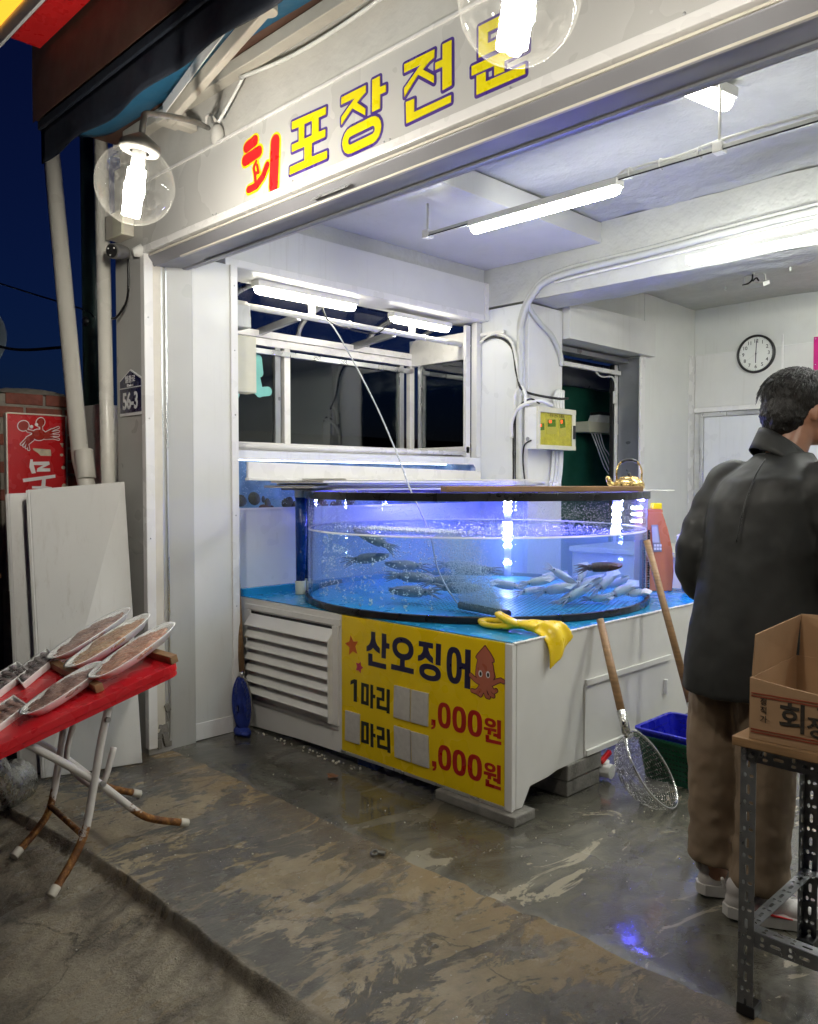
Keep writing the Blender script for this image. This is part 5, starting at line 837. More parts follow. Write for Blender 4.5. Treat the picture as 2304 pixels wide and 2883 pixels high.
boat_tray((-0.315, -0.285), (-0.485, 0.155), 0.135, 'peach_flesh', 'oval wrapped fish tray in the middle of the three at the high end', 0.045, 0.075)
boat_tray((-0.085, -0.292), (-0.235, 0.135), 0.14, 'pink_flesh', 'oval wrapped fish tray nearest the right table edge, fish pieces peach', 0.045, 0.075)
boat_tray((-0.100, -0.55), (-0.195, -0.205), 0.13, 'grey_flesh', 'oval tray with twisted film resting on the middle batten', 0.02, 0.052, True)
def box_tray(pts, flesh, label, h0=0.012):
    """rectangular foam tray; pts = four corners on the table"""
    Cn = [tp(x, y, h) for x, y, h in pts]; c = sum(Cn, Vector()) / 4
    t = thing('fish_tray', c, label, 'tray', 'wrapped fish trays on the red table')
    def Q(u, v_, h): return (Cn[0] * (1 - u) + Cn[1] * u) * (1 - v_) + (Cn[3] * (1 - u) + Cn[2] * u) * v_ + TN * h
    m = MB(); b0 = [Q(u, v_, h) for (u, v_, h) in ((.06, .06, -.022), (.94, .06, -.022), (.94, .94, -.022), (.06, .94, -.022), (0, 0, .010), (1, 0, .010), (1, 1, .010), (0, 1, .010), (.04, .04, .010), (.96, .04, .010), (.96, .96, .010), (.04, .96, .010), (.08, .08, -.016), (.92, .08, -.016), (.92, .92, -.016), (.08, .92, -.016))]
    m.v += b0; m.face((3, 2, 1, 0)); m.face((12, 13, 14, 15))
    for a_, b_ in ((0, 4), (4, 8), (8, 12)):
        for i in range(4): m.face((a_ + i, a_ + (i + 1) % 4, b_ + (i + 1) % 4, b_ + i))
    m.build('dish', 'foam_tray', t, bevel=0.003)
    f = MB()
    for i in range(5):
        uu = 0.14 + 0.18 * i; pp_ = [Q(uu + 0.03 * math.sin(q), 0.10 + 0.80 * q / 6, 0.004) for q in range(7)]
        f.tube(spline(pp_, 3), 0.016, 8, flat=0.4)
    f.build('fish_pieces', flesh, t, remesh=0.0045, smooth_it=2, disp=[(0.012, 0.005)])
    w_ = MB(); w_.grid(lambda u, v_: Q(u, v_, 0.012 + 0.012 * (math.sin(math.pi * u) * math.sin(math.pi * v_)) ** 0.5 + 0.002 * fbm(u * 5, v_ * 5, 1.0)), 16, 16); w_.build('film', 'cling_film', t)
box_tray([(-0.43, -0.43, .02), (-0.57, -0.235, .03), (-0.74, -0.20, .03), (-0.62, -0.40, .02)], 'mackerel', 'square tray of dark mackerel pieces touching the middle batten')
box_tray([(-0.42, -0.56, .02), (-0.57, -0.35, .025), (-0.74, -0.33, .025), (-0.62, -0.55, .02)], 'mackerel', 'square tray of dark mackerel cut by the left edge of the picture')
box_tray([(-0.08, -0.68, .015), (-0.19, -0.50, .02), (-0.35, -0.49, .02), (-0.26, -0.68, .015)], 'grey_flesh', 'shallow tray of pale fish at the low front corner of the table')
# ---------------------------------------------------------------- tank stand with louvre and price board
surf('stand_white', (0.70, 0.69, 0.66), 0.40, var=0.05, vs=3, dirt=0.12, dirt_col=(0.42, 0.38, 0.31))
surf('blue_top', (0.022, 0.27, 0.53), 0.22, var=0.12, vs=5, dirt=0.18, dirt_col=(0.02, 0.10, 0.18), rv=0.12)
st = thing('tank_stand', (-3.0, 3.6, 0), 'white boarded stand with blue top under the round tank', 'stand')
fr = [(-3.995, 0.0), (-3.78, 0.012), (-3.40, 0.030), (-2.06, 0.050), (-2.024, 0.048), (-2.024, 0.728), (-3.995, 0.728)]
MB().prism([fr], lambda a, b, h: (a, h, b), 2.620, 2.638).build('front_board', 'stand_white', st, bevel=0.002)
rt_ = [(2.641, 0.048), (2.682, 0.046), (2.736, 0.121), (2.86, 0.127), (2.93, 0.140), (3.13, 0.146), (4.70, 0.150), (4.70, 0.728), (2.641, 0.728)]
MB().prism([rt_], lambda a, b, h: (h, a, b), -2.044, -2.024).build('side_board', 'stand_white', st, bevel=0.002)
MB().box(-2.056, 2.606, 0.046, -2.020, 2.6195, 0.729).build('corner_trim', 'stand_white', st, bevel=0.002)
MB().box(-3.97, 2.66, 0.70, -2.046, 4.70, 0.722).build('deck', 'wood_dark', st)
m = MB(); m.grid(lambda u, v: (-3.985 + 1.958 * u, 2.625 + 2.07 * v, 0.7325 + 0.0012 * fbm(u * 6, v * 6, 1.5)), 60, 60); m.build('blue_deck_cover', 'blue_top', st)
MB().box(-3.995, 2.625, 0.728, -3.965, 4.70, 0.775).build('rear_lip', 'blue_top', st, bevel=0.004)
m = MB()
for i in range(60): m.obox((-2.026 + random.uniform(-.002, .002), 2.64 + i * 0.0345, 0.731), (0.014, 0.036, 0.009), Matrix.Rotation(random.uniform(-.05, .05), 3, 'X'))
m.build('sealant_bead', 'white_trim', st, bevel=0.003)
m = MB().box(-2.024, 3.130, 0.150, -2.016, 3.138, 0.475).box(-2.022, 3.138, 0.470, -2.010, 3.915, 0.497).box(-2.022, 3.138, 0.152, -2.008, 3.915, 0.178); m.build('access_door_rails', 'stand_white', st, bevel=0.002)
MB().box(-2.024, 3.86, 0.30, -2.004, 3.878, 0.375).build('door_latch', 'white_trim', st, bevel=0.003)
m = MB()
for y in (2.86, 2.90, 3.55, 3.60): m.box(-2.0235, y, 0.17, -2.0215, y + 0.02, 0.722)
# louvre
lv = MB().box(-3.925, 2.611, 0.668, -3.098, 2.6195, 0.700).box(-3.925, 2.613, 0.146, -3.110, 2.6195, 0.166)
lv.box(-3.905, 2.610, 0.166, -3.870, 2.6195, 0.668).box(-3.148, 2.603, 0.170, -3.105, 2.6195, 0.668); lf = lv.build('louvre_frame', 'stand_white', st, bevel=0.003)
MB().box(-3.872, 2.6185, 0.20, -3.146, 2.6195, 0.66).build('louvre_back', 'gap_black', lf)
sm_ = MB(); sm_.prism([[(2.617, 0.062), (2.573, 0.004), (2.573, 0.0), (2.576, 0.0), (2.6185, 0.055)]], lambda a, b, h: (h, a, b), -3.875, -3.146); sl0 = sm_.build('slat', 'stand_white', lf, bevel=0.001)
sl0.location.z = 0.586
for k in range(1, 7):
    c = sl0.copy(); COL.objects.link(c); c.location.z = 0.586 - 0.0625 * k
e = MB(); e.prism([[(2.617, 0.655), (2.574, 0.598), (2.574, 0.185), (2.60, 0.175), (2.617, 0.19)]], lambda a, b, h: (h, a, b), -3.149, -3.140); e.build('louvre_cheek', 'stand_white', lf, bevel=0.001)
# concrete blocks and slab under the stand
for (x0, y0, z0, x1, y1, z1, lb) in ((-2.26, 3.0, 0.0, -2.02, 3.262, 0.070, 'lower concrete block under the side of the tank stand'), (-2.26, 2.995, 0.072, -2.015, 3.268, 0.143, 'upper concrete block under the side of the tank stand'), (-2.42, 2.58, 0.0, -1.985, 2.72, 0.043, 'flat concrete slab under the front corner of the tank stand')):
    o = MB().box(x0, y0, z0, x1, y1, z1).build('concrete_block', 'concrete_block', bevel=0.006); tag(o, lb, 'block', 'concrete supports under the tank stand')
# price board
pb = thing('price_board', (-2.6, 2.615, 0.05), 'yellow squid price board with navy and red Korean lettering', 'sign')
MB().box(-3.082, 2.6125, 0.058, -2.060, 2.6195, 0.729).build('board', 'yellow_print', pb)
m = MB().box(-3.090, 2.608, 0.045, -2.058, 2.6195, 0.0575).box(-2.0595, 2.609, 0.0575, -2.0565, 2.6195, 0.729); m.build('edge_trim', 'aluminium', pb, bevel=0.001)
surf('star_orange', (0.52, 0.10, 0.012), 0.35, var=0.05); surf('star_pink', (0.46, 0.02, 0.10), 0.35, var=0.05)
PM = {'navy': 'navy_print', 'black': 'black_print', 'red': 'red_print', 'star_orange': 'star_orange', 'star_pink': 'star_pink'}
for key, items in PRICE.items():
    for nm, pieces in items:
        m = MB()
        for j, q in enumerate(pieces): m.prism(q, SGN(2.6125), 0.0001, 0.0011 + 0.00012 * j)
        m.build(nm, PM[key], pb)
surf('hook_pad', (0.50, 0.48, 0.44), 0.85, var=0.08, vs=40, dirt=0.25, dirt_col=(0.36, 0.33, 0.28))
for q in PADS:
    pd = MB().prism([q], SGN(2.6125), 0.0, 0.007).build('blank_number_pad', 'hook_pad', pb, bevel=0.0015)
# plain printed squid
surf('squid_print', (0.44, 0.13, 0.08), 0.35, var=0.06); surf('squid_line', (0.10, 0.015, 0.02), 0.35, var=0.05)
m, ml, k = MB(), MB(), 0
for g in grow(SQUID_PRINT['body'], 0.0045): k += 1; ml.prism([g], SGN(2.6125), 0.0001, 0.0009 + 0.000008 * k)
for L in SQUID_PRINT['arms']:
    for i in range(len(L) - 1):
        k += 1; ml.prism([capsule_poly(L[i], L[i + 1], 0.0125 - .0008 * i)], SGN(2.6125), 0.0001, 0.0009 + 0.000008 * k); m.prism([capsule_poly(L[i], L[i + 1], 0.0088 - .0008 * i)], SGN(2.6125), 0.0003, 0.0018 + 0.00001 * k)
m.prism([SQUID_PRINT['body']], SGN(2.6125), 0.0003, 0.0024)
sp_ = m.build('printed_squid', 'squid_print', pb); ml.build('squid_outline', 'squid_line', sp_)
e = MB(); e2 = MB()
for (x_, z_) in ((-2.189, 0.585), (-2.149, 0.587)): e.prism([oval(x_, z_, 0.0105, 0.0145)], SGN(2.6125), 0.001, 0.0030); e2.prism([oval(x_ + .001, z_ - .001, 0.0058, 0.0092)], SGN(2.6125), 0.001, 0.0036)
e.build('printed_eye', 'white_print', sp_); e2.build('printed_pupil', 'black_print', sp_)

# ---------------------------------------------------------------- round tank
TC = Vector((-3.045, 3.575, 0)); TR = 0.95
clear('acrylic', (0.93, 0.95, 0.985), 0.035, 0.02, 1.40, wavy=0.04, ws=3, dust=0.16, dcol=(0.55, 0.6, 0.9))
clear('water_side', (0.76, 0.90, 0.97), 0.0, 0.02, 1.06)
clear('water_top', (0.86, 0.94, 0.99), 0.05, 0.04, 1.33, wavy=0.8, ws=7)
surf('tank_mat', (0.02, 0.36, 0.66), 0.35, var=0.10, vs=5)
tk = thing('round_tank', TC + Vector((0, 0, 0.735)), 'large round clear squid tank with black rims', 'tank')
MB().lathe([(TR, 0.745), (TR, 1.325)], TC, 96).build('acrylic_wall', 'acrylic', tk)
ring = lambda r0, r1, z0, z1: [(r0, z0), (r1, z0), (r1, z1), (r0, z1), (r0, z0)]
MB().lathe(ring(TR - 0.012, TR + 0.012, 1.294, 1.333), TC, 96, smooth=False).build('top_rim', 'rubber_black', tk, bevel=0.003)
MB().lathe(ring(TR - 0.006, TR + 0.014, 0.734, 0.768), TC, 96, smooth=False).build('bottom_rim', 'rubber_black', tk, bevel=0.004)
MB().lathe([(0.93, 0.748), (0.93, 1.128)], TC, 96).build('water_body', 'water_side', tk)
m = MB(); m.grid(lambda u, v: (TC.x + 0.945 * v * math.cos(6.2832 * u), TC.y + 0.945 * v * math.sin(6.2832 * u), 1.129 + 0.010 * fbm(TC.x + v * math.cos(6.2832 * u), v * math.sin(6.2832 * u), 3.4) * (1 - v ** 6)), 72, 24, cu=True); m.build('water_surface', 'water_top', tk)
mv, tv, ov = new_mat('cloudy_water'); pv = nd(tv, 'ShaderNodeVolumePrincipled', Density=0.55, Anisotropy=0.2); pv.inputs['Color'].default_value = (0.50, 0.76, 0.95, 1); pv.inputs['Absorption Color'].default_value = (0.55, 0.80, 0.95, 1)
tv.links.new(pv.outputs[0], ov.inputs['Volume']); MATS['cloudy_water'] = mv
m = MB().lathe([(0.001, 0.752), (0.925, 0.752), (0.925, 1.118), (0.001, 1.118)], TC, 64); m.build('cloudy_water', 'cloudy_water', tk)
m = MB().lathe([(TR - 0.004, 1.122), (TR - 0.009, 1.131), (TR - 0.016, 1.127)], TC, 96); m.build('waterline', 'white_plastic', tk)
mt = MB(); mt.disc(TC + Vector((0, 0, 0.7455)), 0.935, 64); fm = mt.build('floor_mat', 'tank_mat', tk)
dm = MB()
for i in range(34):
    for j in range(26):
        x, y = -3.05 + i * 0.028 + (0.014 if j % 2 else 0), 3.0 + j * 0.036
        if (x - TC.x) ** 2 + (y - TC.y) ** 2 < 0.78: dm.obox((x, y, 0.7465), (0.013, 0.005, 0.001))
tag(dm.build('mat_slots', 'navy_print', fm), kind='stuff')
# LED bars in the tank
emit('led_blue', (0.10, 0.09, 1.0), LEDB); emit('led_white', (0.62, 0.74, 1.0), LEDW)
surf('led_bar', (0.25, 0.27, 0.5), 0.3, var=0.1)
def led_bar(x, y, z0, z1, label, rows):
    t = thing('tank_light', (x, y, z0), label, 'light', 'blue light bars inside the tank')
    d = Vector((-x, -y, 0)).normalized(); s_ = Vector((d.y, -d.x, 0))
    MB().bar((x, y, z0 - 0.03), (x, y, z1 + 0.03), 0.05, 0.016, upv=d).build('bar', 'led_bar', t, bevel=0.004)
    a, b = MB(), MB()
    for z in rows:
        for q in (-0.018, 0.018): a.ell(Vector((x, y, z)) + d * 0.012 + s_ * q, (0.009, 0.009, 0.009), None, 8, 6)
        b.ell(Vector((x, y, z + 0.016)) + d * 0.012, (0.008, 0.008, 0.008), None, 8, 6)
    a.build('white_diodes', 'led_white', t); b.build('blue_diodes', 'led_blue', t)
led_bar(-3.44, 4.38, 0.78, 1.28, 'blue light bar standing at the back of the tank', [0.84, 0.955, 1.0, 1.19, 1.22, 1.25])
led_bar(-2.60, 4.36, 1.12, 1.28, 'short blue light bar at the right side of the tank', [1.15, 1.19, 1.23])
# blue strip added under the rim to tint the tank and the soffit
sb = MB(); 
for i in range(40):
    a = R(20 + i * 4.0); sb.obox(TC + Vector((math.cos(a) * 0.925, math.sin(a) * 0.925, 1.285)), (0.02, 0.008, 0.006), Matrix.Rotation(a + math.pi / 2, 3, 'Z'))
tag(sb.build('rim_fill_strip', 'led_blue'), 'added blue fill strip inside the back of the tank rim', 'light')
# squid
surf('squid_pale', (0.66, 0.64, 0.68), 0.30, var=0.15, vs=14, sub=0.3)
surf('squid_brown', (0.12, 0.055, 0.05), 0.35, var=0.45, vs=60)
surf('squid_grey', (0.22, 0.23, 0.26), 0.35, var=0.3, vs=30)
def make_squid(mat):
    t = thing('squid', (0, 0, 0), 'squid', 'squid', 'squid in the round tank')
    prof = [(0.001, 0.125), (0.010, 0.115), (0.019, 0.09), (0.025, 0.055), (0.027, 0.015), (0.025, -0.02), (0.021, -0.032)]
    Mx = Matrix.Rotation(R(90), 3, 'Y')
    MB().lathe(prof, (0, 0, 0), 16, Mx).build('mantle', mat, t)
    f = MB(); f.prism([[(0.128, 0.0), (0.092, 0.056), (0.056, 0.020), (0.056, -0.020), (0.092, -0.056)]], lambda a, b, h: (a, b, h + 0.010), -0.0015, 0.0015); f.build('fin', mat, t, bevel=0.001)
    h = MB().ell((-0.042, 0, 0), (0.022, 0.019, 0.017), None, 12, 8); h.build('head', mat, t)
    e = MB()
    for s_ in (-1, 1): e.ell((-0.043, s_ * 0.018, 0.002), (0.006, 0.0035, 0.006), None, 8, 6)
    e.build('eye', 'black_plastic', t)
    a = MB()
    for i in range(8):
        q = 2 * math.pi * i / 8; sp = 0.026 + 0.010 * math.sin(i * 3)
        a.tube(spline([(-0.055, 0.008 * math.cos(q), 0.008 * math.sin(q)), (-0.085, sp * 0.8 * math.cos(q), sp * 0.7 * math.sin(q)), (-0.115 - 0.01 * math.sin(i * 2), sp * math.cos(q + .3), sp * math.sin(q) - 0.008)], 4), [0.0048 * (1 - 0.10 * k) for k in range(9)], 6)
    a.build('arms', mat, t); return t
sq_pale = make_squid('squid_pale'); sq_dark = make_squid('squid_brown'); sq_grey = make_squid('squid_grey')
for r_ in (sq_pale, sq_dark, sq_grey): CHILD[r_.name] = kids(r_)
sq_dark.location = (-2.168, 3.472, 0.968); sq_dark.rotation_euler = (R(8), R(-3), R(45)); sq_dark.scale = (0.95,) * 3; sq_dark['label'] = 'dark brown squid swimming alone near the right glass'
first = True
spots = [(-2.49, 3.56, 0.82, 30, 12), (-2.44, 3.62, 0.775, 65, 20), (-2.39, 3.67, 0.83, 38, 25), (-2.31, 3.75, 0.85, 75, 30), (-2.33, 3.72, 0.775, 40, 4), (-2.25, 3.81, 0.81, 58, 22), (-2.48, 3.60, 0.90, 20, -30), (-2.40, 3.68, 0.89, 100, 40),
         (-2.56, 3.50, 0.86, 35, 10), (-2.20, 3.87, 0.80, 46, 3), (-2.60, 3.72, 0.80, 25, 15), (-2.68, 3.60, 0.79, 60, 8), (-2.52, 3.92, 0.83, 45, 18), (-2.40, 4.0, 0.82, 35, 25), (-2.74, 3.86, 0.84, 50, 12), (-2.62, 4.10, 0.86, 30, 30), (-2.86, 3.66, 0.80, 200, 5), (-2.35, 3.55, 0.81, 52, 28)]
for (x, y, z, rz, ry) in spots:
    o = sq_pale if first else copy_tree(sq_pale); first = False
    o.location = (x, y, z); o.rotation_euler = (R(random.uniform(-25, 25)), R(-ry), R(rz)); s_ = random.uniform(0.72, 0.98); o.scale = (s_,) * 3
    o['label'] = 'pale translucent squid in the shoal at the bottom of the tank'; o['group'] = 'pale squid shoal'
first = True
for (x, y, z, rz, ry) in [(-3.35, 3.35, 0.90, 50, 5), (-3.2, 3.2, 0.86, 40, -4), (-3.05, 3.3, 0.84, 60, 2), (-3.45, 3.1, 0.95, 30, 8), (-3.0, 3.05, 0.81, 45, 3), (-2.9, 3.45, 0.90, 55, 2), (-3.3, 3.7, 0.88, 48, -3), (-2.86, 3.2, 0.83, 38, 0), (-3.25, 3.0, 1.07, 35, 25)]:
    o = sq_grey if first else copy_tree(sq_grey); first = False
    o.location = (x, y, z); o.rotation_euler = (R(random.uniform(-15, 15)), R(-ry), R(rz + (180 if random.random() < .4 else 0))); o.scale = (1.15,) * 3
    o['label'] = 'dim grey squid in the left half of the tank'; o['group'] = 'grey squid in the left half of the tank'
# aerator
surf('air_stone', (0.20, 0.22, 0.22), 0.8, var=0.35, vs=60, bump=0.8, bs=90, bd=0.01)
ae = thing('air_diffuser', (-2.5, 3.02, 0.765), 'grey air stone bar on the tank floor', 'air stone')
MB().tube([(-2.685, 3.045, 0.772), (-2.38, 3.0, 0.772)], 0.019, 14).build('stone', 'air_stone', ae, disp=[(0.01, 0.004)])
MB().tube([(-2.38, 3.0, 0.772), (-2.345, 2.995, 0.772)], 0.020, 14).build('end_cap', 'navy_print', ae, bevel=0.002)
surf('hose_clear', (0.70, 0.74, 0.80), 0.18, var=0.05, trans=0.3)
MB().tube(spline([(-4.04, 3.25, 2.40), (-3.95, 3.30, 2.33), (-3.62, 3.30, 1.90), (-3.36, 3.26, 1.55), (-3.20, 3.20, 1.36), (-3.08, 3.15, 1.25), (-2.96, 3.12, 1.10), (-2.90, 3.10, 0.96), (-2.82, 3.08, 0.86), (-2.70, 3.045, 0.775)], 8), 0.0045, 8).build('air_hose', 'hose_clear', ae)
clear('bubble', (0.95, 0.97, 1.0), 0.30, 0.05, 1.33)
def ico(mb, c, r):
    t_ = (1 + 5 ** .5) / 2; b = len(mb.v)
    for p in ((0, 0, 1), (.894, 0, .447), (.276, .851, .447), (-.724, .526, .447), (-.724, -.526, .447), (.276, -.851, .447), (.724, .526, -.447), (-.276, .851, -.447), (-.894, 0, -.447), (-.276, -.851, -.447), (.724, -.526, -.447), (0, 0, -1)): mb.v.append(Vector(c) + Vector(p) * r)
    for f in ((0, 1, 2), (0, 2, 3), (0, 3, 4), (0, 4, 5), (0, 5, 1), (1, 6, 2), (2, 7, 3), (3, 8, 4), (4, 9, 5), (5, 10, 1), (6, 7, 2), (7, 8, 3), (8, 9, 4), (9, 10, 5), (10, 6, 1), (11, 7, 6), (11, 8, 7), (11, 9, 8), (11, 10, 9), (11, 6, 10)): mb.face([b + i for i in f], 0, True)
surf('bubble_white', (0.85, 0.90, 0.95), 0.15, var=0.05)
m = MB()
for i in range(9000):
    h = random.random() ** 1.25; sx = random.uniform(0, 1)
    x = -2.68 + 0.29 * sx; y = 3.045 - 0.045 * sx
    x += -0.16 * h + random.gauss(0, 0.012 + 0.035 * h) * 0.8; y += -0.03 * h + random.gauss(0, 0.010 + 0.03 * h)
    if (x - TC.x) ** 2 + (y - TC.y) ** 2 > 0.84: continue
    ico(m, (x, y, 0.79 + 0.335 * h), random.uniform(0.0012, 0.0027))
tag(m.build('bubble_plume', 'bubble_white', fix=False), 'white plume of fine bubbles rising from the air stone', 'bubbles', kind='stuff')
m = MB()
for col_ in range(13):
    a = R(-113 + col_ * 4.2) - R(0); bx_, by_ = TC.x + 0.90 * math.cos(a), TC.y + 0.90 * math.sin(a)
    for i in range(26):
        h = random.random(); k_ = 1 + 2.0 * h
        for q in range(random.randint(1, 4)): ico(m, (bx_ + random.gauss(0, .006 * k_), by_ + random.gauss(0, .006 * k_) + 0.02 * h, 0.775 + 0.34 * h + random.gauss(0, .006)), random.uniform(0.0020, 0.0048))
tag(m.build('bubble_columns', 'bubble_white', fix=False), 'rows of bright bubbles along the left glass of the tank', 'bubbles', kind='stuff')
m = MB()
for i in range(900):
    x, y = random.gauss(-3.0, 0.22), random.gauss(3.02, 0.06); 
    if (x - TC.x) ** 2 + (y - TC.y) ** 2 > 0.84: continue
    ico(m, (x, y, 1.133 + random.uniform(0, .006)), random.uniform(0.002, 0.006))
tag(m.build('surface_foam', 'bubble_white', fix=False), 'white foam floating on the water in the tank', 'foam', kind='stuff')
m = MB()
for i in range(5200):
    a = R(random.gauss(-38, 26)); z = 1.29 - 0.15 * random.random() ** 0.8
    if random.random() < 0.3: a = R(random.uniform(-120, 30))
    ico(m, (TC.x + 0.9455 * math.cos(a), TC.y + 0.9455 * math.sin(a), z), random.uniform(0.0009, 0.0024))
tag(m.build('condensation_drops', 'bubble_white', fix=False), 'tiny drops on the inside of the tank glass above the water', 'drops', kind='stuff')
# blue overflow posts beside the tank
surf('blue_pvc', (0.006, 0.035, 0.19), 0.25, var=0.1)
for (x, y, lb) in ((-3.80, 2.91, 'blue pipe with white foot standing left of the tank'), (-3.87, 3.02, 'second blue pipe close behind the first beside the tank')):
    t = thing('overflow_pipe', (x, y, 0.733), lb, 'pipe', 'blue pipes beside the tank')
    MB().tube([(x, y, 0.80), (x + .01, y, 1.10), (x + .02, y - .01, 1.30)], [0.026, 0.034, 0.032], 16).build('pipe', 'blue_pvc', t)
    MB().tube([(x, y, 0.734), (x, y, 0.812)], 0.031, 16).build('foot', 'cream_plastic', t, bevel=0.002)
    MB().tube([(x + .02, y - .01, 1.295), (x + .02, y - .01, 1.335)], 0.036, 16).build('collar', 'white_plastic', t, bevel=0.002)

# ---------------------------------------------------------------- things on the tank
surf('board_white', (0.74, 0.72, 0.68), 0.35, var=0.05, dirt=0.1, dirt_col=(0.45, 0.40, 0.33))
LB = ['lowest', 'second lowest', 'middle', 'second highest', 'topmost']
for i in range(5):
    z = 1.336 + i * 0.0138; dx = (0.0, -0.05, 0.03, 0.06, -0.10)[i]; dy = (0.06, 0.0, -0.04, 0.05, 0.10)[i]; Mr = Matrix.Rotation(R((0.6, -0.8, 0.3, 1.2, -0.5)[i]), 3, 'Z')
    t = thing('corrugated_board', (-3.68, 3.8, z), LB[i] + ' white corrugated plastic board in the stack on the tank', 'board', 'corrugated boards on the tank')
    c = Vector((-3.68 + dx * .5, 3.80 + dy, z)); L, W = 2.02 + 0.12 * i * (1 if i % 2 else -1) * .5, 0.46
    m = MB().obox(c + Vector((0, 0, 0.0012)), (W, L, 0.0018), Mr).obox(c + Vector((0, 0, 0.0112)), (W, L, 0.0018), Mr); m.build('skin', 'board_white', t)
    m = MB().obox(c + Mr @ Vector((W / 2 - .0006, 0, .0062)), (0.0012, L, 0.0118), Mr)
    for k in range(33): m.obox(c + Mr @ Vector((-W / 2 + 0.001 + k * (W - .002) / 32, 0, 0.0062)), (0.0012, L - 0.004, 0.0085), Mr)
    tag(m.build('ribs', 'board_white', t), kind='stuff')
ch = thing('white_channel', (-3.97, 3.7, 1.4), 'long white plastic channel leaning on the aquarium front', 'channel')
m = MB().bar((-3.955, 2.655, 1.445), (-3.955, 4.70, 1.412), 0.022, 0.105, upv=(0, 0, 1)); m.build('web', 'white_trim', ch, bevel=0.003)
m = MB().bar((-3.935, 2.64, 1.400), (-3.935, 4.70, 1.370), 0.045, 0.016, upv=(0, 0, 1)); m.build('foot', 'white_trim', ch, bevel=0.003)
o = MB().bar((-2.56, 2.785, 1.350), (-2.115, 3.76, 1.348), 0.075, 0.027, upv=(0, 0, 1)).build('wooden_plank', 'wood', bevel=0.003); tag(o, 'narrow wooden plank lying across the tank rim', 'plank')
o = MB().obox((-2.33, 3.97, 1.3375), (0.50, 0.32, 0.006), Matrix.Rotation(R(20), 3, 'Z')).build('cover_sheet', 'white_plastic', bevel=0.001); tag(o, 'thin sheet on the tank rim under the kettle', 'sheet')
surf('brass', (0.62, 0.44, 0.17), 0.26, metal=0.9, var=0.15, vs=14, dirt=0.15, dirt_col=(0.25, 0.17, 0.07))
kt = thing('kettle', (-2.27, 3.93, 1.341), 'dented brass kettle with black handle on the tank rim', 'kettle')
kc = Vector((-2.27, 3.93, 1.341)); kr = Vector((0.707, 0.707, 0))
MB().lathe([(0.002, 0.0), (0.072, 0.0), (0.082, 0.012), (0.081, 0.035), (0.070, 0.052), (0.052, 0.060), (0.050, 0.063)], kc, 32).build('body', 'brass', kt)
MB().lathe([(0.051, 0.060), (0.050, 0.067), (0.030, 0.073), (0.002, 0.075)], kc, 28).build('lid', 'brass', kt)
MB().lathe([(0.008, 0.074), (0.009, 0.088), (0.002, 0.092)], kc, 12).build('lid_knob', 'black_plastic', kt)
MB().tube(spline([kc - kr * 0.070 + Vector((0, 0, .018)), kc - kr * 0.098 + Vector((0, 0, .032)), kc - kr * 0.112 + Vector((0, 0, .060)), kc - kr * 0.122 + Vector((0, 0, .066))], 5), [0.019 - 0.0006 * i for i in range(16)], 12).build('spout', 'brass', kt)
hp = [kc - kr * 0.066 + Vector((0, 0, .050)), kc - kr * 0.066 + Vector((0, 0, .105)), kc - kr * 0.042 + Vector((0, 0, .148)), kc + Vector((0, 0, .160)), kc + kr * 0.042 + Vector((0, 0, .148)), kc + kr * 0.066 + Vector((0, 0, .105)), kc + kr * 0.066 + Vector((0, 0, .050))]
hs = spline(hp, 6); MB().tube(hs, 0.0055, 8).build('handle', 'brass', kt); MB().tube(hs[12:25], 0.0085, 10).build('grip', 'black_plastic', kt)
# orange heater, blue container
surf('heater_orange', (0.52, 0.17, 0.07), 0.35, var=0.05, dirt=0.06)
ht = thing('fan_heater', (-2.36, 4.49, 0.735), 'tall orange curved heater with control panel behind the tank', 'heater')
side = [(-0.10, 0.0), (0.085, 0.0), (0.095, 0.12), (0.085, 0.25), (0.06, 0.36), (0.030, 0.45), (0.025, 0.465), (-0.10, 0.465)]
hx = Vector((0.707, 0.707, 0)); hy = Vector((-0.707, 0.707, 0)); hc = Vector((-2.39, 4.48, 0.735))
MB().prism([side], lambda a, b, h: hc + hx * a + hy * h + Vector((0, 0, b)), -0.0, 0.16).build('body', 'heater_orange', ht, bevel=0.006)
MB().prism([[(-0.095, 0.466), (0.028, 0.466), (0.026, 0.486), (-0.095, 0.486)]], lambda a, b, h: hc + hx * a + hy * h + Vector((0, 0, b)), 0.005, 0.15).build('top_cap', 'heater_orange', ht, bevel=0.004)
ang = math.atan2(0.10, 0.30); m = MB().prism([[(-0.030, 0.235), (0.020, 0.235), (-0.004, 0.395), (-0.044, 0.395)]], lambda a, b, h: hc + hx * a + hy * h + Vector((0, 0, b)), -0.005, -0.0005); m.build('control_panel', 'alu_dark', ht, bevel=0.002)
MB().prism([[(-0.036, 0.29), (0.004, 0.29), (-0.010, 0.385), (-0.040, 0.385)]], lambda a, b, h: hc + hx * a + hy * h + Vector((0, 0, b)), -0.007, -0.0055).build('display', 'grey_conduit', ht)
for i in range(6): MB().prism([[(-0.026 + 0.016 * (i % 3), 0.246 + 0.020 * (i // 3)), (-0.014 + 0.016 * (i % 3), 0.246 + 0.020 * (i // 3)), (-0.015 + 0.016 * (i % 3), 0.260 + 0.020 * (i // 3)), (-0.027 + 0.016 * (i % 3), 0.260 + 0.020 * (i // 3))]], lambda a, b, h: hc + hx * a + hy * h + Vector((0, 0, b)), -0.0075, -0.0055).build('button', 'white_plastic', ht)
m = MB()
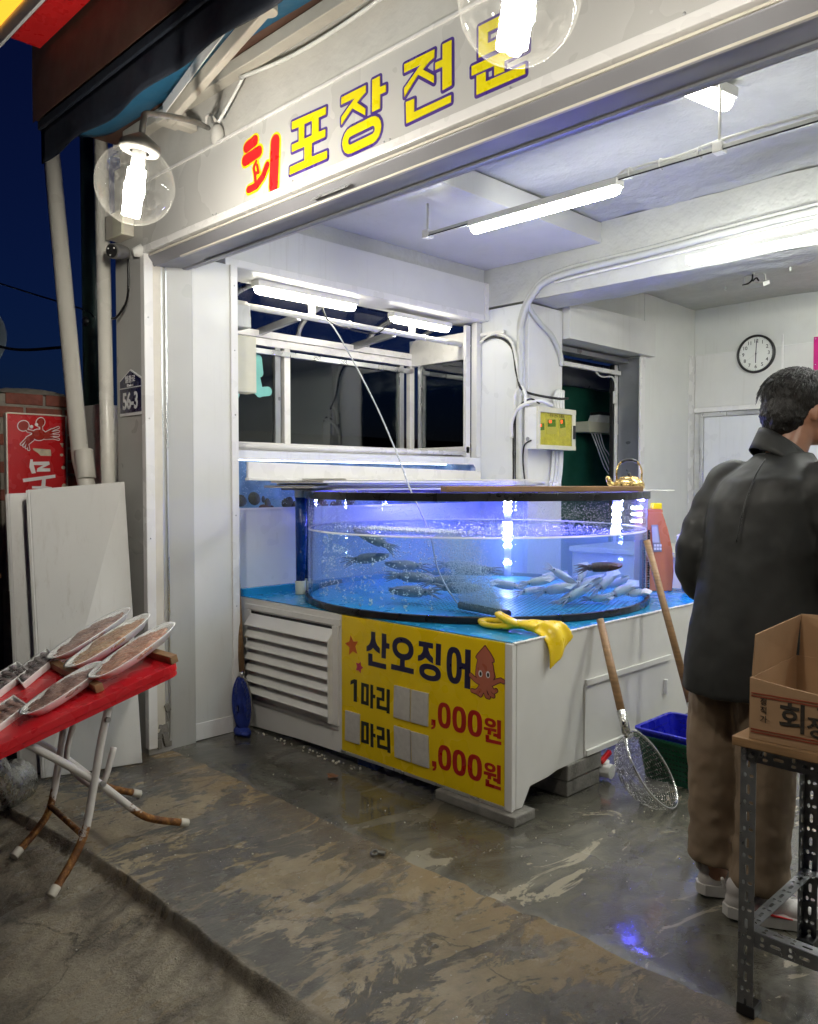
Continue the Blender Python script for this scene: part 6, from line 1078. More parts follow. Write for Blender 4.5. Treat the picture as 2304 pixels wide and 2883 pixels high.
for i in range(22): m.prism([[(-0.098, 0.03 + i * 0.0145), (-0.052, 0.03 + i * 0.0145), (-0.052, 0.034 + i * 0.0145), (-0.098, 0.034 + i * 0.0145)]], lambda a, b, h: hc + hx * a + hy * h + Vector((0, 0, b)), -0.008, -0.004)
for a_ in (-0.096, -0.075, -0.054): m.prism([[(a_, 0.02), (a_ + .003, 0.02), (a_ + .003, 0.36), (a_, 0.36)]], lambda a, b, h: hc + hx * a + hy * h + Vector((0, 0, b)), -0.0085, -0.005)
m.build('grille', 'stainless', ht); MB().prism([[(-0.1, 0.015), (-0.05, 0.015), (-0.05, 0.365), (-0.1, 0.365)]], lambda a, b, h: hc + hx * a + hy * h + Vector((0, 0, b)), -0.0025, -0.0006).build('grille_recess', 'gap_black', ht)
o = MB().obox(hc + hx * 0.0 + hy * 0.05 + Vector((0, 0, 0.505)), (0.055, 0.055, 0.035), Matrix.Rotation(R(45), 3, 'Z')).build('tape_roll_box', 'yellow_letter', bevel=0.004); tag(o, 'small pale yellow box with red edge on the orange heater', 'box')
surf('container_blue', (0.02, 0.16, 0.36), 0.3, var=0.12)
bt = thing('blue_container', (-2.2, 4.62, 0.735), 'blue clear container behind the orange heater', 'container')
MB().box(-2.27, 4.52, 0.737, -2.05, 4.72, 1.04).build('body', 'container_blue', bt, bevel=0.02, seg=3); MB().box(-2.29, 4.50, 1.04, -2.03, 4.74, 1.075).build('lid', 'cream_plastic', bt, bevel=0.008)

# yellow rubber glove draped over the corner
surf('rubber_yellow', (0.80, 0.56, 0.010), 0.33, var=0.05, vs=10, sub=0.05)
gl = thing('rubber_glove', (-2.2, 2.8, 0.735), 'yellow rubber glove draped over the corner of the tank stand', 'glove')
m = MB()
m.tube(spline([(-2.06, 2.845, 0.765), (-2.13, 2.84, 0.770), (-2.20, 2.835, 0.763)], 4), [0.036, 0.038, 0.040, 0.041, 0.041, 0.040, 0.040, 0.040, 0.040], 12, flat=0.5)
for pts in ([(-2.19, 2.81, .757), (-2.28, 2.80, .750), (-2.35, 2.82, .748), (-2.40, 2.86, .752)], [(-2.20, 2.835, .763), (-2.28, 2.85, .764), (-2.36, 2.87, .758), (-2.41, 2.875, .750)], [(-2.20, 2.86, .758), (-2.28, 2.90, .772), (-2.34, 2.93, .775)], [(-2.19, 2.85, .77), (-2.26, 2.86, .786), (-2.31, 2.88, .794)], [(-2.16, 2.81, .772), (-2.22, 2.80, .79), (-2.28, 2.83, .80)]):
    m.tube(spline(pts, 4), 0.0165, 10, flat=0.8)
cl_ = spline([(-2.12, 2.845, .768), (-2.06, 2.865, .766), (-2.015, 2.885, .748), (-1.994, 2.90, .70), (-1.988, 2.903, .655)], 5)
def cuff(u, v):
    f = v * (len(cl_) - 1); q = min(len(cl_) - 2, int(f)); c_ = cl_[q].lerp(cl_[q + 1], f - q); d_ = (cl_[q + 1] - cl_[q]).normalized()
    W_ = Vector((0.0, 0.040 + 0.040 * v, 0.012 + 0.050 * v)); N_ = d_.cross(W_).normalized(); a_ = 2 * math.pi * u
    return c_ + W_ * math.cos(a_) + N_ * ((0.017 - 0.006 * v) * math.sin(a_) + 0.007 * math.sin(5 * math.cos(a_) + 3 * v))
m.grid(cuff, 28, 16, cu=True); m.face([len(m.v) - 28 * 16 + k * 16 for k in range(28)]); m.face([len(m.v) - 28 * 16 + k * 16 + 15 for k in range(28)])
m.build('glove', 'rubber_yellow', gl, remesh=0.006, smooth_it=4)
# ---------------------------------------------------------------- bay window in the left wall
clear('window_glass', (0.38, 0.45, 0.44), 0.22, 0.02, 1.5)
clear('roof_glass', (0.75, 0.8, 0.85), 0.0, 0.03, 1.25)
bw = thing('bay_window', (-4.3, 3.6, 1.56), 'white framed glazed bay window above the wall aquarium', 'window')
MB().box(-4.70, 2.45, 1.545, -4.046, 4.70, 1.575).build('sill_board', 'white_trim', bw, bevel=0.003)
def frame_bar(p0, p1, wd=0.05, th=0.04, nm='frame_bar', mat='aluminium'): return MB().bar(p0, p1, wd, th).build(nm, mat, bw, bevel=0.002)
xo = -4.65
frame_bar((xo, 2.40, 1.625), (xo, 4.69, 1.625), 0.05, 0.05, 'bottom_rail', 'white_trim')
frame_bar((xo, 2.40, 2.325), (xo, 4.69, 2.325), 0.05, 0.05, 'top_rail', 'white_trim'); frame_bar((xo + .02, 2.40, 2.262), (xo + .02, 4.66, 2.262), 0.03, 0.035, 'top_track', 'aluminium'); frame_bar((xo, 2.40, 2.378), (xo, 4.69, 2.378), 0.05, 0.045, 'top_rail', 'white_trim')
for y, wd, mt in ((3.36, .045, 'alu_dark'), (3.44, .05, 'white_trim'), (4.55, .045, 'aluminium'), (4.665, .05, 'white_trim')): MB().box(xo - .02, y - wd / 2, 1.65, xo + .022, y + wd / 2, 2.30).build('mullion', mt, bw, bevel=0.002)
frame_bar((xo, 4.675, 1.625), (-4.05, 4.675, 1.625), 0.04, 0.05, 'side_rail', 'white_trim'); MB().box(xo, 4.655, 2.30, -4.05, 4.70, 2.50).build('side_header', 'white_trim', bw, bevel=0.003)
MB().box(-4.56, 4.66, 1.65, -4.53, 4.69, 2.3).build('mullion', 'aluminium', bw); MB().box(-4.075, 4.65, 1.57, -4.05, 4.70, 2.55).build('mullion', 'white_trim', bw)
for (y0, y1) in ((2.42, 3.34), (3.46, 4.53)): MB().box(xo - .004, y0, 1.65, xo + .002, y1, 2.245).build('pane', 'window_glass', bw)
MB().box(-4.53, 4.672, 1.65, -4.076, 4.678, 2.30).build('side_pane', 'window_glass', bw)
for y in (2.62, 3.22, 4.06): frame_bar((xo, y, 2.39), (-4.21, y, 2.43), 0.032, 0.045, 'roof_strut', 'alu_dark')
for y in (2.9, 3.55, 4.2, 4.68): MB().tube([(xo + 0.44 * (1 - math.cos(R(90) * i / 10)), y, 2.40 + 0.19 * math.sin(R(90) * i / 10)) for i in range(11)], 0.018, 8).build('curved_rib', 'aluminium', bw)
m = MB(); m.grid(lambda u, v: (xo + 0.44 * (1 - math.cos(R(90) * u)), 2.4 + 2.3 * v, 2.41 + 0.19 * math.sin(R(90) * u)), 12, 2); m.build('roof_glazing', 'roof_glass', bw)
surf('teal_vinyl', (0.16, 0.46, 0.42), 0.4, var=0.08)
tl = MB(); k = 0
for L in ([(2.985, 2.20), (2.99, 2.05), (3.03, 1.96)], [(2.99, 2.03), (3.08, 2.0)], [(3.16, 2.215), (3.21, 2.21), (3.22, 2.12), (3.15, 2.09)], [(3.19, 2.10), (3.22, 1.985)], [(3.12, 2.04), (3.22, 1.99), (3.29, 2.0)]):
    for i in range(len(L) - 1): k += 1; tl.prism([capsule_poly(L[i], L[i + 1], 0.032)], lambda a, b, h: (xo + 0.003 + h, a, b), 0.0, 0.0015 + 0.00004 * k)
tl.build('window_lettering', 'teal_vinyl', bw)
# dark street wall beyond the bay so the panes have something behind them
tag(MB().box(-7.2, 1.9, -0.05, -7.0, 9.0, 1.9).build('far_wall', 'brown_paint'), 'dark wall across the yard behind the bay window', 'wall')

# ---------------------------------------------------------------- LED battens
emit('tube_white', (0.98, 1.0, 0.93), TUBE); emit('tube_warm', (1.0, 0.95, 0.78), TUBEW)
def batten(a, b, r, mat, label, group='ceiling strip lights', back=(0, 0, 1)):
    a, b, back = Vector(a), Vector(b), Vector(back); d = (b - a).normalized()
    t = thing('strip_light', (a + b) / 2, label, 'light', group)
    MB().tube([a, a + d * 0.012, a + d * 0.035, b - d * 0.035, b - d * 0.012, b], [r * .45, r * .85, r, r, r * .85, r * .45], 14).build('diffuser', mat, t)
    MB().bar(a + back * r * 0.80 - d * 0.004, b + back * r * 0.80 + d * 0.004, r * 2.3, r * 1.1, upv=back).build('housing', 'white_plastic', t, bevel=0.003)
    return t
batten((-2.92, 3.40, 2.742), (-2.027, 3.40, 2.738), 0.030, 'tube_white', 'hanging strip light in the middle of the front room')
batten((-2.185, 4.40, 2.618), (-1.03, 4.40, 2.621), 0.024, 'tube_white', 'long strip light under the plastered beam')
batten((-2.06, 5.93, 2.93), (-0.9, 5.93, 2.93), 0.026, 'tube_white', 'strip light on the back ceiling at the right edge')
batten((-0.75, 3.40, 2.742), (0.35, 3.40, 2.738), 0.030, 'tube_white', 'added strip light on the hanging rail, unseen beyond the right edge')  # out of view, added to light the stand side and the floor
batten((-0.90, 4.40, 2.621), (0.25, 4.40, 2.624), 0.024, 'tube_white', 'added strip light under the beam, unseen beyond the right edge')  # second added strip, lights the room from out of view
emit('tube_dim', (1.0, 0.97, 0.86), 12.0)
batten((-1.67, 3.10, 3.03), (-1.59, 3.56, 3.03), 0.040, 'tube_dim', 'short strip light on the ceiling behind the shutter')
batten((-4.09, 2.81, 2.525), (-4.09, 3.585, 2.530), 0.034, 'tube_warm', 'left strip light above the bay window', 'window strip lights')
batten((-4.09, 3.92, 2.506), (-4.09, 4.50, 2.506), 0.030, 'tube_warm', 'right strip light above the bay window', 'window strip lights')
rl = thing('light_rail', (-2.2, 3.4, 2.77), 'white hanging rail that carries the strip light', 'rail')
MB().box(-3.27, 3.385, 2.772, 0.6, 3.415, 2.790).build('rail', 'grey_conduit', rl, bevel=0.002)
MB().box(-3.27, 3.380, 2.766, 0.6, 3.384, 2.772).build('rail_slot', 'gap_black', rl)
for x, zt in ((-3.25, 2.955), (-1.555, 3.10), (-0.3, 3.1)):
    MB().cyl((x, 3.40, 2.79), (x, 3.40, zt), 0.007, 10).build('drop_rod', 'white_plastic', rl); MB().box(x - .022, 3.375, 2.762, x + .022, 3.425, 2.806).build('clamp', 'white_plastic', rl, bevel=0.003)
m = MB().tube(spline([(-2.05, 3.405, 2.775), (-1.95, 3.41, 2.81), (-1.75, 3.405, 2.805), (-1.5, 3.405, 2.82), (-1.1, 3.40, 2.81)], 8), 0.007, 8)
m.tube(spline([(-2.06, 3.40, 2.78), (-2.0, 3.41, 2.815), (-1.94, 3.40, 2.78)], 6), 0.006, 8)
for x in (-1.97, -1.82, -1.64): m.tube(arc_pts((x, 3.40, 2.79), 0.024, 0, 2 * math.pi, 12, (0, 1, 0), (0, 0, 1)), 0.003, 6)
m.build('rail_cable', 'white_plastic', rl)
wr = thing('curtain_rail', (-4.1, 3.6, 2.41), 'white pipe rail strung with cables across the bay window', 'rail')
MB().tube([(-4.10, 2.45, 2.412), (-4.10, 4.74, 2.412)], 0.019, 12).build('pipe', 'white_plastic', wr)
for y in (2.72, 3.55, 3.95, 4.25): MB().tube(arc_pts((-4.10, y, 2.412), 0.022, 0, 2 * math.pi, 12, (1, 0, 0), (0, 0, 1)), 0.004, 6).build('cable_tie', 'white_plastic', wr)
for y in (3.24, 4.13): MB().box(-4.115, y - .02, 2.40, -4.085, y + .02, 2.49).build('hanger', 'white_plastic', wr, bevel=0.003)
MB().tube(spline([(-4.08, 3.30, 2.49), (-4.07, 3.36, 2.40), (-4.06, 3.55, 2.37), (-4.06, 3.75, 2.375), (-4.07, 3.88, 2.46), (-4.08, 3.95, 2.49)], 8), 0.0045, 6).build('black_lead', 'rubber_black', wr)
o = MB().tube([(-4.03, 2.50, 1.592), (-4.03, 4.62, 1.596)], 0.017, 14).build('blind_roller', 'white_trim'); tag(o, 'white roller pipe lying along the window sill', 'roller')
hb = thing('wall_heater', (-4.1, 2.62, 2.28), 'grey wall unit with label behind the white corner trim', 'heater')
MB().prism([[(-4.14, 2.27), (-4.02, 2.27), (-4.03, 2.40), (-4.06, 2.43), (-4.14, 2.43)]], lambda a, b, h: (a, h, b), 2.50, 2.735).build('case', 'grey_panel', hb, bevel=0.006); MB().box(-4.06, 2.7355, 2.295, -4.03, 2.737, 2.335).build('label_plate', 'white_print', hb)
o = MB().box(-4.13, 2.50, 1.90, -4.03, 2.775, 2.225).build('cream_case', 'cream_plastic', bevel=0.006); tag(o, 'cream box mounted at the left side of the bay window', 'box')

# ---------------------------------------------------------------- aquarium set into the wall
aq = thing('wall_aquarium', (-4.2, 3.6, 1.2), 'narrow aquarium with shellfish set into the wall', 'aquarium')
surf('aqua_back', (0.26, 0.40, 0.50), 0.5, var=0.3, vs=8); emit('aqua_fill', (0.70, 0.80, 1.0), 9.0); emit('aqua_front', (0.35, 0.38, 1.0), 7.0); surf('aqua_bed', (0.05, 0.04, 0.03), 0.7, var=0.4, vs=20)
m = MB().box(-4.44, 2.50, 1.19, -4.42, 4.75, 1.54).box(-4.42, 2.50, 1.19, -4.05, 2.53, 1.54).box(-4.42, 4.72, 1.19, -4.05, 4.75, 1.54).box(-4.44, 2.50, 1.17, -4.046, 4.75, 1.19); m.build('case', 'aqua_back', aq)
MB().box(-4.44, 2.50, 1.525, -4.046, 4.75, 1.54).build('lid', 'aqua_back', aq)
MB().box(-4.030, 2.56, 1.22, -4.026, 4.715, 1.52).build('glass', 'acrylic', aq)
MB().box(-4.30, 2.60, 1.515, -4.29, 4.70, 1.522).build('fill_strip', 'aqua_fill', aq); MB().box(-4.052, 2.60, 1.5195, -4.047, 4.68, 1.5225).build('front_light_strip', 'aqua_front', aq)  # pale inner strip is added to brighten the aquarium
surf('shell_olive', (0.13, 0.12, 0.06), 0.5, var=0.35, vs=18); surf('shell_brown', (0.12, 0.05, 0.035), 0.55, var=0.5, vs=18)
for i in range(34):
    if i < 5: y, z, r_ = 2.60 + 0.02 * (i % 2), 1.25 + 0.055 * i, 0.040
    else: y, z, r_ = random.uniform(2.60, 3.6), 1.215 + random.uniform(0, 0.075) * (1 if i % 3 else 0.3), random.uniform(0.022, 0.042)
    Mr = Matrix.Rotation(random.uniform(-.6, .6), 3, 'Z') @ Matrix.Rotation(R(90) + random.uniform(-.5, .5), 3, 'Y')
    m = MB().lathe([(0.001, r_ * .34), (r_ * .5, r_ * .30), (r_ * .85, r_ * .14), (r_, 0), (r_ * .85, -r_ * .14), (r_ * .5, -r_ * .30), (0.001, -r_ * .34)], (random.uniform(-4.16, -4.07), y, z), 12, Mr)
    o = m.build('shellfish', 'shell_olive' if i % 3 or i < 5 else 'shell_brown'); tag(o, 'shellfish in the heap inside the wall aquarium', 'shellfish', 'shellfish in the wall aquarium')
m = MB()
for i in range(1500):
    c_ = random.randrange(22); ico(m, (-4.10 + random.gauss(0, .02), 2.64 + c_ * 0.092 + random.gauss(0, .006), random.uniform(1.25, 1.51)), random.uniform(0.001, 0.003))
tag(m.build('aquarium_bubbles', 'bubble_white', fix=False), 'bubble columns inside the wall aquarium', 'bubbles', kind='stuff')

# ---------------------------------------------------------------- conduits and cables on the pier and beam
m = MB()
def run(name, pts, r, label, mat='grey_conduit', cat='conduit', ribs=False):
    s_ = spline(pts, 8); rr = r
    if ribs:
        s2 = []; 
        for i in range(len(s_) - 1):
            for q in range(4): s2.append(s_[i].lerp(s_[i + 1], q / 4))
        s_ = s2; rr = [r * (1.06 if i % 2 else 0.97) for i in range(len(s_))]
    return tag(MB().tube(s_, rr, 10, ).build(name, mat), label, cat)
run('flexible_conduit', [(-3.615, 4.742, 1.35), (-3.612, 4.742, 2.30), (-3.60, 4.738, 2.52), (-3.50, 4.735, 2.70), (-3.30, 4.735, 2.79), (-2.6, 4.735, 2.815), (-1.6, 4.735, 2.85), (0.5, 4.735, 2.86)], 0.022, 'thick grey flexible conduit along the beam', ribs=True)
run('flexible_conduit', [(-3.640, 4.750, 1.35), (-3.637, 4.748, 2.35), (-3.62, 4.744, 2.56), (-3.50, 4.740, 2.745), (-3.28, 4.742, 2.83), (-2.6, 4.742, 2.85), (-1.6, 4.742, 2.885), (0.5, 4.742, 2.90)], 0.014, 'thinner grey conduit above the thick one on the beam')
run('flexible_conduit', [(-3.46, 4.735, 2.735), (-3.545, 4.742, 2.64), (-3.548, 4.86, 2.54), (-3.548, 5.02, 2.46), (-3.548, 5.13, 2.34), (-3.552, 5.16, 2.25)], 0.020, 'grey conduit bending round the pier corner')
run('flexible_conduit', [(-3.32, 4.735, 2.755), (-2.6, 4.74, 2.775), (-1.6, 4.74, 2.80), (0.5, 4.74, 2.82)], 0.008, 'thin white cable clipped under the beam conduits', 'white_plastic')
run('black_cable', [(-4.06, 4.74, 2.405), (-3.86, 4.745, 2.45), (-3.70, 4.745, 2.36), (-3.64, 4.735, 2.15), (-3.57, 4.73, 2.03), (-3.42, 4.90, 1.98), (-3.42, 5.05, 1.99)], 0.009, 'black cable curving from the window rail to the meter box', 'rubber_black', 'cable')
run('black_cable', [(-3.45, 4.75, 1.935), (-3.52, 4.73, 1.97), (-3.62, 4.735, 1.92), (-3.675, 4.745, 1.80), (-3.68, 4.75, 1.5), (-3.68, 4.75, 1.34)], 0.006, 'black cable hanging left of the meter box', 'rubber_black', 'cable')
run('black_cable', [(-3.662, 4.748, 2.0), (-3.664, 4.75, 1.7), (-3.660, 4.75, 1.34)], 0.006, 'straight black cable beside the grey conduits', 'rubber_black', 'cable')
run('black_cable', [(-3.50, 4.722, 1.68), (-3.545, 4.70, 1.64), (-3.555, 4.70, 1.52), (-3.53, 4.70, 1.34)], 0.006, 'black cable leaving the side of the meter box', 'rubber_black', 'cable')
run('white_conduit', [(-4.0, 4.742, 2.42), (-3.85, 4.745, 2.475), (-3.70, 4.742, 2.40), (-3.64, 4.738, 2.22), (-3.60, 4.738, 2.0)], 0.012, 'white conduit arching from the window rail to the pier', 'white_plastic')
run('white_conduit', [(-3.66, 4.74, 1.90), (-3.655, 4.735, 2.0), (-3.61, 4.73, 2.06), (-3.565, 4.73, 2.02), (-3.555, 4.73, 1.93)], 0.014, 'white conduit loop left of the meter box', 'white_plastic')
run('white_conduit', [(-3.69, 4.74, 1.70), (-3.68, 4.735, 1.83), (-3.60, 4.725, 1.92), (-3.46, 4.76, 1.955), (-3.45, 4.9, 1.93)], 0.014, 'white conduit bending over the meter box', 'white_plastic')
eb = thing('meter_box', (-3.5, 4.96, 1.62), 'cream control box with yellow window on the pier', 'control box')
MB().box(-3.564, 4.727, 1.618, -3.462, 5.195, 1.912).build('case', 'white_plastic', eb, bevel=0.003)
m = MB().box(-3.462, 4.727, 1.878, -3.446, 5.20, 1.916).box(-3.462, 4.727, 1.618, -3.446, 5.20, 1.648).box(-3.462, 4.727, 1.648, -3.449, 4.760, 1.878).box(-3.462, 5.155, 1.648, -3.449, 5.20, 1.878); m.build('door_frame', 'cream_plastic', eb, bevel=0.002)
clear('amber_window', (0.93, 0.91, 0.55), 0.02, 0.05, 1.4); MB().box(-3.455, 4.760, 1.648, -3.452, 5.155, 1.878).build('window', 'amber_window', eb)
surf('box_inside', (0.66, 0.64, 0.34), 0.5, var=0.2, vs=20); MB().box(-3.4615, 4.760, 1.648, -3.460, 5.155, 1.878).build('inside_back', 'box_inside', eb)
surf('lcd_green', (0.06, 0.22, 0.10), 0.3, var=0.2); emit('red_digits', (1.0, 0.10, 0.04), 1.6)
for (y, z, w_, h_, a_) in ((4.785, 1.755, 0.075, 0.105, .1), (4.905, 1.785, 0.125, 0.115, .06), (5.04, 1.785, 0.085, 0.14, .18)):
    Mr = Matrix.Rotation(a_, 3, 'X'); MB().obox((-3.4585, y, z), (0.003, w_, h_), Mr).build('thermostat', 'cream_plastic', eb, bevel=0.002)
    MB().obox((-3.4565, y, z + h_ * .18), (0.002, w_ * .78, h_ * .45), Mr).build('thermostat_screen', 'lcd_green', eb); MB().obox((-3.4553, y - w_ * .15, z + h_ * .27), (0.0012, w_ * .26, h_ * .18), Mr).build('red_digits', 'red_digits', eb)
text_mesh('box_lettering', '수조 온도 스위치', 0.026, 'black_print', eb, plane_M((-3.4512, 4.965, 1.858), (0, 1, 0), (0, 0, 1)))
m = MB().box(-3.452, 5.165, 1.70, -3.438, 5.185, 1.80); m.build('latch', 'black_plastic', eb, bevel=0.004); MB().cyl((-3.535, 4.7275, 1.688), (-3.535, 4.7245, 1.688), 0.016, 14).build('cable_port', 'alu_dark', eb)
for i, (y, r_) in enumerate(((5.04, .013), (5.08, .013), (5.12, .016), (5.15, .012))): MB().tube(spline([(-3.535, y, 1.62), (-3.54, y, 1.50), (-3.545, y - .01, 1.40), (-3.545, y - .05, 1.30)], 5), r_, 10).build('bottom_conduit', 'white_plastic', eb)
for i in range(4): MB().tube(spline([(-3.51, 5.02 + .035 * i, 1.912), (-3.52, 5.03 + .035 * i, 2.0), (-3.535, 5.10 + .02 * i, 2.06), (-3.545, 5.16, 1.98), (-3.55, 5.17, 1.90)], 5), 0.012, 8).build('top_conduit', 'white_plastic', eb)

# ---------------------------------------------------------------- side door with green curtain
sdr = thing('side_doorway', (-4.0, 5.8, 0), 'side doorway closed off with a dark green sheet', 'doorway')
m = MB(); m.grid(lambda u, v: (-4.30 + 0.015 * math.sin(u * 22), 5.2 + 2.2 * u, 0.0 + 2.26 * v), 60, 4); m.build('green_sheet', 'green_cloth', sdr)
MB().box(-4.32, 5.15, 2.262, -4.26, 7.4, 2.50).build('dark_canopy', 'alu_dark', sdr)
MB().box(-3.82, 5.19, 2.405, -3.70, 6.38, 2.445).build('door_track', 'alu_dark', sdr, bevel=0.002); MB().box(-3.80, 5.19, 2.31, -3.765, 6.37, 2.345).build('white_rail', 'white_trim', sdr, bevel=0.002)
MB().box(-3.83, 6.34, 0.0, -3.80, 6.38, 2.40).build('door_stile', 'white_trim', sdr, bevel=0.002); MB().box(-3.835, 6.30, 0.0, -3.81, 6.335, 2.40).build('door_seal', 'gap_black', sdr)
MB().tube(spline([(-3.79, 6.0, 2.31), (-3.79, 6.10, 2.275), (-3.79, 6.25, 2.29), (-3.79, 6.31, 2.25), (-3.79, 6.32, 2.19)], 6), 0.007, 8).build('white_lead', 'white_plastic', sdr); MB().box(-3.80, 6.29, 2.06, -3.775, 6.335, 2.17).build('white_switch', 'white_plastic', sdr, bevel=0.006)
rs = thing('router_shelf', (-4.1, 6.6, 1.83), 'small cream shelf with a router against the green sheet', 'shelf')
MB().box(-4.22, 6.36, 1.835, -4.08, 6.95, 1.93).build('shelf_box', 'cream_plastic', rs, bevel=0.004); MB().prism([[(6.52, 1.93), (6.90, 1.93), (6.86, 2.0), (6.56, 2.0)]], lambda a, b, h: (h, a, b), -4.20, -4.10).build('router', 'white_plastic', rs, bevel=0.004); MB().box(-4.2, 6.56, 2.0, -4.09, 6.87, 2.03).build('router_top', 'black_plastic', rs, bevel=0.004)
MB().box(-4.12, 6.88, 1.87, -4.07, 6.91, 2.05).build('blue_folder', 'blue_pvc', rs)
for i in range(4): MB().tube(spline([(-4.08, 6.40 + .05 * i, 1.83), (-4.02, 6.40 + .04 * i, 1.70), (-3.98, 6.46 + .03 * i, 1.52 + .03 * i), (-3.90, 6.50, 1.38), (-3.86, 6.42, 1.30), (-3.82, 6.31, 1.26)], 6), 0.005, 6).build('loose_lead', 'hose_clear', rs)
# ---------------------------------------------------------------- clock, floodlight, pink notice
ck_ = thing('wall_clock', (-2.987, 7.33, 2.51), 'round white wall clock with black rim showing six', 'clock')
Mc = Matrix.Rotation(R(90), 3, 'X'); cc = Vector((-2.987, 7.320, 2.513))
MB().lathe([(0.148, 0.0), (0.148, 0.022), (0.152, 0.028), (0.162, 0.028), (0.168, 0.020), (0.168, -0.0)], cc, 48, Mc).build('rim', 'black_plastic', ck_)
surf('clock_face', (0.76, 0.77, 0.74), 0.4, var=0.02); MB().lathe([(0.0005, 0.010), (0.150, 0.010)], cc, 40, Mc).build('face', 'clock_face', ck_)
for h in range(1, 13):
    a = R(90 - 30 * h); text_mesh('hour_numeral', str(h), 0.044, 'black_print', ck_, plane_M(cc + Vector((0.112 * math.cos(a), -0.0112, 0.112 * math.sin(a))), (1, 0, 0), (0, 0, 1)), bold=0.0004)
m = MB()
for i in range(60):
    a = R(6 * i); m.obox(cc + Vector((0.141 * math.cos(a), -0.0108, 0.141 * math.sin(a))), (0.006 if i % 5 else 0.009, 0.0008, 0.0012 if i % 5 else 0.0022), Matrix.Rotation(-a, 3, 'Y'))
tag(m.build('minute_ticks', 'black_print', ck_), kind='stuff')
def hand(ang, l0, l1, wd, nm, y):
    d = Vector((math.sin(ang), 0, math.cos(ang))); MB().bar(cc + Vector((0, y, 0)) + d * l0, cc + Vector((0, y, 0)) + d * l1, wd, 0.0012, upv=(0, 1, 0)).build(nm, 'navy_print' if nm != 'second_hand' else 'grey_conduit', ck_)
hand(R(3), -0.02, 0.118, 0.006, 'minute_hand', -0.0135); hand(R(181), -0.02, 0.080, 0.007, 'hour_hand', -0.0125); hand(R(237), -0.03, 0.095, 0.0016, 'second_hand', -0.0145)
MB().lathe([(0.006, 0.010), (0.006, 0.016), (0.001, 0.016)], cc, 12, Mc).build('hub', 'black_plastic', ck_)
fl = thing('floodlight', (-2.46, 6.0, 2.97), 'small unlit floodlight in a wire bracket on the back ceiling', 'floodlight')
MB().tube(spline([(-2.56, 6.0, 2.98), (-2.50, 6.0, 2.955), (-2.475, 6.0, 2.88)], 5), 0.011, 10).build('stem', 'white_plastic', fl)
MB().tube([(-2.54, 6.0, 2.81), (-2.545, 6.0, 2.872), (-2.53, 6.0, 2.882), (-2.41, 6.0, 2.882), (-2.395, 6.0, 2.87), (-2.385, 6.0, 2.80)], 0.004, 8).build('bracket', 'white_plastic', fl)
MB().obox((-2.46, 6.0, 2.805), (0.155, 0.12, 0.030), Matrix.Rotation(R(18), 3, 'X')).build('lamp_head', 'white_plastic', fl, bevel=0.004); MB().tube(spline([(-2.478, 5.985, 2.88), (-2.475, 5.97, 2.84), (-2.50, 5.96, 2.815), (-2.54, 5.96, 2.81)], 5), 0.006, 8).build('black_lead', 'rubber_black', fl); MB().tube(spline([(-2.47, 5.97, 2.83), (-2.44, 5.96, 2.845), (-2.42, 5.95, 2.82)], 5), 0.006, 8).build('black_lead', 'rubber_black', fl)
surf('pink_print', (0.55, 0.008, 0.20), 0.4, var=0.05)
pk = thing('pink_notice', (-2.4, 7.32, 2.36), 'pink notice board at the right edge of the back wall', 'notice')
MB().box(-2.505, 7.310, 2.10, -1.9, 7.316, 2.60).build('sheet', 'pink_print', pk); m = MB()
for z in (2.585, 2.37): m.ell((-2.49, 7.308, z), (.006, .003, .006), None, 8, 6)
m.build('pin', 'screw', pk)
m = MB()
for (x, y) in ((-2.95, 6.6), (-2.35, 6.35), (-3.1, 6.1)): m.cyl((x, y, 2.985), (x, y, 2.945), 0.008, 8)
tag(m.build('ceiling_plugs', 'white_plastic', shop), kind='stuff')
cn = thing('white_counter', (-2.6, 5.6, 0), 'white counter along the back room behind the heater', 'counter')
MB().box(-3.54, 5.3, 0.0, -2.0, 6.0, 0.86).build('cabinet', 'white_panel', cn, bevel=0.004); MB().box(-3.54, 5.26, 0.86, -1.96, 6.02, 0.90).build('worktop', 'cream_plastic', cn, bevel=0.004)

# ---------------------------------------------------------------- dip nets, baskets, drain valve
def wire_net(name, ring_pts, depth_vec, n_r, mat, t, wire=0.0011):
    """bag of crossing wires hung from a closed ring"""
    N = len(ring_pts); c = sum((Vector(p) for p in ring_pts), Vector()) / N; dv = Vector(depth_vec); m = MB()
    def S(i, k):
        f = k / n_r; p = Vector(ring_pts[i % N]); return c + (p - c) * math.cos(f * math.pi / 2) ** 0.75 + dv * math.sin(f * math.pi / 2)
    for i in range(N): m.tube([S(i, k) for k in range(n_r)], wire, 3, caps=False)
    for k in range(1, n_r): m.tube([S(i, k) for i in range(N)], wire, 3, caps=False, closed=True)
    return tag(m.build(name, mat, t, fix=False), kind='stuff')
nA = thing('dip_net', (-1.85, 3.2, 0), 'steel mesh dip net with wooden handle leaning on the tank stand', 'net', 'dip nets')
h0, h1 = Vector((-1.990, 3.205, 0.765)), Vector((-1.790, 3.085, 0.345)); MB().tube([h0, h0 + (h1 - h0) * .5, h1], [0.0165, 0.018, 0.017], 14).build('handle', 'wood', nA)
MB().tube([h1 - (h1 - h0).normalized() * 0.07, h1 + (h1 - h0).normalized() * 0.03], [0.0195, 0.0175], 14).build('ferrule', 'stainless', nA)
top, low = Vector((-1.775, 3.075, 0.305)), Vector((-1.640, 3.262, 0.020)); cN = (top + low) / 2; aM = (top - low) / 2
rgt = Vector((.707, .707, 0)); fwd = Vector((-.707, .707, 0)); aN = (rgt * 0.050 + Vector((0, 0, 0.048)) + fwd * 0.125)
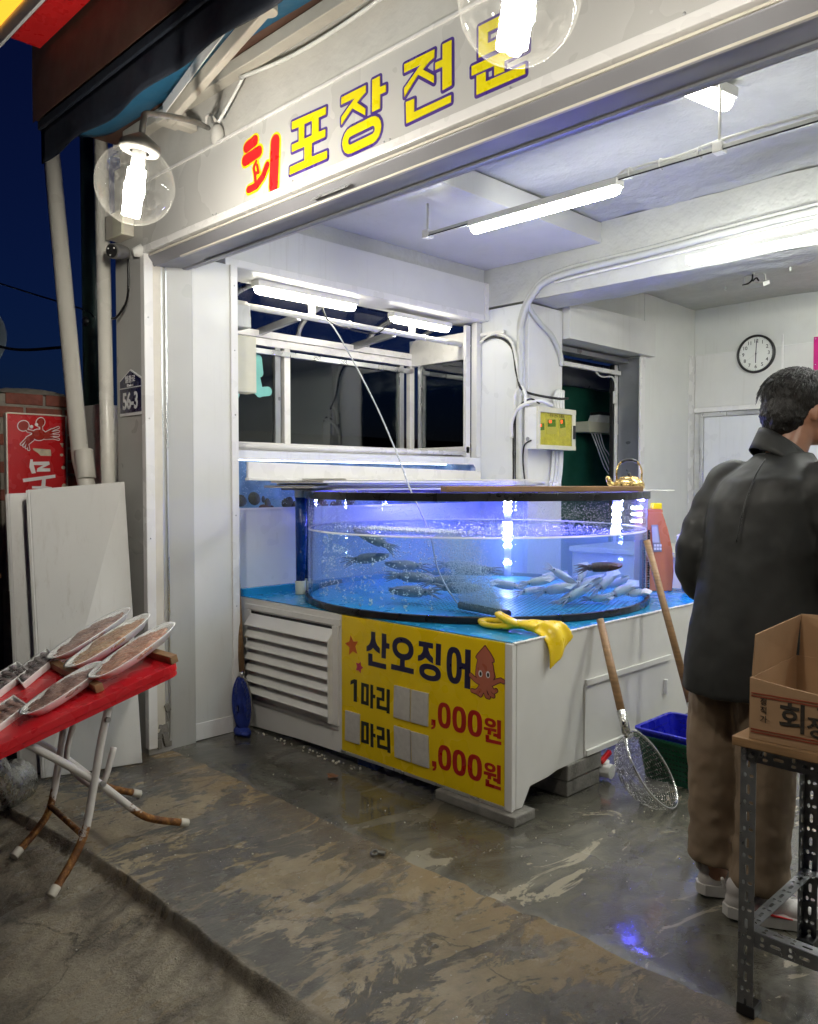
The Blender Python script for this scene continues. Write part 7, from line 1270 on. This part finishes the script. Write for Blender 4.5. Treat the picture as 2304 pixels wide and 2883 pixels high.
aN = aN - aM.normalized() * aN.dot(aM.normalized()) * 0.6
rp = [cN + aM * math.cos(2 * math.pi * i / 48) + aN * math.sin(2 * math.pi * i / 48) for i in range(48)]
MB().tube(rp, 0.0055, 10, closed=True).build('hoop', 'chrome_tube', nA); wire_net('mesh_bag', rp, aM.cross(aN).normalized() * (-0.13 if aM.cross(aN).dot(Vector((1, -1, 1))) > 0 else 0.13), 22, 'stainless', nA, 0.0009)
MB().tube([h1, h1.lerp(top, .5), top], 0.009, 10).build('socket', 'stainless', nA)
nB = thing('dip_net', (-1.75, 3.58, 0.05), 'blue mesh dip net with long wooden handle standing in the basket', 'net', 'dip nets')
g0, g1 = Vector((-2.012, 3.655, 1.097)), Vector((-1.735, 3.565, 0.37)); MB().tube([g0, g1], [0.0165, 0.017], 14).build('handle', 'wood', nB)
MB().tube([g1, g1 + (g1 - g0).normalized() * 0.06], [0.019, 0.012], 12).build('ferrule', 'stainless', nB)
cB = Vector((-1.67, 3.60, 0.20)); rpB = [cB + Vector((0.03, -0.02, 0.125)) * math.cos(2 * math.pi * i / 40) + (rgt * 0.085 + fwd * 0.03) * math.sin(2 * math.pi * i / 40) for i in range(40)]
MB().tube(rpB, 0.0055, 8, closed=True).build('hoop', 'chrome_tube', nB)
surf('net_blue', (0.010, 0.030, 0.24), 0.6, var=0.3, vs=80, bump=0.6, bs=300)
wire_net('mesh_bag', rpB, fwd * 0.10 - rgt * .02 + Vector((0, 0, -.04)), 20, 'net_blue', nB, 0.0016)
nC = thing('dip_net', (-3.75, 2.5, 0), 'dark blue dip net with wooden handle standing beside the wall corner', 'net', 'dip nets')
c0_, c1_ = Vector((-3.955, 2.555, 1.30)), Vector((-3.842, 2.535, 0.335)); MB().tube([c0_, c1_], 0.0165, 14).build('handle', 'wood', nC)
MB().tube([c1_, c1_ + Vector((0.005, -.004, -0.05))], [0.018, 0.010], 12).build('ferrule', 'stainless', nC)
cC = Vector((-3.81, 2.515, 0.17)); rpC = [cC + Vector((0.035, -0.012, -0.14)) * math.cos(2 * math.pi * i / 40) + Vector((0.042, 0.030, 0.0)) * math.sin(2 * math.pi * i / 40) for i in range(40)]
MB().tube(rpC, 0.006, 8, closed=True).build('hoop', 'lamp_metal', nC); wire_net('mesh_bag', rpC, (0.02, -0.04, -0.02), 18, 'net_blue', nC, 0.0016)
m = MB(); m.ell((-3.80, 2.505, 0.06), (0.045, 0.026, 0.06), Matrix.Rotation(R(-15), 3, 'Y'), 18, 12); m.ell((-3.775, 2.490, 0.022), (0.068, 0.04, 0.026), None, 16, 8); m.ell((-3.817, 2.515, 0.16), (0.034, 0.014, 0.15), Matrix.Rotation(R(-9), 3, 'Y'), 16, 12)
m.build('gathered_mesh', 'net_blue', nC, remesh=0.007, smooth_it=2, disp=[(0.03, 0.02), (0.01, 0.008)])
def basket(c, sx, sy, h, z0, mat, label, name='basket', tp_=0.82):
    t = thing(name, (c[0], c[1], z0), label, 'basket', 'stacked baskets'); c = Vector((c[0], c[1], z0))
    def rr(k, z, ins=0.0): return [c + Vector((x, y, z)) for x, y in rrect(-sx / 2 * k + ins, sx / 2 * k - ins, -sy / 2 * k + ins, sy / 2 * k - ins, 0.035 * k)]
    m = MB(); L = [rr(tp_, 0), rr(0.97, h - 0.012), rr(1.06, h - 0.012), rr(1.06, h), rr(0.955, h), rr(0.95, h - .012), rr(tp_, 0.006, 0.004)]; N = len(L[0])
    for q in L: m.v += q
    for j in range(len(L) - 1):
        for i in range(N): m.face((j * N + i, j * N + (i + 1) % N, (j + 1) * N + (i + 1) % N, (j + 1) * N + i))
    m.face(range(N)); m.face([(len(L) - 1) * N + i for i in range(N)]); m.build('shell', mat, t, bevel=0.0015)
    s_ = MB()
    for side_ in range(4):
        for r_ in range(7):
            for q in range(16):
                f = -0.8 + 1.6 * q / 15; z = 0.03 + r_ * (h - .07) / 6; k = tp_ + (0.97 - tp_) * z / (h - .012)
                x, y = ((f * sx / 2 * k * .9, -sy / 2 * k), (sx / 2 * k, f * sy / 2 * k * .9), (f * sx / 2 * k * .9, sy / 2 * k), (-sx / 2 * k, f * sy / 2 * k * .9))[side_]
                s_.obox(c + Vector((x, y, z)), (0.008, 0.008, 0.005))
    tag(s_.build('side_slots', 'gap_black' if mat == 'basket_green' else 'navy_print', t), kind='stuff'); return t
surf('basket_green', (0.004, 0.075, 0.035), 0.35, var=0.1); surf('basket_blue', (0.012, 0.016, 0.42), 0.30, var=0.06)
basket((-1.76, 3.61), 0.37, 0.36, 0.205, 0.004, 'basket_green', 'green plastic basket on the floor holding a blue one')
basket((-1.76, 3.61), 0.36, 0.35, 0.200, 0.040, 'basket_blue', 'blue plastic basket nested inside the green one')
dv = thing('drain_valve', (-2.0, 3.3, 0), 'blue drain pipe with white fitting and red valve handle', 'valve')
MB().tube([(-2.30, 3.28, 0.045), (-2.06, 3.305, 0.045)], 0.027, 14).build('pipe', 'blue_pvc', dv); MB().tube([(-2.065, 3.305, 0.045), (-1.985, 3.312, 0.045)], 0.036, 8).build('fitting', 'white_plastic', dv, bevel=0.003)
MB().tube([(-2.02, 3.31, 0.045), (-2.02, 3.31, 0.092)], 0.018, 12).build('valve_body', 'white_plastic', dv); MB().obox((-2.02, 3.31, 0.108), (0.018, 0.085, 0.022), Matrix.Rotation(R(22), 3, 'X')).build('handle', 'red_letter', dv, bevel=0.004)
o = MB().obox((-2.92, 2.66, 0.022), (0.14, 0.06, 0.04)).build('blue_block', 'blue_pvc', bevel=0.006); tag(o, 'blue plastic wedge under the price board', 'wedge')
# ---------------------------------------------------------------- customer in a dark jacket
ER, ED = Vector((0.7071, 0.7071, 0)), Vector((-0.7071, 0.7071, 0)); PO = Vector((-1.06, 2.62, 0))
def pw(a, b, z): return PO + ER * a + ED * b + Vector((0, 0, z))
MR = Matrix((ER, ED, Vector((0, 0, 1)))).transposed()
surf('skin', (0.40, 0.20, 0.125), 0.42, var=0.12, vs=12, sub=0.12, bump=0.08, bs=180)
surf('hair', (0.007, 0.006, 0.005), 0.55, var=0.4, vs=30, bump=0.9, bs=70, stretch=(1, 1, 0.35), bd=0.012)
surf('jacket_cloth', (0.016, 0.017, 0.0163), 0.62, var=0.12, vs=5, bump=0.05, bs=9, bd=0.02, sheen=0.0)
surf('trouser_cloth', (0.23, 0.165, 0.108), 0.75, var=0.10, vs=8, bump=0.25, bs=300, bd=0.002)
surf('sneaker', (0.52, 0.49, 0.47), 0.55, var=0.08, vs=14, bump=0.2, bs=120); surf('sneaker_sole', (0.58, 0.56, 0.53), 0.5, var=0.08, dirt=0.15, dirt_col=(.2, .17, .13))
ps = thing('person', PO, 'person in a dark jacket and brown trousers standing with his back turned', 'person')
def chain(mb, pts, rs, n=16):
    mb.tube(spline([pw(*p) for p in pts], 4), [rs[min(len(rs) - 1, i // 4)] * (1 - (i % 4) / 4) + rs[min(len(rs) - 1, i // 4 + 1)] * ((i % 4) / 4) for i in range((len(pts) - 1) * 4 + 1)], n)
    for p, r_ in ((pts[0], rs[0]), (pts[-1], rs[-1])): mb.ell(pw(*p), (r_, r_, r_), None, n, 10)
# body under the clothes: one surface with head, neck, trunk, limbs and hands
b = MB()
b.ell(pw(.150, .03, 1.630), (.100, .079, .108), MR @ Matrix.Rotation(R(14), 3, 'Y'), 24, 16)          # skull
b.ell(pw(.195, .03, 1.560), (.062, .055, .062), MR, 20, 14); b.ell(pw(.222, .03, 1.532), (.030, .030, .022), MR, 14, 10)   # face, chin
b.tube([pw(.235, .03, 1.628), pw(.262, .03, 1.580), pw(.248, .03, 1.570)], [.010, .017, .012], 10)   # nose
b.ell(pw(.246, .03, 1.551), (.012, .022, .007), MR, 12, 8)                                             # lips
chain(b, [(.085, .025, 1.40), (.105, .027, 1.48), (.135, .03, 1.56)], [.070, .060, .060])
for s_ in (-1, 1):                                                                                     # ears
    b.ell(pw(.160, .03 + s_ * .080, 1.598), (.016, .007, .032), MR @ Matrix.Rotation(R(12), 3, 'Y'), 14, 10)
b.ell(pw(.04, .0, 1.22), (.14, .15, .22), MR, 20, 14); b.ell(pw(.0, .0, .95), (.13, .15, .16), MR, 20, 14)
chain(b, [(-.03, .13, 1.38), (-.16, .12, 1.13), (-.03, .21, .99)], [.05, .042, .03]); chain(b, [(.17, -.13, 1.37), (.20, -.18, 1.10), (.37, -.10, 1.0)], [.05, .042, .03])
chain(b, [(-.05, .08, .88), (-.085, .09, .50), (-.08, .10, .09)], [.085, .058, .042]); chain(b, [(.02, -.06, .88), (.02, -.055, .50), (.0, -.045, .09)], [.085, .058, .042])
for (wx, wy, wz, sg) in ((-.01, .22, .975, 1), (.39, -.09, .995, -1)):                                  # hands: palm, four fingers, thumb
    b.ell(pw(wx + .04, wy, wz), (.048, .016, .040), MR, 14, 10)
    for k in range(4):
        zz = wz + .028 - .018 * k; ln = (.068, .078, .072, .056)[k]
        b.tube(spline([pw(wx + .075, wy, zz), pw(wx + .075 + ln * .5, wy + sg * .004, zz - .004), pw(wx + .075 + ln * .85, wy + sg * .020, zz - .012)], 3), [.0095, .009, .009, .0085, .008, .0075, .0065], 8)
    b.tube(spline([pw(wx + .015, wy + sg * .012, wz + .03), pw(wx + .045, wy + sg * .030, wz + .048), pw(wx + .070, wy + sg * .038, wz + .045)], 3), [.012, .0115, .011, .0105, .010, .009, .008], 8)
b.build('body', 'skin', ps, remesh=0.0065, smooth_it=5)
e = MB()
for s_ in (-1, 1): e.ell(pw(.228, .03 + s_ * .030, 1.618), (.010, .011, .010), MR, 12, 8)
e.build('eyes', 'white_print', ps)
h = MB()
h.ell(pw(.132, .03, 1.652), (.108, .090, .092), MR @ Matrix.Rotation(R(14), 3, 'Y'), 28, 18); h.ell(pw(.095, .03, 1.600), (.072, .084, .075), MR, 24, 16); h.ell(pw(.075, .03, 1.560), (.040, .062, .040), MR, 20, 12)
h.ell(pw(.205, .03, 1.700), (.055, .070, .040), MR, 20, 12)
for s_ in (-1, 1): h.ell(pw(.170, .03 + s_ * .072, 1.645), (.030, .018, .040), MR, 14, 10)
h.build('hair', 'hair', ps, remesh=0.006, smooth_it=3, disp=[(0.02, 0.012), (0.008, 0.007)])
hs_ = MB()
for i in range(420):
    th, ph = random.uniform(0, 2 * math.pi), random.uniform(0.05, 1.35); d = Vector((math.sin(ph) * math.cos(th), math.sin(ph) * math.sin(th), math.cos(ph)))
    p0_ = Vector((d.x * .110, d.y * .092, d.z * .094)); tn = Vector((-0.5 + d.x * .3, d.y * .5, -1.0)) * random.uniform(.018, .04); tn -= d * tn.dot(d) * 0.85
    q = [pw(.132 + p0_.x, .03 + p0_.y, 1.652 + p0_.z), pw(.132 + p0_.x + tn.x * .5 + d.x * .004, .03 + p0_.y + tn.y * .5 + d.y * .004, 1.652 + p0_.z + tn.z * .5 + d.z * .005), pw(.132 + p0_.x + tn.x + d.x * .003, .03 + p0_.y + tn.y + d.y * .003, 1.652 + p0_.z + tn.z)]
    hs_.tube(q, [.0013, .0012, .0004], 4)
tag(hs_.build('hair_strands', 'hair', ps, fix=False), kind='stuff')
# jacket
j = MB(); secs = [(.715, .0, .0, .226, .180), (.80, .0, .0, .218, .176), (.95, .005, .0, .200, .168), (1.10, .025, .0, .196, .166), (1.22, .045, .005, .200, .172), (1.32, .058, .010, .195, .178), (1.39, .070, .015, .165, .170), (1.44, .085, .020, .110, .120), (1.475, .095, .025, .082, .088)]
def jr_(u, v):
    f = v * (len(secs) - 1); i = min(len(secs) - 2, int(f)); t_ = f - i; s0, s1 = secs[i], secs[i + 1]; z, ca, cb, ra, rb = [s0[k] * (1 - t_) + s1[k] * t_ for k in range(5)]
    a_ = 2 * math.pi * u; back = max(0.0, math.cos(a_ - 4.1)); dg = 0.020 * back * math.sin(a_ * 10 + z * 16) * max(0, min(1, (1.34 - z) * 5)) * max(0.25, min(1, (z - .7) * 3)); fold = 1 + dg + 0.018 * math.sin(a_ * 7 + z * 6) * (1.25 - z) + 0.012 * math.sin(a_ * 12 - z * 9) * max(0, 1.2 - z)
    return pw(ca + ra * fold * math.cos(a_), cb + rb * fold * math.sin(a_), z)
j.grid(jr_, 64, 44, cu=True)
n0 = len(j.v); j.face([k * 44 for k in range(64)]); j.face([k * 44 + 43 for k in range(64)])
def sleeve(mb, pts, rs):
    P_ = spline([pw(*p) for p in pts], 10); n = len(P_)
    R_ = []
    for i in range(n):
        f = i / (n - 1) * (len(rs) - 1); k = min(len(rs) - 2, int(f)); r_ = rs[k] * (1 - (f - k)) + rs[k + 1] * (f - k)
        R_.append(r_ * (1 + 0.045 * math.sin(i * 1.15) * (0.4 + 0.6 * math.sin(math.pi * i / n))))
    mb.tube(P_, R_, 18); mb.ell(P_[0], (rs[0],) * 3, None, 18, 12)
sleeve(j, [(-.025, .12, 1.365), (-.105, .13, 1.25), (-.150, .12, 1.13), (-.11, .17, 1.03), (-.03, .21, .99)], [.092, .076, .068, .058, .050])
sleeve(j, [(.165, -.13, 1.355), (.19, -.17, 1.23), (.205, -.195, 1.09), (.28, -.16, 1.03), (.365, -.11, 1.0)], [.100, .086, .078, .064, .052])
j.ell(pw(.06, .0, 1.375), (.13, .15, .055), MR, 24, 12)
jk = j.build('jacket', 'jacket_cloth', ps, remesh=0.0085, smooth_it=4, disp=[(0.13, 0.011)])
c = MB(); c.grid(lambda u, v: pw(.105 + (.080 - .008 * v) * math.cos(2 * math.pi * u) - .010 * v, .026 + (.080 - .008 * v) * math.sin(2 * math.pi * u), 1.430 - .054 * math.cos(2 * math.pi * u) + .070 * v), 40, 6, cu=True); c.build('collar', 'jacket_cloth', jk, solid=0.005)
c = MB(); c.grid(lambda u, v: pw(.100 + (.068 + .030 * v) * math.cos(2 * math.pi * u) - .012 + .002 * v, .026 + (.070 + .032 * v) * math.sin(2 * math.pi * u), 1.500 - .056 * math.cos(2 * math.pi * u) - .066 * v), 40, 5, cu=True); c.build('collar_fold', 'jacket_cloth', jk, solid=0.004)
sm2 = MB().tube(spline([pw(-.012, -.085, 1.452), pw(-.055, -.115, 1.40), pw(-.098, -.135, 1.30), pw(-.120, -.140, 1.20)], 6), 0.0022, 6); sm2.build('shoulder_seam', 'black_print', jk)
# trousers
t_ = MB()
def leg_t(pts, rs):
    P_ = spline([pw(*p) for p in pts], 8); n = len(P_); R_ = []
    for i in range(n):
        f = i / (n - 1) * (len(rs) - 1); k = min(len(rs) - 2, int(f)); r_ = rs[k] * (1 - (f - k)) + rs[k + 1] * (f - k)
        R_.append(r_ * (1 + (0.05 * math.sin(i * 1.9) * max(0, (i / n - 0.62) * 2.6))))
    t_.tube(P_, R_, 20)
leg_t([(-.045, .07, .86), (-.075, .085, .68), (-.090, .09, .48), (-.085, .095, .30), (-.080, .10, .125)], [.112, .100, .086, .082, .086])
leg_t([(.020, -.055, .86), (.022, -.06, .68), (.018, -.06, .48), (.012, -.055, .30), (.004, -.05, .105)], [.112, .102, .088, .084, .088])
t_.ell(pw(-.01, .01, .86), (.15, .16, .13), MR, 24, 14)
t_.build('trousers', 'trouser_cloth', ps, remesh=0.0085, smooth_it=3, disp=[(0.09, 0.022)])
# sneakers
def shoe(a0, b0, z0, yaw):
    Ms = MR @ Matrix.Rotation(yaw, 3, 'Z'); o_ = pw(a0, b0, z0)
    def S(x, y, z): return o_ + Ms @ Vector((x, y, z))
    out = [(-.045, .030), (-.058, 0.0), (-.045, -.030), (.02, -.038), (.10, -.044), (.18, -.046), (.225, -.030), (.240, .0), (.225, .034), (.17, .046), (.09, .040), (.02, .035)]
    t2 = MB(); t2.prism([out], lambda x, y, h: S(x, y, h + (0.010 if x < -.03 or x > .2 else 0)), 0.0, 0.034); so = t2.build('shoe_sole', 'sneaker_sole', ps, bevel=0.010, seg=3)
    u = MB(); u.ell(S(.0, 0, .055), (.052, .036, .045), Ms, 16, 10); u.ell(S(.07, 0, .055), (.09, .040, .042), Ms, 16, 10); u.ell(S(.165, 0, .042), (.070, .044, .032), Ms, 16, 10); u.ell(S(-.005, 0, .095), (.046, .036, .040), Ms, 16, 10)
    up_ = u.build('shoe_upper', 'sneaker', ps, remesh=0.005, smooth_it=3)
    MB().obox(S(-.056, 0, .105), (.010, .018, .034), Ms @ Matrix.Rotation(R(-14), 3, 'Y')).build('pull_tab', 'sneaker', up_, bevel=0.003)
    MB().tube([S(.04, -.0415, .050), S(.09, -.0445, .040), S(.14, -.0465, .035)], [.006, .004, .002], 6).build('red_stripe', 'red_letter', up_)
    for k in range(4): MB().tube([S(.075 + .022 * k, -.024, .088 - .008 * k), S(.080 + .022 * k, .0, .098 - .009 * k), S(.075 + .022 * k, .024, .088 - .008 * k)], 0.0028, 6).build('lace', 'white_print', up_)
shoe(-.085, .105, 0.003, R(12)); shoe(-.050, -.050, 0.003, R(-14))
# ---------------------------------------------------------------- slotted angle rack with a carton
surf('galvanised', (0.26, 0.27, 0.28), 0.38, metal=0.75, var=0.15, vs=22, dirt=0.15, dirt_col=(.1, .1, .1))
rk = thing('steel_rack', (-0.6, 2.3, 0), 'low rack of slotted grey steel angle with a wooden top', 'rack')
def slot(cx_, cy_, l, w_, vert):
    hl, hw = l / 2, w_ / 2; q = []
    for k in range(5): a = R(-90 + 45 * k); q.append((hl - hw + hw * math.cos(a), hw * math.sin(a)))
    for k in range(5): a = R(90 + 45 * k); q.append((-(hl - hw) + hw * math.cos(a), hw * math.sin(a)))
    return [(cx_ + (y if vert else x), cy_ + (x if vert else y)) for x, y in q]
def slotted(p0, d, wv, L, wd, name, parent=rk):
    """perforated flat from p0 along d, width wd along wv"""
    d, wv, p0 = Vector(d).normalized(), Vector(wv).normalized(), Vector(p0); nn = d.cross(wv); holes = []; s_ = 0.022; i = 0
    while s_ < L - 0.02:
        if i % 2 == 0: holes.append(slot(s_, wd * 0.5, 0.026, 0.0085, False))
        else: holes.append(slot(s_, wd * 0.30, 0.012, 0.008, False)); holes.append(slot(s_, wd * 0.70, 0.012, 0.008, True))
        s_ += 0.0365 if i % 2 == 0 else 0.0335; i += 1
    m = MB(); m.prism([[(0, 0), (L, 0), (L, wd), (0, wd)]] + holes, lambda a, b_, h_: p0 + d * a + wv * b_ + nn * h_, -0.001, 0.001)
    return m.build(name, 'galvanised', parent)
xl, xr, yf, yb_ = -0.875, -0.16, 2.085, 2.545
for (x, y, sx, sy) in ((xl, yf, 1, 1), (xl, yb_, 1, -1), (xr, yf, -1, 1), (xr, yb_, -1, -1)):
    l_ = slotted((x, y, 0.012), (0, 0, 1), (sx, 0, 0), 0.695, 0.040, 'leg'); slotted((x, y + sy * .001, 0.012), (0, 0, 1), (0, sy, 0), 0.695, 0.040, 'leg_flange', l_)
    MB().box(min(x, x + sx * .043) - .002, min(y, y + sy * .043) - .003, 0.0, max(x, x + sx * .043) + .002, max(y, y + sy * .043) + .003, 0.030).build('foot_cap', 'black_plastic', l_, bevel=0.002)
for z in (0.667, 0.190):
    for y, sg in ((yf + .002, 1), (yb_ - .002, -1)):
        b_ = slotted((xl + .002, y, z), (1, 0, 0), (0, 0, 1), xr - xl - .004, 0.038, 'long_beam'); slotted((xl + .002, y, z + .0385), (1, 0, 0), (0, sg, 0), xr - xl - .004, 0.036, 'beam_flange', b_)
    for x, sg in ((xl + .002, 1), (xr - .002, -1)):
        b_ = slotted((x, yf + .004, z), (0, 1, 0), (0, 0, 1), yb_ - yf - .008, 0.038, 'short_beam'); slotted((x, yf + .004, z + .039), (0, 1, 0), (sg, 0, 0), yb_ - yf - .008, 0.036, 'beam_flange', b_)
m = MB()
for (x, z) in ((xl + .012, .694), (xl + .012, .675), (xl + .028, .684)): m.cyl((x, yf - .001, z), (x, yf - .008, z), 0.006, 8)
m.build('bolt', 'screw', rk)
MB().box(xl - .012, yf - .03, 0.709, xr + .02, yb_ + .02, 0.733).build('wooden_top', 'wood', rk, bevel=0.003)
surf('cardboard', (0.33, 0.20, 0.105), 0.75, var=0.08, vs=5, bump=0.15, bs=30, dirt=0.08, dirt_col=(.2, .11, .05)); surf('card_ink', (0.025, 0.018, 0.012), 0.7, var=.2); surf('card_red', (0.24, 0.045, 0.02), 0.7, var=.2)
cb = thing('cardboard_box', (-0.6, 2.25, 0.734), 'open brown carton with Korean print and flaps up on the rack', 'box')
MX = Matrix.Rotation(R(3), 3, 'Z'); bo = Vector((-0.845, 2.063, 0.7345))
def K(x, y, z): return bo + MX @ Vector((x, y, z))
W, D_, H = 0.46, 0.36, 0.155; th = 0.004
def sheet(name, q, parent=cb):
    a, b_, c_, d_ = [Vector(p) for p in q]; n_ = (b_ - a).cross(d_ - a).normalized() * th; m = MB(); m.v += [a, b_, c_, d_, a + n_, b_ + n_, c_ + n_, d_ + n_]
    for f in ((0, 1, 2, 3), (7, 6, 5, 4), (0, 4, 5, 1), (1, 5, 6, 2), (2, 6, 7, 3), (3, 7, 4, 0)): m.face(f)
    return m.build(name, 'cardboard', parent, bevel=0.001)
m = MB(); m.grid(lambda u, v: K(W * u, 0.0, H * v * (1 - 0.28 * math.sin(math.pi * min(1, u * .8)) * 0.55)), 14, 6, smooth=False); m.build('front_side', 'cardboard', cb, solid=0.005)
sheet('left_side', [K(0, 0.003, 0), K(0, D_, 0), K(0, D_, H), K(0, 0.003, H)]); sheet('back_side', [K(0.004, D_, 0), K(W, D_, 0), K(W, D_, H), K(0.004, D_, H)]); sheet('right_side', [K(W, D_, 0), K(W, 0.004, 0), K(W, 0.004, H), K(W, D_, H)]); sheet('bottom', [K(0.004, 0.006, .001), K(W, 0.006, .001), K(W, D_, .001), K(0.004, D_, .001)])
sheet('left_flap', [K(-.001, 0.012, H), K(-.001, D_ - .006, H), K(.012, D_ - .010, H + .118), K(.006, 0.012, H + .108)]); sheet('back_flap', [K(0.010, D_ + .001, H), K(W, D_ + .001, H), K(W, D_ + .02, H + .125), K(.014, D_ - .004, H + .12)])
fm_ = lambda x, z: plane_M(K(x, -.0040, z), MX @ Vector((1, 0, 0)), (0, 0, 1))
text_mesh('print_title', '회', 0.075, 'card_ink', cb, fm_(.105, .066), bold=.0015); text_mesh('print_title', '장세트', 0.055, 'card_ink', cb, fm_(.215, .054), bold=.001, sx=1.05); text_mesh('print_slogan', '"정직한 참맛"', 0.024, 'card_ink', cb, fm_(.225, .096)); 
for i, ch_ in enumerate('정직가'): text_mesh('print_side', ch_, 0.020, 'card_ink', cb, fm_(.035, .098 - .022 * i))
for z in (.117, .110, .026, .019): m = MB(); m.obox(K(W / 2, -.0038, z), (W * .98, 0.0008, 0.003), MX); m.build('print_stripe', 'card_red', cb)
# ---------------------------------------------------------------- small litter on the ground
surf('leaf_brown', (0.22, 0.10, 0.045), 0.7, var=.2); surf('grit', (0.55, 0.52, 0.44), 0.7, var=.2)
lf_ = MB().prism([[(-.035, -.01), (-.02, .018), (-.005, .02), (.012, .026), (.030, .010), (.036, -.008), (.016, -.012), (.010, -.026), (-.01, -.024), (-.016, -.012)]], lambda a, b_, h_: (-2.935 + a * 0.95, 2.43 + b_, 0.006 + h_ + .2 * abs(a)), 0, .002).build('dry_leaf', 'leaf_brown'); tag(lf_, 'brown dry leaf on the floor below the price board', 'leaf')
m = MB().tube(arc_pts((-2.21, 2.03, 0.008), .014, 0, 2 * math.pi, 12, (1, 0, 0), (0, .8, .3)), .005, 6); m.obox((-2.19, 2.045, .008), (.03, .018, .010), Matrix.Rotation(.5, 3, 'Z')); tag(m.build('metal_clip', 'lamp_metal'), 'small rusty clip lying on the threshold line', 'clip')
m = MB()
for i in range(260):
    x, y = random.uniform(-3.7, -.8), random.uniform(0.55, 3.2)
    if y > 2.55 and x < -2.05: continue
    ico(m, (x, y, ground_z(x, y) + .002 if y < 2.069 else .003), random.uniform(.0012, .004))
for i in range(40): ico(m, (random.uniform(-3.75, -2.9), random.uniform(2.56, 2.60), .004), random.uniform(.003, .008))
tag(m.build('floor_grit', 'grit', fix=False), 'scattered pale grit and crumbs on the wet floor', 'grit', kind='stuff')
